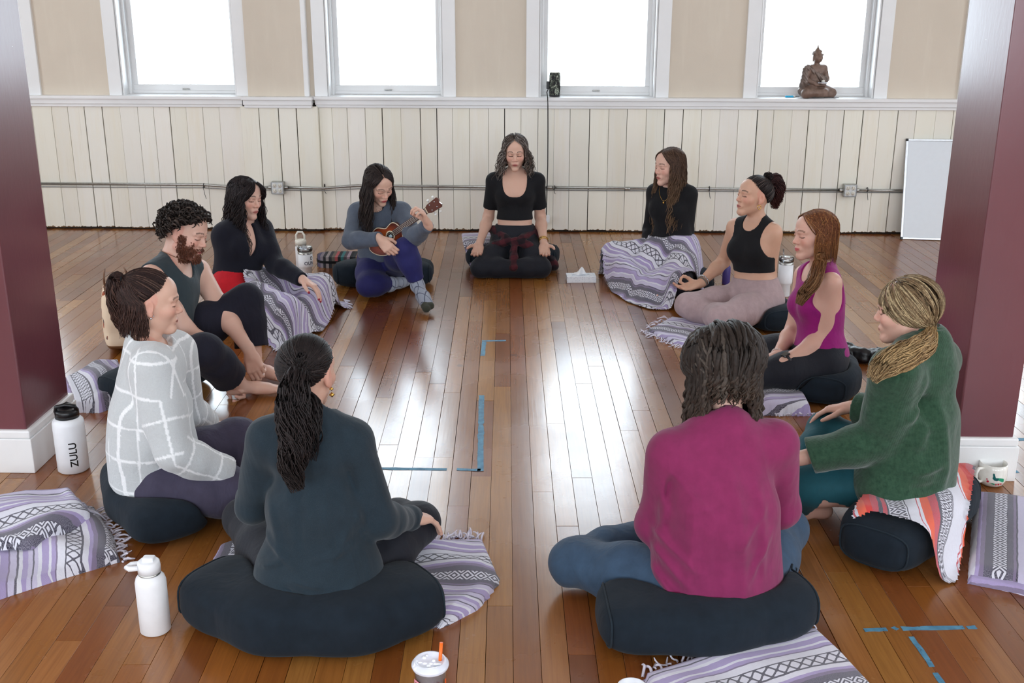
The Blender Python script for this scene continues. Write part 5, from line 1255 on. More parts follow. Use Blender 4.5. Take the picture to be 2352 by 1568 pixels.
# ================================================================== CUSHIONS
M_CUSHION = fabric('dark_teal_cotton', lin(24, 33, 42), .95, fold=9, foldamp=.35, sheen=.05, var=.15)
M_SEAM = fabric('cushion_piping', lin(32, 42, 50), .95, sheen=.05)
SITTERS = {}
def dented(S, fig_s):
    if fig_s is None: return
    def fld(X, Y, Z):
        D = 9.
        for fn, lo, hi, k, op in fig_s.ops: D = SDF._comb(D, fn(X, Y, Z), k if np.ndim(D) else 0, op)
        return D-.002
    S.add(fld, [-99]*3, [99]*3, .02, 's')
def bolster(label, path, rad=.135, hgt=.155, sitter=None, seams=(.12, .88), h=.009, p=3.2, group='dark floor cushions under the sitters'):
    "stuffed floor bolster along a plan path, flattened, with a seam round each end"
    P = [np.array([x, y, 0.]) for x, y in path]; c = P[len(P)//2] if len(P) % 2 else (P[0]+P[-1])/2
    root = empty('bolster_cushion', (c[0], c[1], 0), label, 'cushion', group)
    S = SDF(); 
    for a, b in zip(P, P[1:]):
        d = nrm(b-a); L = np.linalg.norm(b-a)/2; m = (a+b)/2; R = np.stack([d, np.cross([0, 0, 1.], d), [0, 0, 1.]], 1)
        S.sup(m+np.array([0, 0, hgt/2]), (L+rad*.35, rad, hgt/2), R, p, .07)
    S.wave(cloth_wave(int(abs(c[0]*91+c[1]*37)*10) % 999, 8), .004)
    dented(S, sitter)
    lo, hi = S.bounds(); lo = lo-.03; hi = hi+.03; lo[2] = -.012
    V, F = S.mesh(h, lo, hi); V = V-c; V[:, 2] = np.maximum(V[:, 2], .001)
    mesh_np('cushion_body', V, F, M_CUSHION, root)
    for s in seams:
        if s < .5: a, b = P[0], P[1]; d = nrm(a-b); o = a+d*rad*.22
        else: a, b = P[-1], P[-2]; d = nrm(a-b); o = a+d*rad*.22
        n = np.cross([0, 0, 1.], d); pts = []
        for t in np.linspace(0, 2*math.pi, 30, endpoint=False):
            cs, sn = math.cos(t), math.sin(t); q = (abs(cs)**p+abs(sn)**p)**(-1/p)*.93
            v = o+n*cs*q*rad*.98+np.array([0, 0, hgt/2+sn*q*hgt/2*.98])
            pts.append(v)
        pts = np.array(pts); dv = S.at(pts)
        for _ in range(3): g = S.grad(pts); pts = pts-g*np.clip(S.at(pts), -.03, .03)[:, None]
        pts[:, 2] = np.maximum(pts[:, 2], .004)
        g = Geo(); g.tube(pts-c, .0035, 6, closed=True); g.build('seam', M_SEAM, root)
    return S
for k, (lab, path, rad, hgt, seams) in {
 'G': ('dark bolster cushion under the woman in dark teal shirt', [(-1.03, 3.09), (-.80, 2.95), (-.56, 2.945), (-.37, 3.08)], .150, .175, (.1, .9)),
 'F': ('dark bolster cushion under the person in raspberry shirt', [(.24, 2.955), (.52, 2.97), (.80, 3.09)], .150, .175, (.1, .9)),
 'H': ('dark bolster cushion under the woman in grey windowpane sweater', [(-1.58, 3.98), (-1.46, 3.76), (-1.30, 3.55)], .15, .165, (.1,)),
 'E': ('dark bolster cushion under the woman in green sweater, round end showing', [(1.165, 3.42), (1.34, 3.64), (1.575, 3.90)], .152, .185, (.1, .9)),
 'D': ('dark bolster cushion under the woman in magenta top', [(1.36, 5.01), (1.42, 5.16), (1.50, 5.38)], .145, .165, (.1,)),
 'C': ('dark bolster cushion under the woman in taupe leggings', [(1.42, 6.20), (1.34, 6.42), (1.26, 6.66)], .145, .150, (.1,)),
 'B': ('dark bolster cushion behind the blanket of the woman with brown hair', [(1.06, 7.06), (.94, 7.25), (.78, 7.44)], .14, .155, (.1,)),
 'A': ('dark bolster cushion under the woman with palms up', [(-.47, 7.74), (-.17, 7.76), (.10, 7.74)], .15, .165, (.1, .9)),
 'K': ('dark bolster cushion under the ukulele player', [(-1.33, 7.20), (-1.05, 7.24), (-.76, 7.26)], .150, .165, (.1, .9)),
 'I': ('dark bolster cushion under the bearded man', [(-2.02, 4.93), (-1.90, 5.10), (-1.76, 5.28)], .14, .145, (.1,)),
 'J': ('dark bolster cushion under the woman in navy wrap top', [(-1.80, 6.12), (-1.80, 6.28), (-1.80, 6.44)], .13, .130, ())}.items():
    BOL = globals().setdefault('BOLS', {}); BOL[k] = bolster(lab, path, rad, hgt, SIT.get(k), seams)

# ================================================================== BLANKETS
def m_falsa(name, bands, dia, base=None):
    """woven stripe blanket: uv in metres (u along the stripe, v across); bands = [(start, colour)], dia = [(v0, v1, ground, figure, pitch, kind)]"""
    t = NT(name); s = t.sep(t.uv()); wob = t.math('MULTIPLY', t.math('SUBTRACT', t.noise(t.uv(), 26, 2), .5), .006)
    u = t.math('ADD', s[0], wob); v = t.math('ADD', s[1], wob); per = .46
    f = t.math('FRACT', t.math('ADD', t.math('DIVIDE', v, per), 20.))
    c = t.ramp(f, bands, 'CONSTANT')
    nz = t.noise(t.uv(), 700, 1); hx = t.ramp(nz, [(.42, (0, 0, 0)), (.62, (1, 1, 1))])
    for v0, v1, ground, figure, pitch, kind in dia:
        T = t.math('DIVIDE', t.math('SUBTRACT', f, v0), v1-v0)
        inside = t.math('MULTIPLY', t.math('GREATER_THAN', T, 0.), t.math('LESS_THAN', T, 1.))
        a = t.math('MULTIPLY', t.math('ABSOLUTE', t.math('SUBTRACT', t.math('FRACT', t.math('DIVIDE', u, pitch)), .5)), 2.)
        b = t.math('MULTIPLY', t.math('ABSOLUTE', t.math('SUBTRACT', T, .5)), 2.)
        if kind == 0:
            e = t.math('ABSOLUTE', t.math('SUBTRACT', a, b)); m = t.math('LESS_THAN', e, .20)
            m = t.math('MAXIMUM', m, t.math('LESS_THAN', t.math('ADD', a, b), .34)); m = t.math('MAXIMUM', m, t.math('LESS_THAN', t.math('SUBTRACT', 2., t.math('ADD', a, b)), .34))
        else:
            e = t.math('FRACT', t.math('MULTIPLY', t.math('ADD', a, b), 1.5)); m = t.math('LESS_THAN', e, .5)
            m = t.math('MULTIPLY', m, t.math('LESS_THAN', b, .9))
        c = t.mix(inside, c, t.mix(m, ground, figure))
    lum = t.n('ShaderNodeRGBToBW'); t.set(lum.inputs[0], c); dk = t.math('LESS_THAN', lum.outputs[0], .16)
    c = t.mix(t.math('MULTIPLY', t.math('MULTIPLY', hx, dk), .42), c, lin(196, 192, 204))
    c = t.mix(t.math('MULTIPLY', t.noise(t.uv(), 90, 3), .16), c, lin(120, 110, 140))
    n = t.bump(t.noise(t.mapv(t.uv(), (1, 3, 1)), 330, 2), .55, .003); n = t.bump(t.noise(t.uv(), 14, 2), .25, .012, n)
    return t.bsdf(c, .95, 0, n, spec=.15, sheen=.3)
_L, _P, _W, _K, _M, _D = lin(176, 162, 204), lin(206, 200, 224), lin(228, 228, 238), lin(30, 32, 46), lin(138, 126, 152), lin(66, 64, 78)
M_FALSA = m_falsa('lilac_striped_blanket', [(0, _L), (.05, _W), (.07, _L), (.10, _M), (.112, _W), (.17, _K), (.182, _W), (.285, _K), (.297, _W), (.34, _L), (.37, _M), (.40, _D), (.455, _D), (.56, _D), (.60, _M), (.62, _K), (.63, _P), (.68, _W), (.70, _L), (.76, _M), (.772, _P), (.82, _D), (.835, _W), (.86, _L), (.90, _P), (.93, _D), (.945, _P), (.97, _W)],
                  [(.182, .285, _W, _K, .042, 0), (.455, .56, _K, _W, .046, 1)])
_R1, _R2, _O = lin(206, 28, 40), lin(226, 62, 48), lin(236, 104, 70)
M_FALSA_RED = m_falsa('red_striped_blanket', [(0, _W), (.08, _R1), (.09, _W), (.11, _O), (.17, _R2), (.22, _R1), (.27, _K), (.30, _R1), (.33, _K), (.345, _W), (.47, _K), (.48, _W), (.56, _R1), (.57, _W), (.59, _O), (.66, _R1), (.72, _K), (.74, _W), (.86, _K), (.87, _W)],
                      [(.345, .47, _W, _K, .04, 1), (.74, .86, _K, _W, .04, 1)])
M_FRINGE = fabric('white_fringe_yarn', lin(222, 218, 232), .95)
def poly_at(pts, n):
    P = np.asarray(pts, float); L = np.r_[0, np.cumsum(np.linalg.norm(np.diff(P, axis=0), axis=1))]; t = np.linspace(0, L[-1], n)
    return np.stack([np.interp(t, L, P[:, i]) for i in range(P.shape[1])], 1)
def px3(p): return at_z(p[0], p[1], p[2] if len(p) > 2 else 0.)
def coons(top, bot, left, right, nu, nv):
    T, B = poly_at(top, nu), poly_at(bot, nu); L, R = poly_at(left, nv), poly_at(right, nv)
    u = np.linspace(0, 1, nu)[None, :, None]; v = np.linspace(0, 1, nv)[:, None, None]
    return (1-v)*T[None]+v*B[None]+(1-u)*L[:, None]+u*R[:, None]-((1-u)*(1-v)*T[0]+u*(1-v)*T[-1]+(1-u)*v*B[0]+u*v*B[-1])
def blanket(label, quads, fringe=(), m=None, name='folded_blanket', group='striped woven blankets'):
    """quads: list of dict(top,bot,left,right pixel polylines (x,y[,z]); th thickness; waves; along: 'u' or 'v' stripe direction; v0 pattern offset)"""
    m = m or M_FALSA; c = None; objs = []
    for qi, q in enumerate(quads):
        top, bot = [px3(p) for p in q['top']], [px3(p) for p in q['bot']]
        left = [px3(p) for p in q.get('left', [q['top'][0], q['bot'][0]])]; right = [px3(p) for p in q.get('right', [q['top'][-1], q['bot'][-1]])]
        if c is None:
            c = np.mean(top+bot, 0); c[2] = 0; root = empty(name, tuple(c), label, 'blanket', group)
        nu, nv = q.get('n', (60, 44)); G = coons(top, bot, left, right, nu, nv)
        rng = np.random.default_rng(q.get('seed', 3)); th = q.get('th', .03); u = np.linspace(0, 1, nu)[None, :]; v = np.linspace(0, 1, nv)[:, None]
        du = np.linalg.norm(np.diff(G, axis=1), axis=2); dv = np.linalg.norm(np.diff(G, axis=0), axis=2)
        U = np.concatenate([np.zeros((nv, 1)), np.cumsum(du, 1)], 1); Vv = np.concatenate([np.zeros((1, nu)), np.cumsum(dv, 0)], 0)
        edge = np.minimum(np.minimum(U, U[:, -1:]-U), np.minimum(Vv, Vv[-1:]-Vv)); prof = np.clip(edge/q.get('er', .02), 0, 1); prof = np.sqrt(1-(1-prof)**2)
        w = cloth_wave(q.get('seed', 3)+40, q.get('freq', 9)); f = w(G[:, :, 0], G[:, :, 1], 0*U)
        z = th*prof*(1+0*f)+np.maximum(q.get('amp', .012)*(f+.35), -th*.4)*np.clip(edge/.05, 0, 1)
        if 'ridge' in q:
            for (rx, ry, rw, ra) in q['ridge']: z += ra*np.exp(-((u-rx-.25*(v-.5)*ry)/rw)**2)*np.clip(edge/.04, 0, 1)
        G = G.copy(); G[:, :, 2] += z
        if q.get('floor', True): G[:, :, 2] = np.maximum(G[:, :, 2], .003*(prof > .01))
        jag = q.get('jag', .004); G[:, :, :2] += rng.normal(0, jag, (nv, nu, 1))*(edge < .004)[:, :, None]
        st = q.get('v0', 0.); ang = math.radians(q.get('ang', 0)); A, B = (U, Vv) if q.get('along', 'u') == 'u' else (Vv, U)
        uvu = A*math.cos(ang)-B*math.sin(ang); uvv = A*math.sin(ang)+B*math.cos(ang)+st
        V = (G-c).reshape(-1, 3); i = np.arange(nv-1)[:, None]*nu+np.arange(nu-1)[None, :]; F = np.stack([i, i+nu, i+nu+1, i+1], -1).reshape(-1, 4)
        if q.get('under', False):
            pass
        objs.append(mesh_np('cloth' if qi == 0 else 'cloth_fold', V, F, m, root, True, None, np.stack([uvu.ravel(), uvv.ravel()], 1)))
    for k, (pts, d, n, L) in enumerate(fringe):
        E = poly_at([px3(p) for p in pts], n); rng = np.random.default_rng(70+k); D = np.array(d, float)
        mm = 7; t = np.linspace(0, 1, mm); P = np.zeros((n, mm, 3)); dd = nrm_rows(D[None]+rng.normal(0, .35, (n, 3))*np.array([1, 1, .2])); LL = L*rng.uniform(.6, 1.2, n)
        P = E[:, None]+dd[:, None]*(LL[:, None]*t[None])[:, :, None]; P[:, :, 2] = np.maximum(E[:, None, 2]+np.minimum(dd[:, 2:3], 0)*LL[:, None]*t[None]-np.where(E[:, None, 2] < .1, E[:, None, 2]*t[None], 0), 0)+.005+.006*np.sin(t*5+rng.uniform(0, 6, (n, 1)))+np.abs(rng.normal(0, .006, (n, 1)))*t[None]
        P[:, :, :2] += (np.sin(t[None]*4+rng.uniform(0, 6, (n, 1)))*.006)[:, :, None]
        V, F, _ = tubes(P-c, np.interp(t, [0, .8, 1], [.0042, .0042, .002])[None]*rng.uniform(.7, 1.2, (n, 1)), 4)
        tag(mesh_np('fringe', V, F, M_FRINGE, root), kind='stuff')
    return root
blanket('crumpled lilac striped blanket with fringe on floor below the maroon column', [
    dict(top=[(-150, 1170), (60, 1160), (222, 1180)], bot=[(-170, 1440), (20, 1370), (150, 1328), (278, 1290)], right=[(222, 1180), (262, 1240), (278, 1290)], th=.035, amp=.030, freq=7, along='v', v0=.1, seed=5),
    dict(top=[(-120, 1185, .05), (60, 1142, .06), (165, 1135, .05)], bot=[(-110, 1262, .04), (75, 1262, .04), (215, 1195, .05)], th=.045, amp=.03, freq=9, along='u', v0=.33, seed=6, er=.03)],
    fringe=[([(215, 1175), (262, 1240), (280, 1292)], (.8, .1, 0), 30, .05), ([(150, 1140, .07), (190, 1165, .07), (212, 1190, .05)], (.35, .6, .5), 16, .08)], name='crumpled_blanket')
blanket('lilac striped blanket spread from under the cushion of woman in dark teal shirt', [
    dict(top=[(900, 1262), (985, 1248), (1108, 1243)], bot=[(890, 1440), (1018, 1442)], right=[(1108, 1243), (1130, 1290), (1149, 1338), (1100, 1400), (1018, 1442)], th=.018, amp=.020, freq=9, along='u', v0=-.02, ang=-8, seed=7),
    ], fringe=[([(985, 1246), (1050, 1240), (1110, 1243)], (.1, .9, .3), 26, .055)], name='spread_blanket')
blanket('corner of lilac striped blanket at left end of the dark teal shirt cushion', [
    dict(top=[(505, 1262), (560, 1242), (640, 1238)], bot=[(484, 1300), (560, 1330), (640, 1330)], th=.025, amp=.012, along='v', v0=.62, seed=8, n=(30, 24))], name='spread_blanket')
blanket('lilac striped blanket with white knotted fringe in front of raspberry shirt cushion', [
    dict(top=[(1478, 1560), (1660, 1500), (1872, 1452)], bot=[(1560, 1800), (2080, 1700)], right=[(1872, 1452), (1935, 1510), (2000, 1580), (2080, 1700)], th=.028, amp=.010, freq=8, along='u', v0=.86, seed=9)],
    fringe=[([(1480, 1552), (1660, 1494), (1872, 1448)], (-.05, .8, .5), 34, .05)], name='spread_blanket')
blanket('neatly folded lilac striped blanket on floor beside red blanket', [
    dict(top=[(2236, 1150), (2320, 1160), (2440, 1178)], bot=[(2222, 1335), (2320, 1352), (2440, 1385)], th=.055, amp=.006, freq=7, along='v', v0=.60, seed=10, er=.03, jag=.001),
    dict(top=[(2224, 1318, .004), (2330, 1338, .004), (2440, 1366, .004)], bot=[(2222, 1340), (2330, 1362), (2440, 1392)], th=.022, amp=.004, along='u', v0=.29, seed=11, n=(40, 10), er=.012, jag=.001)], name='folded_blanket')
blanket('folded fringed lilac blanket on floor in front of magenta top woman cushion', [
    dict(top=[(1740, 912, .0), (1830, 905, .0)], bot=[(1745, 955), (1862, 955)], right=[(1830, 905), (1850, 930), (1862, 955)], th=.07, amp=.008, along='u', v0=.58, seed=14, n=(40, 30), er=.03),
    ], fringe=[([(1775, 952), (1862, 950)], (.4, -.8, 0), 18, .035)], name='folded_blanket')
blanket('fringed lilac striped blanket lying under the knees of woman in taupe leggings', [
    dict(top=[(1542, 732), (1610, 742), (1700, 762)], bot=[(1486, 762), (1560, 795), (1650, 825)], th=.020, amp=.010, along='u', v0=.40, seed=15, n=(46, 34))],
    fringe=[([(1486, 762), (1535, 786), (1585, 802)], (-.5, -.6, 0), 22, .055), ([(1540, 730), (1512, 744), (1488, 760)], (-.9, -.1, 0), 9, .05)], name='spread_blanket')
blanket('fringed lilac blanket heaped on floor between maroon column and grey sweater cushion', [
    dict(top=[(150, 885), (215, 852), (275, 838)], bot=[(172, 948), (230, 948), (290, 925)], th=.05, amp=.035, freq=12, along='v', v0=.5, seed=16, n=(40, 30))],
    fringe=[([(200, 870, .05), (250, 856, .06), (270, 870, .06)], (.1, -.6, -.2), 34, .09), ([(230, 890, .05), (262, 900, .05)], (-.3, -.6, -.2), 20, .07)], name='crumpled_blanket')
blanket('folded lilac striped blanket hanging over the cushion of the palms-up woman', [
    dict(top=[(1060, 538, .175), (1130, 536, .175)], bot=[(1080, 612, .03), (1122, 612, .03)], left=[(1060, 538, .175), (1064, 560, .165), (1080, 612, .03)], right=[(1130, 536, .175), (1128, 560, .165), (1122, 612, .03)], th=.014, amp=.004, along='u', v0=-.06, seed=17, n=(30, 40), floor=False, jag=.001)], name='folded_blanket')
def lap_blanket(label, poly, S, along, v0, seed, hmax=.36, off=.014, relax_n=26, fold=.010, freq=10, fringe=None, m=None, name='lap_blanket', group='striped woven blankets'):
    "cloth dropped over crossed legs: top envelope of the legs, relaxed, with folds; grid laid along the stripes"
    W = np.array([at_z(*p)[:2] for p in poly]); a = math.radians(along); du, dv = np.array([math.cos(a), math.sin(a)]), np.array([-math.sin(a), math.cos(a)])
    Q = np.stack([W@du, W@dv], 1); lo, hi = Q.min(0)-.03, Q.max(0)+.03; h = .0095
    gu, gv = np.arange(lo[0], hi[0], h), np.arange(lo[1], hi[1], h); zs = np.arange(0, hmax, .008); u, v = np.meshgrid(gu, gv, indexing='ij')
    x, y = u*du[0]+v*dv[0], u*du[1]+v*dv[1]
    X, Z = np.broadcast_arrays(x[:, :, None], zs); Y = np.broadcast_to(y[:, :, None], X.shape)
    d = S.at(np.stack([X.ravel(), Y.ravel(), Z.ravel()], 1)).reshape(X.shape); top = np.where(d < off, Z, 0).max(2)
    inside = np.zeros(x.shape, bool); n = len(Q)
    for i in range(n):
        p, q = Q[i], Q[(i+1) % n]; c = ((p[1] > v) != (q[1] > v)) & (u < (q[0]-p[0])*(v-p[1])/(q[1]-p[1]+1e-12)+p[0]); inside ^= c
    nb = lambda z: (lambda p: (p[:-2, 1:-1]+p[2:, 1:-1]+p[1:-1, :-2]+p[1:-1, 2:])/4)(np.pad(z, 1, mode='edge'))
    z = top.copy()
    for _ in range(relax_n): z = np.maximum(top, nb(z)-.0011)
    z0 = z.copy(); z = z+.007+fold*np.maximum(cloth_wave(seed, freq)(x, y, z*2)+.4, 0)
    er = inside.astype(float)
    for _ in range(3): er = nb(er)*(inside)
    z = np.maximum(z*np.clip(er*2.2-.5, 0, 1), np.where(top > .02, top+.006, .004))
    for _ in range(3): z = np.maximum((z+nb(z))/2, np.where(top > .02, top+.003, .003))
    c0 = np.array([W[:, 0].mean(), W[:, 1].mean(), 0]); root = empty(name, tuple(c0), label, 'blanket', group)
    U = np.concatenate([np.zeros((1, u.shape[1])), np.cumsum(np.hypot(np.diff(z, axis=0), h), 0)], 0); Vv = np.concatenate([np.zeros((u.shape[0], 1)), np.cumsum(np.hypot(np.diff(z, axis=1), h), 1)], 1)
    k = np.argmin(np.abs(gv-(lo[1]+hi[1])/2)); Vv = Vv-Vv[:, k:k+1]; k = len(gu)//2; U = U-U[k:k+1]
    idx = np.full(x.shape, -1); idx[inside] = np.arange(inside.sum()); q = np.stack([idx[:-1, :-1], idx[1:, :-1], idx[1:, 1:], idx[:-1, 1:]], -1).reshape(-1, 4); F = q[(q >= 0).all(1)]
    used = np.unique(F); mp = np.full(inside.sum(), -1); mp[used] = np.arange(len(used)); F = mp[F]; pick = lambda A: A[inside][used]
    P2 = np.stack([pick(u), pick(v)], 1); e = np.sort(np.concatenate([F[:, [0, 1]], F[:, [1, 2]], F[:, [2, 3]], F[:, [3, 0]]]), 1); ue, ct = np.unique(e, axis=0, return_counts=True); bd = np.unique(ue[ct == 1])
    best = np.full(len(bd), 9.); near = P2[bd].copy()
    for i in range(n):
        p, r = Q[i], Q[(i+1) % n]; s = r-p; t = np.clip(((P2[bd]-p)@s)/(s@s), 0, 1); c = p+t[:, None]*s; dd = np.linalg.norm(P2[bd]-c, axis=1); hit = dd < best; best[hit] = dd[hit]; near[hit] = c[hit]
    P2[bd] = near; zs_ = z.copy()
    for _ in range(5): zs_ = nb(zs_)
    fi = np.clip((near[:, 0]-gu[0])/h, 0, len(gu)-1.001); fj = np.clip((near[:, 1]-gv[0])/h, 0, len(gv)-1.001); i0, j0 = fi.astype(int), fj.astype(int); a_, b_ = fi-i0, fj-j0
    zb = zs_[i0, j0]*(1-a_)*(1-b_)+zs_[i0+1, j0]*a_*(1-b_)+zs_[i0, j0+1]*(1-a_)*b_+zs_[i0+1, j0+1]*a_*b_; td = np.pad(top, 1, mode='edge'); td = np.max([td[i:i+top.shape[0], j:j+top.shape[1]] for i in range(3) for j in range(3)], 0); tb = td[i0, j0]; zv = pick(z).copy(); zv[bd] = np.maximum(np.maximum(zb, .004), np.where(tb > .02, tb+.010, 0))
    V = np.stack([P2[:, 0]*du[0]+P2[:, 1]*dv[0], P2[:, 0]*du[1]+P2[:, 1]*dv[1], zv], 1)
    be = ue[ct == 1]; be = np.concatenate([be, be[:, ::-1]]); dg = np.bincount(be[:, 0], minlength=len(V))[bd][:, None]
    for _ in range(8):
        A = np.stack([np.bincount(be[:, 0], V[be[:, 1], i], len(V)) for i in range(3)], 1)[bd]/dg; V[bd] = V[bd]*.45+A*.55
    V = relax(V, F, 1)
    mesh_np('cloth', V-c0, F, m or M_FALSA, root, True, None, np.stack([pick(U), pick(Vv)+v0], 1))
    for k, (pts, dr, nn, L) in enumerate(fringe or []):
        E = poly_at([px3(p) for p in pts], nn); rng = np.random.default_rng(90+k); t = np.linspace(0, 1, 7); dd = nrm_rows(np.array(dr, float)[None]+rng.normal(0, .3, (nn, 3))*np.array([1, 1, .1]))
        P = E[:, None]+dd[:, None]*(L*rng.uniform(.6, 1.2, (nn, 1))*t[None])[:, :, None]; P[:, :, 2] = np.maximum(P[:, :, 2], .006)
        V, F, _ = tubes(P-c0, np.full((nn, 7), .0042), 4); tag(mesh_np('fringe', V, F, M_FRINGE, root), kind='stuff')
    return root
lap_blanket('red and white striped blanket draped over the round-ended cushion', [(1948, 1196, .185), (1968, 1158, .19), (2010, 1110, .19), (2120, 1070, .19), (2200, 1076, .18), (2234, 1128, .05), (2224, 1190, 0), (2214, 1262, 0), (2198, 1342, 0), (2165, 1346, 0), (2128, 1334, 0), (2108, 1262, .10), (2076, 1198, .19), (2005, 1180, .19)], BOLS['E'], -97, .30, 54, off=.016, relax_n=34, fold=.012, freq=12, m=M_FALSA_RED, name='draped_blanket', group=None)
lap_blanket('lilac striped blanket over crossed legs of woman with long brown hair', [(1374, 600, .09), (1380, 640, .02), (1404, 672, 0), (1440, 695, 0), (1492, 713, 0), (1545, 713, 0), (1592, 694, 0), (1625, 668, .02), (1640, 636, .06), (1632, 596, .16), (1606, 566, .26), (1575, 560, .29), (1500, 560, .29), (1455, 556, .24), (1400, 556, .16), (1380, 575, .13)], SIT['B'], -50, .18, 51, fold=.018, freq=13, hmax=.42)
lap_blanket('lilac striped blanket over legs of woman in navy wrap top', [(560, 668, .23), (590, 640, .25), (630, 628, .25), (700, 630, .22), (760, 632, .17), (794, 660, .10), (802, 700, .02), (772, 724, 0), (742, 762, 0), (690, 794, 0), (640, 810, 0), (602, 784, .0), (588, 742, .08), (570, 704, .16)], SIT['J'], -24, .30, 52, fold=.014, hmax=.42, fringe=[([(790, 690), (800, 708)], (.5, -.6, -.1), 12, .05), ([(612, 782), (640, 808)], (-.2, -.8, 0), 10, .03)])

# ================================================================== DRINKING VESSELS
M_WHITE = plain('white_powder_coat', lin(236, 238, 242), .38, bump=.03, nvar=.02)
M_CREAM = plain('cream_plastic', lin(232, 228, 216), .35, bump=0)
M_BLKPL = plain('black_plastic', lin(22, 22, 24), .3, bump=0)
M_CLEAR = None
def m_clear():
    t = NT('clear_plastic'); a = t.n('ShaderNodeBsdfTransparent'); a.inputs[0].default_value = (.90, .94, .98, 1)
    b = t.n('ShaderNodeBsdfGlossy'); b.inputs['Roughness'].default_value = .08
    f = t.n('ShaderNodeFresnel'); f.inputs[0].default_value = 1.5; g = t.math('ADD', t.math('MULTIPLY', f.outputs[0], 1.2), .12)
    m = t.n('ShaderNodeMixShader'); t.t.links.new(g, m.inputs[0]); t.t.links.new(a.outputs[0], m.inputs[1]); t.t.links.new(b.outputs[0], m.inputs[2]); t.t.links.new(m.outputs[0], t.out.inputs[0]); return t.m
M_CLEAR = m_clear()
def letters(txt, size, name, m, parent, R, zc, a0, vertical=False, depth=.0006):
    "flat lettering wrapped round a cylinder of radius R at height zc, centred on angle a0"
    cu = bpy.data.curves.new(name, 'FONT'); cu.body = txt; cu.size = size; cu.align_x = 'CENTER'; cu.align_y = 'CENTER'; cu.offset = size*.018; cu.resolution_u = 4
    o = bpy.data.objects.new(name+'_tmp', cu); COL.objects.link(o); dg = bpy.context.evaluated_depsgraph_get(); me = bpy.data.meshes.new_from_object(o.evaluated_get(dg)); bpy.data.objects.remove(o)
    bm = bmesh.new(); bm.from_mesh(me); bmesh.ops.subdivide_edges(bm, edges=[e for e in bm.edges if e.calc_length() > size*.2], cuts=2); 
    for v in bm.verts:
        x, y = (v.co.x, v.co.y) if not vertical else (-v.co.y, v.co.x)
        a = a0+x/R; rr = R+depth; v.co = Vector((rr*math.cos(a), rr*math.sin(a), zc+y))
    bm.to_mesh(me); bm.free(); me.name = name; me.materials.append(m); return link(name, me, parent)
def toward_cam(p): return math.atan2(-p[1], -p[0])
# big white bottle with black lid
p = at_z(170, 1077); b = empty('water_bottle', tuple(p), 'large white water bottle with black lid beside the maroon column', 'bottle'); R = .0625
g = Geo(); g.lathe([(0, 0), (R-.006, 0), (R, .006), (R, .205), (R-.002, .219), (R-.012, .230), (R-.018, .234), (0, .234)], 48); g.build('bottle_body', M_WHITE, b)
g = Geo(); r2 = .0475; g.lathe([(0, .234), (r2, .234), (r2, .262), (r2-.004, .268), (r2-.012, .270), (0, .270)], 40); g.build('lid', M_BLKPL, b)
g = Geo(); g.tube([(-.040, -.012, .262), (-.036, -.016, .284), (0, -.018, .292), (.036, -.016, .284), (.040, -.012, .262)], .0085, 8); g.tube([(-.026, .018, .268), (0, .022, .282), (.026, .018, .268)], .010, 8); o = g.build('lid_handle', M_BLKPL, b); o.rotation_euler = (0, 0, .25)
letters('ZULU', .042, 'lettering', M_BLKPL, b, R, .088, toward_cam(p)+.10, vertical=True)
# slim white bottle with flip lid
p = at_z(358, 1446); b = empty('water_bottle', tuple(p), 'slim white water bottle with flip-up lid standing alone on floor', 'bottle'); R = .0465
g = Geo(); g.lathe([(0, 0), (R-.005, 0), (R, .005), (R, .172), (R-.004, .186), (R-.013, .197), (R-.016, .200), (0, .200)], 48); g.build('bottle_body', M_WHITE, b)
g = Geo(); g.lathe([(.0335, .199), (.0335, .207), (0, .207)], 36); g.build('steel_ring', M_STEEL, b)
g = Geo(); g.lathe([(0, .206), (.034, .206), (.0345, .224), (.033, .238), (.028, .243), (0, .243)], 36); g.box((-.016, -.014, .240), (.020, .014, .256), .005); g.build('lid', M_WHITE, b)
g = Geo(); g.tube([(-.028, -.016, .226), (-.055, -.014, .224), (-.066, 0, .221), (-.055, .014, .224), (-.028, .016, .226)], .0085, 8); o = g.build('carry_loop', M_WHITE, b); o.rotation_euler = (0, 0, .15)
def tumbler(p, label, R=.046, H=.225, handle=False, straw=True, text=False):
    b = empty('tumbler', tuple(p), label, 'tumbler', None)
    g = Geo(); g.lathe([(0, 0), (R*.74, 0), (R*.78, .005), (R*.80, .080), (R*.97, .088), (R, .095), (R, H-.030), (0, H-.030)], 40); g.build('tumbler_body', M_WHITE, b)
    g = Geo(); g.lathe([(R*1.005, H-.036), (R*1.005, H-.022), (R*.93, H-.020), (0, H-.020)], 40); g.build('steel_rim', M_STEEL, b)
    g = Geo(); g.lathe([(0, H-.019), (R*.98, H-.019), (R*1.04, H-.010), (R*1.04, H+.008), (R*.96, H+.014), (0, H+.014)], 36); g.build('clear_lid', M_CLEAR, b)
    if straw: g = Geo(); g.tube([(-.01, 0, .03), (-.018, .004, H+.012), (-.024, .006, H+.062)], .0042, 8); g.build('straw', M_CLEAR, b)
    if text:
        a = toward_cam(p)
        letters('OUN', .032, 'lettering', plain('grey_print', lin(70, 72, 90), .5, bump=0), b, R, .118, a+.55); letters('D', .034, 'lettering', plain('dark_print', lin(50, 48, 60), .5, bump=0), b, R, .150, a+.95)
    return b
tumbler(at_z(1800, 679), 'tall white tumbler with steel rim behind magenta top woman', R=.047, H=.25)
tumbler(at_z(704, 640), 'white tumbler with clear lid and lettering beside the knee of navy wrap woman', R=.050, H=.215, straw=False, text=True)
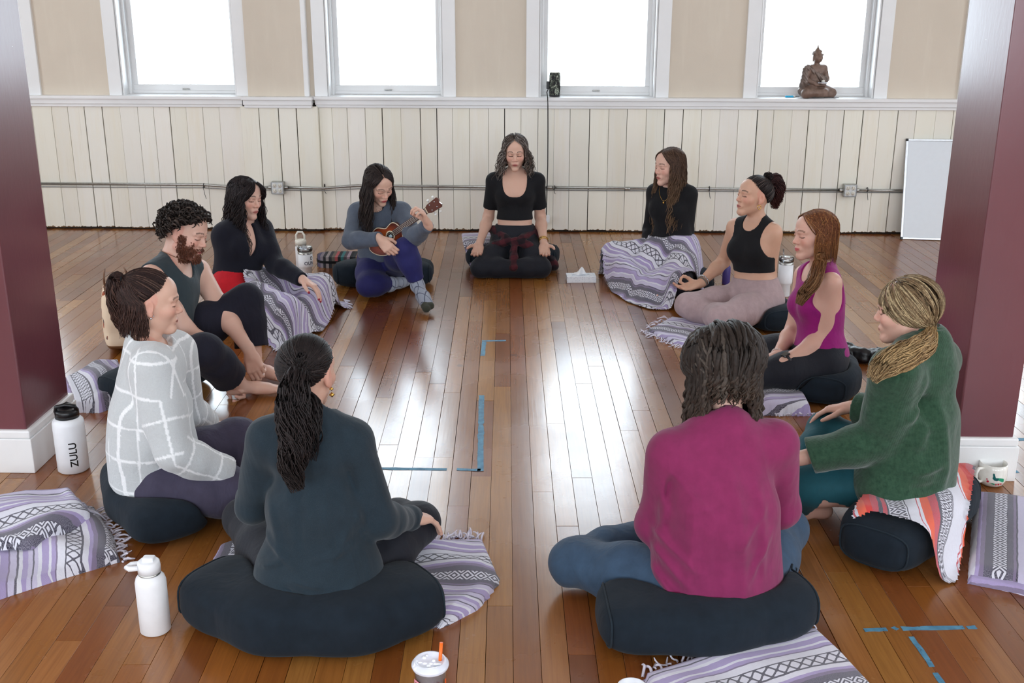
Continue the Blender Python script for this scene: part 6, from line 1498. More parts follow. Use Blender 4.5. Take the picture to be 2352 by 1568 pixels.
p = at_z(695, 632); b = empty('water_bottle', tuple(p), 'cream-capped bottle with arched carry handle behind the lettered tumbler', 'bottle'); R = .040
g = Geo(); g.lathe([(0, 0), (R, 0), (R, .20), (R*.92, .212), (0, .212)], 36); g.build('bottle_body', M_WHITE, b)
g = Geo(); g.lathe([(R*.93, .21), (R*.93, .222), (0, .222)], 36); g.build('steel_ring', M_STEEL, b)
g = Geo(); g.lathe([(0, .221), (R*.98, .221), (R*.98, .246), (R*.88, .254), (0, .254)], 36); g.build('lid', M_CREAM, b)
g = Geo(); g.tube([(-.030, 0, .245), (-.030, 0, .285), (-.016, 0, .308), (.014, 0, .308), (.028, 0, .285), (.028, 0, .245)], .0075, 8); g.build('carry_handle', M_CREAM, b)
# slim purple bottle half hidden behind the woman in taupe leggings
p = at_z(1667, 652); b = empty('water_bottle', tuple(p), 'narrow purple bottle half hidden behind taupe leggings woman', 'bottle')
g = Geo(); g.lathe([(0, 0), (.026, 0), (.027, .005), (.027, .115), (.022, .128), (0, .128)], 28); g.build('bottle_body', plain('purple_plastic', lin(72, 60, 130), .35, bump=0), b)
g = Geo(); g.lathe([(0, .127), (.018, .127), (.018, .145), (0, .145)], 24); g.build('lid', M_BLKPL, b)
# iced drink
p = at_z(988, 1519, .155); p[2] = 0; b = empty('iced_drink_cup', tuple(p), 'clear plastic iced drink cup with domed lid and orange straw', 'cup')
g = Geo(); g.lathe([(0, .001), (.033, .001), (.046, .142), (.047, .146)], 40); g.build('cup_wall', M_CLEAR, b)
g = Geo(); g.lathe([(0, .003), (.0318, .003), (.0435, .128), (0, .128)], 40); g.build('milky_drink', plain('milky_drink', lin(226, 208, 204), .3, bump=0), b)
g = Geo(); g.lathe([(.0495, .140), (.0515, .146), (.0505, .151), (.046, .153), (.044, .160), (.038, .161), (.036, .155), (0, .154)], 44); g.build('lid', plain('frosted_lid', lin(226, 230, 242), .22, bump=0, coat=.4), b)
g = Geo()
for x, y, r in ((-.018, .018, .006), (-.002, -.020, .0065), (.010, .004, .005), (-.012, .028, .004)): g.lathe([(r, .154), (r*.8, .158), (0, .1585)], 12, TM((x, y, 0)))
g.box((.010, -.016, .154), (.034, -.010, .159), .002); g.build('lid_dimple', plain('lid_mark', lin(240, 244, 252), .2, bump=0), b)
g = Geo(); g.tube([(.020, -.002, .02), (.0265, .008, .155), (.030, .016, .205)], .0048, 12); g.build('straw', plain('orange_straw', lin(250, 112, 22), .35, bump=0), b)
a = toward_cam(p); letters('IN', .05, 'lettering', plain('orange_print', lin(236, 92, 40), .5, bump=0), b, .0462, .095, a+.62); letters('DU', .05, 'lettering', plain('pink_print', lin(232, 150, 170), .5, bump=0), b, .0462, .095, a-.50)
p = at_z(1452, 1576, .115); p[2] = 0; b = empty('takeaway_cup', tuple(p), 'white lidded takeaway cup at the corner of fringed blanket', 'cup')
g = Geo(); g.lathe([(0, .001), (.029, .001), (.041, .100), (0, .100)], 40); g.build('cup_wall', M_WHITE, b)
g = Geo(); g.lathe([(.0435, .096), (.0445, .103), (.042, .107), (.040, .116), (.036, .117), (.034, .110), (0, .109)], 40); g.build('lid', plain('grey_white_lid', lin(222, 224, 230), .3, bump=0), b)
# mug
p = at_z(2276, 1110); b = empty('mug', tuple(p), 'white ceramic mug with peacock drawing on floor by the right column', 'mug'); R = .056
M_CER = plain('glazed_ceramic', lin(240, 238, 230), .12, bump=0, coat=.5)
g = Geo(); g.lathe([(0, 0), (R*.66, 0), (R*.82, .008), (R*.97, .028), (R, .045), (R*.97, .075), (R*.95, .094), (R*.90, .094), (R*.90, .074), (R*.92, .04), (R*.8, .012), (0, .010)], 48); g.build('mug_body', M_CER, b)
a = math.radians(205); d = np.array([math.cos(a), math.sin(a), 0])
g = Geo(); g.tube([d*R*.93+np.array([0, 0, .078]), d*(R+.022)+np.array([0, 0, .080]), d*(R+.034)+np.array([0, 0, .060]), d*(R+.030)+np.array([0, 0, .034]), d*(R+.012)+np.array([0, 0, .022]), d*R*.90+np.array([0, 0, .022])], .0068, 8); g.build('handle', M_CER, b)
def decal(name, pts, m, parent, R, a0, z0):
    bm = bmesh.new(); vs = [bm.verts.new((R*math.cos(a0+x/R), R*math.sin(a0+x/R), z0+y)) for x, y in pts]; bm.faces.new(vs); bmesh.ops.triangulate(bm, faces=bm.faces[:]); me = bpy.data.meshes.new(name); bm.to_mesh(me); bm.free(); me.materials.append(m); return link(name, me, parent)
a0 = toward_cam(p)+.30; GRN, REDP, TEALP = plain('green_print', lin(40, 150, 110), .2, bump=0), plain('red_print', lin(190, 40, 60), .2, bump=0), plain('teal_print', lin(24, 92, 92), .2, bump=0)
decal('peacock_body', [(-.014, .010), (-.006, .002), (.004, .0), (.012, .004), (.008, .012), (-.004, .014), (-.008, .024), (-.009, .032), (-.013, .032), (-.014, .026), (-.012, .018)], TEALP, b, R+.0008, a0, .036)
decal('peacock_tail', [(.004, .014), (.020, .012), (.034, .008), (.036, -.004), (.028, -.006), (.012, .002), (.006, .008)], GRN, b, R+.0006, a0, .036)
for x, y, s in ((-.030, -.006, .005), (-.034, .003, .003), (.012, -.014, .004), (.022, -.013, .004), (.002, -.015, .003)): decal('flower', [(x+s*math.cos(t), y+s*math.sin(t)) for t in np.linspace(0, 6.28, 7)[:-1]], REDP, b, R+.0009, a0, .036)
decal('leaf', [(-.020, -.012), (-.006, -.017), (.0, -.015), (-.010, -.010)], GRN, b, R+.0007, a0, .036)

# ================================================================== THINGS ON THE FLOOR
p = at_z(1334, 645); b = empty('tissue_box', tuple(p), 'white tissue box with a tissue standing up, on bare floor', 'tissue box', rotz=.06)
def m_tbox():
    t = NT('tissue_box_card'); s = t.sep(t.obj()); n = t.noise(t.mapv(t.obj(), (90, 90, 150)), 1, 1); c = t.mix(t.math('MULTIPLY', t.math('GREATER_THAN', n, .60), .5), lin(236, 240, 246), lin(186, 200, 216)); return t.bsdf(c, .5)
g = Geo(); g.box((-.10, -.055, 0), (.10, .055, .044), .002); g.build('box', m_tbox(), b)
g = Geo(); g.lathe([(0, 0), (1, 0), (1, .0006), (0, .0006)], 24, Matrix.Translation((0, 0, .0440)) @ Matrix.Diagonal((.062, .020, 1, 1))); g.build('opening', plain('film_opening', lin(200, 210, 222), .3, bump=0), b)
nu, nv = 18, 8; U, Vv = np.meshgrid(np.linspace(-1, 1, nu), np.linspace(0, 1, nv)); Xx = U*.058*(1-.25*Vv); Zz = .043+Vv*(.040*(1-U**2*.7)+.012*np.sin(U*4+.8)); Yy = .012*np.sin(U*5)*(1-.4*Vv)+.02*Vv*(Vv-.3)
i = np.arange(nv-1)[:, None]*nu+np.arange(nu-1)[None]; mesh_np('tissue', np.stack([Xx.ravel(), Yy.ravel(), Zz.ravel()], 1), np.stack([i, i+1, i+nu+1, i+nu], -1).reshape(-1, 4), plain('tissue_paper', lin(244, 246, 250), .9, bump=.2), b)
# ukulele case
def m_case():
    t = NT('striped_woven_case'); s = t.sep(t.obj()); x = t.math('FRACT', t.math('MULTIPLY', s[0], 2.6)); cs = [(70, 96, 120), (40, 44, 50), (196, 196, 110), (54, 54, 62), (96, 90, 120), (150, 140, 150), (50, 50, 56), (170, 160, 160), (60, 62, 70), (120, 112, 104), (196, 100, 104), (44, 48, 54), (64, 130, 134), (90, 80, 90), (176, 156, 170), (40, 42, 50), (52, 58, 66), (150, 120, 100)]
    c = t.ramp(x, [(k/len(cs), lin(*v)) for k, v in enumerate(cs)], 'CONSTANT'); return t.bsdf(t.mix(t.math('MULTIPLY', t.noise(t.obj(), 400, 1), .4), c, (.02, .02, .02)), .9, 0, t.bump(t.noise(t.obj(), 500, 1), .4, .002))
p0 = at_z(728, 610); b = empty('ukulele_case', tuple(p0+np.array([.31, .03, 0])), 'striped woven ukulele case lying behind the player cushion', 'case', rotz=.05)
def stad(L, w, n=10): return [(L/2-w/2+w/2*math.cos(t), w/2*math.sin(t)) for t in np.linspace(-math.pi/2, math.pi/2, n)]+[(-L/2+w/2+w/2*math.cos(t), w/2*math.sin(t)) for t in np.linspace(math.pi/2, 3*math.pi/2, n)]
MC = m_case(); g = Geo(); g.prism(stad(.62, .19), .034); g.build('case_base', MC, b); g = Geo(); g.prism(stad(.625, .195), .018, TM((0, 0, .034))); g.build('zip_band', M_BLACK, b); g = Geo(); g.prism(stad(.615, .185), .030, TM((0, 0, .052))); g.build('case_lid', MC, b)
# bag
p = at_z(283, 795); b = empty('tote_bag', tuple(p), 'cream spotted bag standing on floor behind the bearded man', 'bag', rotz=.35)
def m_bag():
    t = NT('spotted_canvas'); v = t.n('ShaderNodeTexVoronoi'); v.feature = 'F1'; t.set(v.inputs['Vector'], t.mapv(t.obj(), (1.25, 1.25, .8))); v.inputs['Scale'].default_value = 17; v.inputs['Randomness'].default_value = .9
    nz = t.noise(t.obj(), 40, 2); m = t.math('LESS_THAN', t.math('ADD', v.outputs['Distance'], t.math('MULTIPLY', t.math('SUBTRACT', nz, .5), .30)), .36); spot = t.mix(t.ramp(t.noise(t.obj(), 14, 1), [(.45, (0, 0, 0)), (.55, (1, 1, 1))]), lin(150, 70, 36), lin(62, 48, 50))
    c = t.mix(m, lin(226, 204, 178), spot); z = t.sep(t.obj())[2]; c = t.mix(t.math('LESS_THAN', z, .055), c, lin(120, 82, 50)); return t.bsdf(c, .85, 0, t.bump(nz, .3, .006))
S = SDF(); S.sup((0, 0, .185), (.085, .17, .185), None, 4.5, .03); S.wave(cloth_wave(61, 9), .010); S.half((0, 0, .352), (0, 0, 1), 's', .01); S.sup((0, 0, .40), (.060, .142, .25), None, 4., .01, 's'); lo, hi = np.array([-.12, -.21, -.004]), np.array([.12, .21, .40]); V, F = S.mesh(.008, lo, hi); V[:, 2] = np.maximum(V[:, 2], .001); mesh_np('bag_body', V, F, m_bag(), b)
for q in (-1, 1): g = Geo(); g.tube([(q*.06, -.07, .33), (q*.062, -.065, .40), (q*.05, 0, .445), (q*.062, .065, .40), (q*.06, .07, .33)], .007, 6, flat=.5); g.build('strap', plain('brown_strap', lin(112, 76, 52), .7), b)
# black jacket heap
p = at_z(1972, 832); b = empty('crumpled_jacket', tuple(p), 'crumpled black jacket lying on floor behind magenta top woman', 'jacket')
S = SDF(); rng = np.random.default_rng(4)
for k in range(9): a = np.array([rng.uniform(-.12, .12), rng.uniform(-.07, .07), rng.uniform(.012, .05)]); S.rc(a, a+np.array([rng.uniform(-.09, .09), rng.uniform(-.05, .05), rng.uniform(-.02, .02)]), .032, .024, .018)
S.wave(cloth_wave(62, 30), .008); lo, hi = S.bounds(); V, F = S.mesh(.006, lo-.02, hi+.02); V[:, 2] = np.maximum(V[:, 2], .002); mesh_np('jacket_cloth', V, F, plain('black_nylon', lin(16, 16, 18), .38, bump=.25, nscale=60), b)
g = Geo(); g.tube([(.08, .02, .04), (.10, .03, .075), (.17, .02, .07), (.19, -.02, .02), (.15, -.06, .01)], .006, 6, flat=.5); g.build('drawstring', M_BLKPL, b)
# blue tape on the floor
M_TAPE = None
def m_tape():
    t = NT('blue_masking_tape'); p = t.pos(); c = t.ramp(t.noise(p, 30, 4), [(.35, lin(60, 112, 142)), (.65, lin(88, 144, 172))]); c = t.mix(t.ramp(t.noise(p, 75, 3), [(.62, (0, 0, 0)), (.70, (1, 1, 1))]), c, lin(60, 74, 82)); return t.bsdf(c, .6, 0, t.bump(t.noise(p, 90, 2), .2, .002))
M_TAPE = m_tape()
def tape(label, pts, w=.024, cat='tape', seed=0):
    A = np.array([at_z(*p) for p in pts]); c = A.mean(0); n = max(6, int(np.linalg.norm(A[-1]-A[0])/.03)); P = poly_at(A, n); d = nrm(P[-1]-P[0]); s = np.cross([0, 0, 1.], d); rng = np.random.default_rng(seed); V = []
    for q in P: 
        a, b_ = w/2+rng.normal(0, .0012), w/2+rng.normal(0, .0012); V += [q+s*a, q-s*b_]
    V = np.array(V)-c; V2 = V.copy(); V[:, 2] = .0012; V2[:, 2] = .0001; m = 2*n; W = np.concatenate([V, V2]); F = []
    for i in range(n-1): k = 2*i; F += [(k, k+1, k+3, k+2), (k+m, k, k+2, k+2+m), (k+1, k+1+m, k+3+m, k+3)]
    F += [(0, m, m+1, 1), (m-2, m-1, 2*m-1, 2*m-2)]
    o = mesh_np('tape_strip', W, np.array(F), M_TAPE, None, False); o.location = c; return tag(o, label, 'tape', 'blue tape marks on the floor')
tape('long blue tape strip at middle of floor ending at a corner', [(1106, 908), (1103, 1082)], .026, seed=1)
tape('blue tape strip from beside the dark teal sleeve', [(866, 1076), (1026, 1078)], .022, seed=2); tape('short blue tape strip meeting the long one at a corner', [(1049, 1078), (1104, 1079)], .022, seed=3)
tape('short blue tape strip of far floor corner, pointing at window wall', [(1112, 785), (1109, 817)], .024, seed=4); tape('short blue tape strip of far floor corner, running across the boards', [(1107, 783), (1162, 782)], .024, seed=5)
tape('blue tape strip across floor below red blanket', [(2071, 1443), (2214, 1441)], .020, seed=6); tape('worn blue tape end nearest raspberry shirt cushion', [(1985, 1447), (2037, 1445)], .018, seed=7); tape('small blue tape scrap at end of crossing strip', [(2221, 1441), (2242, 1440)], .018, seed=8)
tape('blue tape strip running down the boards below crossing strip', [(2093, 1462), (2142, 1531)], .018, seed=9); tape('lowest blue tape scrap at picture edge', [(2148, 1545), (2168, 1575)], .018, seed=10); tape('tiny blue tape fleck between two crossing strips', [(2050, 1440), (2061, 1446)], .014, seed=11)
tape('pale blue tape strip on floor behind the right column', [(2326, 1009), (2365, 1009)], .03, seed=12); tape('pale blue tape scrap beside baseboard of right column', [(2322, 1078), (2334, 1086)], .03, seed=13)

# ================================================================== WALL THINGS
def whiteboard():
    BL, BR = at_z(2068, 549), at_z(2160, 553); TLy = WALL_Y-.03; TL = at_y(2077, 319, TLy); W = .62; x = nrm(np.array([BR[0]-BL[0], BR[1]-BL[1], 0])); up = nrm(TL-BL); n = np.cross(x, up); H = np.linalg.norm(TL-BL)
    b = empty('whiteboard', tuple(BL), 'whiteboard with black corners leaning against the window wall', 'whiteboard'); b.matrix_world = frame_m(BL, x, up, n)
    g = Geo(); g.box((.008, .008, -.010), (W-.008, H-.008, .001)); g.build('board_face', plain('white_enamel', lin(226, 232, 238), .18, bump=0, nvar=.01), b)
    g = Geo(); f = .016; g.box((0, 0, -.012), (W, f, .006), .002); g.box((0, H-f, -.012), (W, H, .006), .002); g.box((0, f, -.012), (f, H-f, .006), .002); g.box((W-f, f, -.012), (W, H-f, .006), .002); g.build('frame', plain('brushed_aluminium', lin(214, 218, 222), .35, .7, bump=0), b)
    for X, Y in ((0, 0), (W, 0), (0, H), (W, H)):
        g = Geo(); g.box((X-.016 if X else -.003, Y-.018 if Y else -.003, -.013), (X+.003 if X else .018, Y+.003 if Y else .018, .009), .004); g.build('corner_cap', M_BLKPL, b)
whiteboard()
def conduit():
    zc = .366; fy = WALL_Y-.022-.016; ply = WALL_Y-.066-.016; g = Geo(); x0 = float(at_y(60, 430, fy)[0]); xb = -2.121; xe = 2.51; xw = float(at_y(1262, 434, fy)[0])
    g.tube([(x0, fy, zc+.012), (-2.76, fy, zc+.012), (-2.62, fy-.008, zc+.004), (-2.45, ply, zc), (xb-.05, ply, zc)], .0105, 10); g.tube([(xb+.05, ply, zc), (-1.75, ply, zc-.004), (-1.60, fy-.008, zc+.004), (-1.48, fy, zc+.012), (xw-.02, fy, zc+.006)], .0105, 10)
    g.tube([(xw, fy, zc+.006), (xe-.05, fy, zc)], .0105, 10); g.tube([(xe+.05, fy, zc), (3.05, fy, zc)], .0105, 10); g.tube([(3.0, fy, zc), (6.4, fy, zc)], .0105, 10)
    b = tag(empty('wall_conduit', (0, 0, 0)), 'steel electrical conduit running along the board wainscot', 'conduit'); g.build('pipe', M_STEEL, b)
    g = Geo(); g.tube([(x0, fy+.008, zc-.016), (-2.76, fy+.008, zc-.016), (-2.48, ply+.006, zc-.022), (-1.74, ply+.006, zc-.024), (-1.48, fy+.008, zc-.016), (2.98, fy+.008, zc-.020)], .0035, 6); g.build('thin_cable', plain('grey_cable', lin(140, 140, 138), .5, bump=0), b)
    g = Geo()
    for x in (xb-.06, xb+.06, xw, xe-.06, xe+.06, 2.98, 1.98, .72): g.lathe([(.0135, -.02), (.0155, -.016), (.0155, .016), (.0135, .02)], 12, TM((x, ply if abs(x-xb) < .1 else fy, zc+(.006 if x == xw else 0)), (0, math.pi/2, 0)))
    g.build('coupling', M_STEEL, b)
    for px, L in ((468, .085), (745, .035), (1272, .025), (1628, .055), (1991, .060)):
        q = at_y(px, 433, fy); y = ply if -2.37 < q[0] < -1.80 else fy
        g = Geo(); g.tube([(q[0]+.016*0+.004, y+.016*math.cos(t), zc+.004+.018*math.sin(t)) for t in np.linspace(0, 6.28, 12, endpoint=False)], .003, 5, closed=True); g.tube([(q[0], y-.015, zc-.004), (q[0]+.010, y-.012, zc-.03-L*.5), (q[0]+.016, y-.004, zc-.02-L)], .0022, 5); g.build('cable_tie', M_BLKPL, b)
    for xq, y, nm in ((xb, ply+.016, 'left'), (xe, fy+.016, 'right')):
        o = empty('outlet_box', (xq, y, zc), 'grey metal four-socket outlet box on '+('the shallow pilaster' if nm == 'left' else 'wainscot near the whiteboard'), 'outlet', 'outlet boxes on the window wall')
        g = Geo(); g.box((-.052, -.05, -.052), (.052, 0, .052), .006); g.build('box', M_STEEL, o); g = Geo(); g.box((-.050, -.056, -.050), (.050, -.050, .050), .008); g.build('cover_plate', plain('plate_grey', lin(188, 190, 190), .4, .6, bump=0), o)
        for sx in (-1, 1):
            for sz in (-1, 1):
                g = Geo(); g.lathe([(0, 0), (.0165, 0), (.0165, .003), (0, .003)], 20, TM((sx*.021, -.056, sz*.021), (math.pi/2, 0, 0))); so = g.build('socket', M_CREAM, o)
                g = Geo(); 
                for e in (-1, 1): g.box((sx*.021+e*.006-.0012, -.0602, sz*.021-.001), (sx*.021+e*.006+.0012, -.0588, sz*.021+.009))
                g.lathe([(0, 0), (.0024, 0), (.0024, .0008), (0, .0008)], 8, TM((sx*.021, -.0595, sz*.021-.008), (math.pi/2, 0, 0))); g.build('slot', M_BLKPL, so)
conduit()
# speaker on the sill, its plug and lead
p = at_y(1274, 221, WALL_Y-.03); p[2] = SILL_Z+.006; p[1] = WALL_Y+.02; b = empty('portable_speaker', tuple(p), 'camouflage-patterned cylinder speaker standing on window sill', 'speaker')
def m_camo():
    t = NT('camouflage_mesh'); n = t.noise(t.mapv(t.obj(), (1, 1, .55)), 34, 2, .5, dist=1.6); c = t.ramp(n, [(0, lin(34, 32, 34)), (.44, lin(74, 80, 70)), (.52, lin(40, 36, 38)), (.57, lin(170, 178, 160)), (.64, lin(50, 46, 48))], 'CONSTANT'); return t.bsdf(c, .8, 0, t.bump(t.noise(t.obj(), 700, 1), .3, .001))
g = Geo(); g.lathe([(0, .0), (.034, .0), (.042, .010), (.044, .03), (.044, .155), (.041, .178), (.038, .184)], 32); g.build('speaker_body', m_camo(), b); g = Geo(); g.lathe([(0, .180), (.030, .180), (.037, .184), (.038, .190), (.034, .192), (.012, .191), (0, .193)], 32); g.build('end_ring', M_CREAM, b); g = Geo(); g.lathe([(.0385, .0), (.0435, .004), (.0445, .012), (.042, .014)], 32); g.build('rubber_foot', M_BLKPL, b)
g = Geo(); g.tube([(.030, -.032, .015), (.040, -.030, .05), (.042, -.024, .085)], .0035, 6); g.build('carry_strap', M_BLKPL, b)
q = at_y(1257, 430, WALL_Y-.055); X = float(q[0]); o = tag(empty('power_lead', (X, WALL_Y-.06, .30)), 'black power lead hanging from speaker adapter down to conduit outlet', 'cable')
g = Geo(); g.tube([(p[0]-.048-X, .075, SILL_Z+.07-.30), (X-X-.012, .01, SILL_Z+.045-.30), (-.006, -.045, SILL_Z+.01-.30), (-.003, -.042, SILL_Z-.06-.30), (0, .005, .55), (.002, .01, .25), (-.004, .01, -.10), (-.006, .012, -.16)], .0040, 8); g.build('lead', M_BLKPL, o)
g = Geo(); g.box((p[0]-.066-X, .060, SILL_Z+.065-.30), (p[0]-.044-X, .095, SILL_Z+.125-.30), .004); g.build('adapter', M_BLKPL, o)
g = Geo(); g.box((-.016, -.004, -.215), (.022, .03, -.155), .004); g.build('plug_block', M_WHITE, o); g = Geo(); g.tube([(-.016, 0, .09), (-.026, 0, .10), (-.030, 0, .115), (-.022, 0, .125), (-.012, 0, .118)], .0022, 6); g.build('wall_hook', M_STEEL, o)
# seated statue on the sill
def statue():
    p = at_y(1873, 232, WALL_Y); p = np.array([p[0], WALL_Y+.045, SILL_Z+.006]); b = empty('seated_statue', tuple(p), 'dark bronze seated meditating statue on window sill holding a pale stone', 'statue', rotz=.42)
    S = SDF(); e = lambda c, r, k=.02: S.ell(c, r, None, k)
    e((0, 0, .050), (.125, .085, .050), .02); S.rc((-.07, -.01, .05), (-.125, -.05, .035), .05, .038, .03); S.rc((.07, -.01, .05), (.125, -.05, .035), .05, .038, .03)
    S.rc((-.11, -.06, .04), (.03, -.085, .045), .034, .026, .02); S.rc((.11, -.06, .035), (-.03, -.085, .035), .034, .026, .02)
    e((0, .012, .15), (.062, .045, .075), .04); e((0, .010, .205), (.076, .044, .045), .03); S.rc((-.07, .01, .225), (.07, .01, .225), .026, .026, .03)
    for q in (-1, 1): S.rc((q*.082, .012, .220), (q*.100, -.005, .140), .025, .021, .015); S.rc((q*.100, -.005, .140), (q*.035, -.062, .105), .021, .016, .01); S.rc((q*.035, -.062, .103), (-q*.02, -.075, .100), .015, .010, .01)
    S.rc((0, .008, .235), (0, .004, .275), .021, .020, .012); e((0, .0, .310), (.036, .042, .046), .012); e((0, -.030, .300), (.024, .014, .030), .01); S.rc((0, -.043, .305), (0, -.046, .296), .004, .006, .006); e((0, .006, .352), (.022, .024, .022), .012); S.rc((0, .006, .365), (0, .006, .398), .011, .004, .01)
    for q in (-1, 1): e((q*.036, .006, .298), (.005, .009, .026), .004)
    for i in range(46):
        a = i*2.4; z = .325+.035*((i*.61) % 1); r = .040*math.sqrt(max(.05, 1-((z-.315)/.05)**2)); y = r*math.sin(a)+.004
        if y > -.020 or z > .338: e((r*math.cos(a), y, z), (.008, .008, .008), .003)
    S.wave(cloth_wave(77, 60), .0012)
    V, F = S.mesh(.0042, *(lambda lo, hi: (np.array([lo[0]-.02, lo[1]-.02, -.001]), hi+.02))(*S.bounds())); V[:, 2] = np.maximum(V[:, 2], 0)
    t = NT('dark_bronze'); n = t.noise(t.obj(), 26, 4); c = t.ramp(n, [(.3, lin(104, 82, 70)), (.7, lin(140, 116, 104))]); mesh_np('figure', V, F, t.bsdf(c, .5, .1, t.bump(n, .3, .004)), b)
    S2 = SDF(); S2.rc((-.085, .0, .235), (.06, -.03, .13), .020, .03, .02); S2.rc((-.10, .01, .215), (-.112, -.002, .12), .024, .03, .02); S2.rc((-.112, -.002, .12), (-.10, .02, .05), .03, .04, .02); S2.wave(lambda X, Y, Z: np.sin(X*260+Z*160), .0022); V, F = S2.mesh(.0042); t = NT('bronze_drape'); c = t.ramp(t.noise(t.obj(), 20, 3), [(.3, lin(92, 78, 70)), (.7, lin(128, 112, 104))]); mesh_np('robe', V, F, t.bsdf(c, .4, .35), b)
    g = Geo(); g.lathe([(0, -.014), (.012, -.007), (.015, 0), (.012, .008), (0, .014)], 14, TM((.012, -.078, .128))); g.build('pale_stone', plain('pale_quartz', lin(226, 222, 214), .3), b); g = Geo(); g.lathe([(0, .0), (.030, .002), (.044, .016), (.040, .018), (.026, .006), (0, .005)], 20, TM((0, -.075, .104))); g.build('dish', M_SILVER, b)
statue()
p = at_y(1818, 231, WALL_Y-.02); b = empty('lighter', (p[0], WALL_Y+.015, SILL_Z+.006), 'bright blue lighter lying on sill beside the statue', 'lighter', rotz=.1)
g = Geo(); g.box((-.045, -.010, 0), (.020, .010, .014), .004); g.build('lighter_body', plain('blue_plastic', lin(30, 170, 216), .25, bump=0), b); g = Geo(); g.box((.020, -.009, .001), (.036, .009, .013), .003); g.build('lighter_head', M_STEEL, b); g = Geo(); g.box((.036, -.004, .004), (.066, .004, .008), .001); g.build('nozzle', M_BLKPL, b)
p = at_y(1912, 234, WALL_Y-.02); b = empty('incense_stick', (p[0], WALL_Y-.02, SILL_Z+.006), 'thin dark incense stick on sill at the statue base', 'incense', rotz=-.12); g = Geo(); g.tube([(-.07, 0, .003), (.045, 0, .003)], .0022, 6); g.build('stick', M_BLKPL, b); g = Geo(); g.tube([(.045, 0, .003), (.075, .002, .003)], .0012, 5); g.build('bare_end', M_CREAM, b)

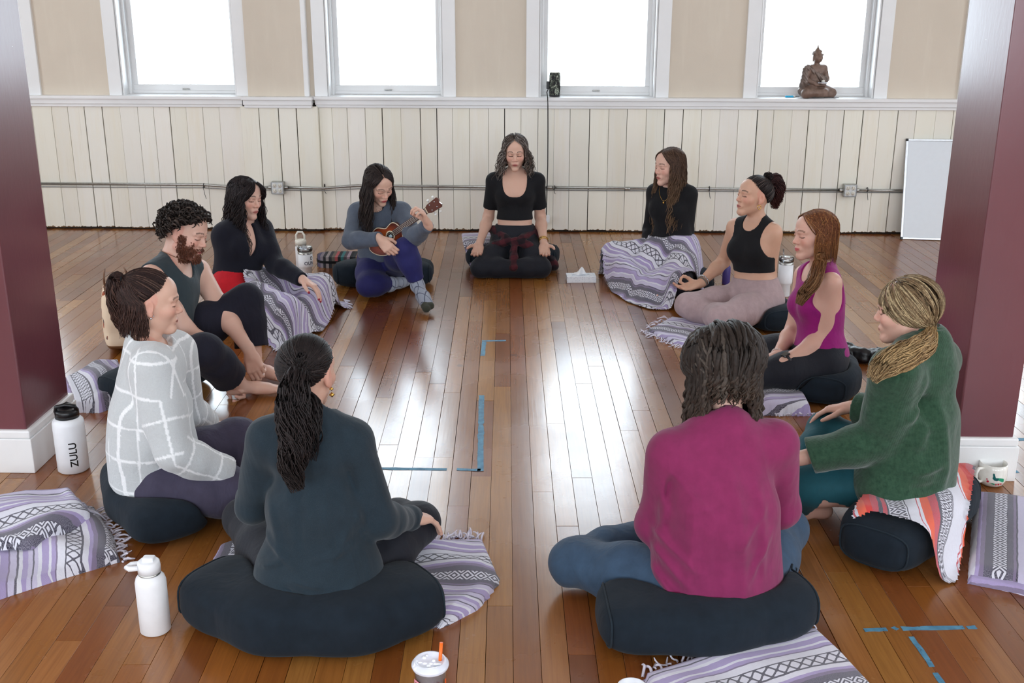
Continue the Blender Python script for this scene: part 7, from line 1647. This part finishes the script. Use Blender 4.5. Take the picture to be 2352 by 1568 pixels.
# ================================================================== UKULELE
def ukulele():
    T, Hh = at_y(850, 574, 6.865), at_y(1011, 462, 6.69); ax = nrm(Hh-T); L = np.linalg.norm(Hh-T); n = np.array([0, -1, .35]); n = nrm(n-ax*(n@ax)); y = np.cross(n, ax)
    b = empty('ukulele', tuple(T), 'sunburst brown ukulele held by the woman in grey-blue sweater', 'ukulele'); b.matrix_world = frame_m(T, ax, y, n); k = L/.56
    bl = .255*k; prof = lambda s: (.083*math.sin(min(1, s/.42)*math.pi/2)**.62 if s < .42 else (.083-.033*(.5-.5*math.cos((s-.42)/.25*math.pi)) if s < .67 else (.050+.012*math.sin((s-.67)/.33*math.pi*.62))*max(0, 1-((s-.67)/.33)**5)))*k
    ss = np.linspace(0, 1, 42); top = [(s*bl, prof(s)) for s in ss]; out = top+[(x, -w) for x, w in reversed(top[1:-1])]
    def m_burst():
        t = NT('sunburst_wood'); s = t.sep(t.obj()); dx = t.math('DIVIDE', t.math('SUBTRACT', s[0], bl*.45), bl*.50); dy = t.math('DIVIDE', s[1], .085*k); r = t.math('SQRT', t.math('ADD', t.math('MULTIPLY', dx, dx), t.math('MULTIPLY', dy, dy)))
        c = t.ramp(r, [(.2, lin(196, 108, 50)), (.6, lin(164, 72, 34)), (.95, lin(84, 30, 20))]); c = t.mix(t.math('MULTIPLY', t.noise(t.mapv(t.obj(), (6, 70, 6)), 2, 3), .35), c, lin(80, 34, 18)); return t.bsdf(c, .22, 0, coat=.6, coatr=.08)
    MB = m_burst(); MDK = plain('dark_side_wood', lin(98, 42, 26), .25, bump=0, coat=.5); MIV = plain('ivory_binding', lin(228, 212, 184), .35, bump=0); MFB = plain('rosewood', lin(70, 40, 32), .45)
    th = .052*k; g = Geo(); g.prism(out, th, TM((0, 0, -th))); g.build('body_sides', MDK, b)
    g = Geo(); g.prism([(bl*.5+(x-bl*.5)*.985, w*.985) for x, w in out], .002, TM((0, 0, 0))); g.build('soundboard', MB, b)
    P3 = [(x, w, .0012) for x, w in out]; g = Geo(); g.tube(P3, .0028, 6, closed=True); g.build('binding', MIV, b)
    sx = bl*.66; g = Geo(); g.lathe([(0, .0022), (.023*k, .0022), (.023*k, .0026), (0, .0026)], 28, TM((sx, 0, 0))); g.build('sound_hole', plain('hole_dark', lin(20, 14, 12), .8, bump=0), b); g = Geo(); g.lathe([(.0235*k, .0020), (.030*k, .0020), (.030*k, .0032), (.0235*k, .0032)], 28, TM((sx, 0, 0))); g.build('rosette', MIV, b); g = Geo(); g.box((sx-.012, -.012, .0027), (sx+.010, .006, .0030)); g.build('inner_label', plain('paper_label', lin(196, 226, 236), .6, bump=0), b)
    g = Geo(); g.box((bl*.26, -.032*k, .002), (bl*.26+.014, .032*k, .009), .002); g.build('bridge', MFB, b)
    xn = .455*k; g = Geo(); g.box((bl-.02, -.017*k, -.016), (xn, .017*k, .001), .005); g.build('neck', MDK, b); g = Geo(); g.box((sx+.026*k, -.0185*k, .001), (xn, .0185*k, .0055), .001); fb = g.build('fretboard', MFB, b)
    sc = xn-bl*.26; 
    for i in range(1, 15):
        x = xn-sc*(1-2**(-i/12)); 
        if x > sx+.03*k: g = Geo(); g.box((x-.0009, -.0182*k, .0055), (x+.0009, .0182*k, .0068)); g.build('fret', M_SILVER, fb)
    g = Geo(); g.box((xn, -.0185*k, .001), (xn+.005, .0185*k, .0085), .001); g.build('nut', MIV, b)
    g = Geo(); g.prism([(xn+.004, .018*k), (xn+.02*k, .026*k), (xn+.095*k, .031*k), (xn+.105*k, .018*k), (xn+.098*k, 0), (xn+.105*k, -.018*k), (xn+.095*k, -.031*k), (xn+.02*k, -.026*k), (xn+.004, -.018*k)], .012, TM((0, 0, -.008))); g.build('headstock', MB, b)
    for i, (x, q) in enumerate(((.035, 1), (.072, 1), (.035, -1), (.072, -1))):
        g = Geo(); g.lathe([(0, 0), (.004, 0), (.004, .010), (0, .010)], 10, TM((xn+x*k, q*.016*k, -.004))); g.tube([(xn+x*k, q*.024*k, -.007), (xn+x*k, q*.040*k, -.008)], .0025, 6); pg = g.build('tuning_peg', M_SILVER, b); g = Geo(); g.box((xn+x*k-.007, q*.046*k-.006, -.013), (xn+x*k+.007, q*.046*k+.006, -.003), .003); g.build('peg_button', plain('pearl_button', lin(232, 232, 228), .3, bump=0), pg)
    for i in range(4):
        yy = (-.0115+.0077*i)*k; g = Geo(); g.tube([(bl*.26+.006, yy*1.3, .0095), (xn+.003, yy*.85, .0095)], .0007, 4); g.build('string', M_CREAM, b)
ukulele()
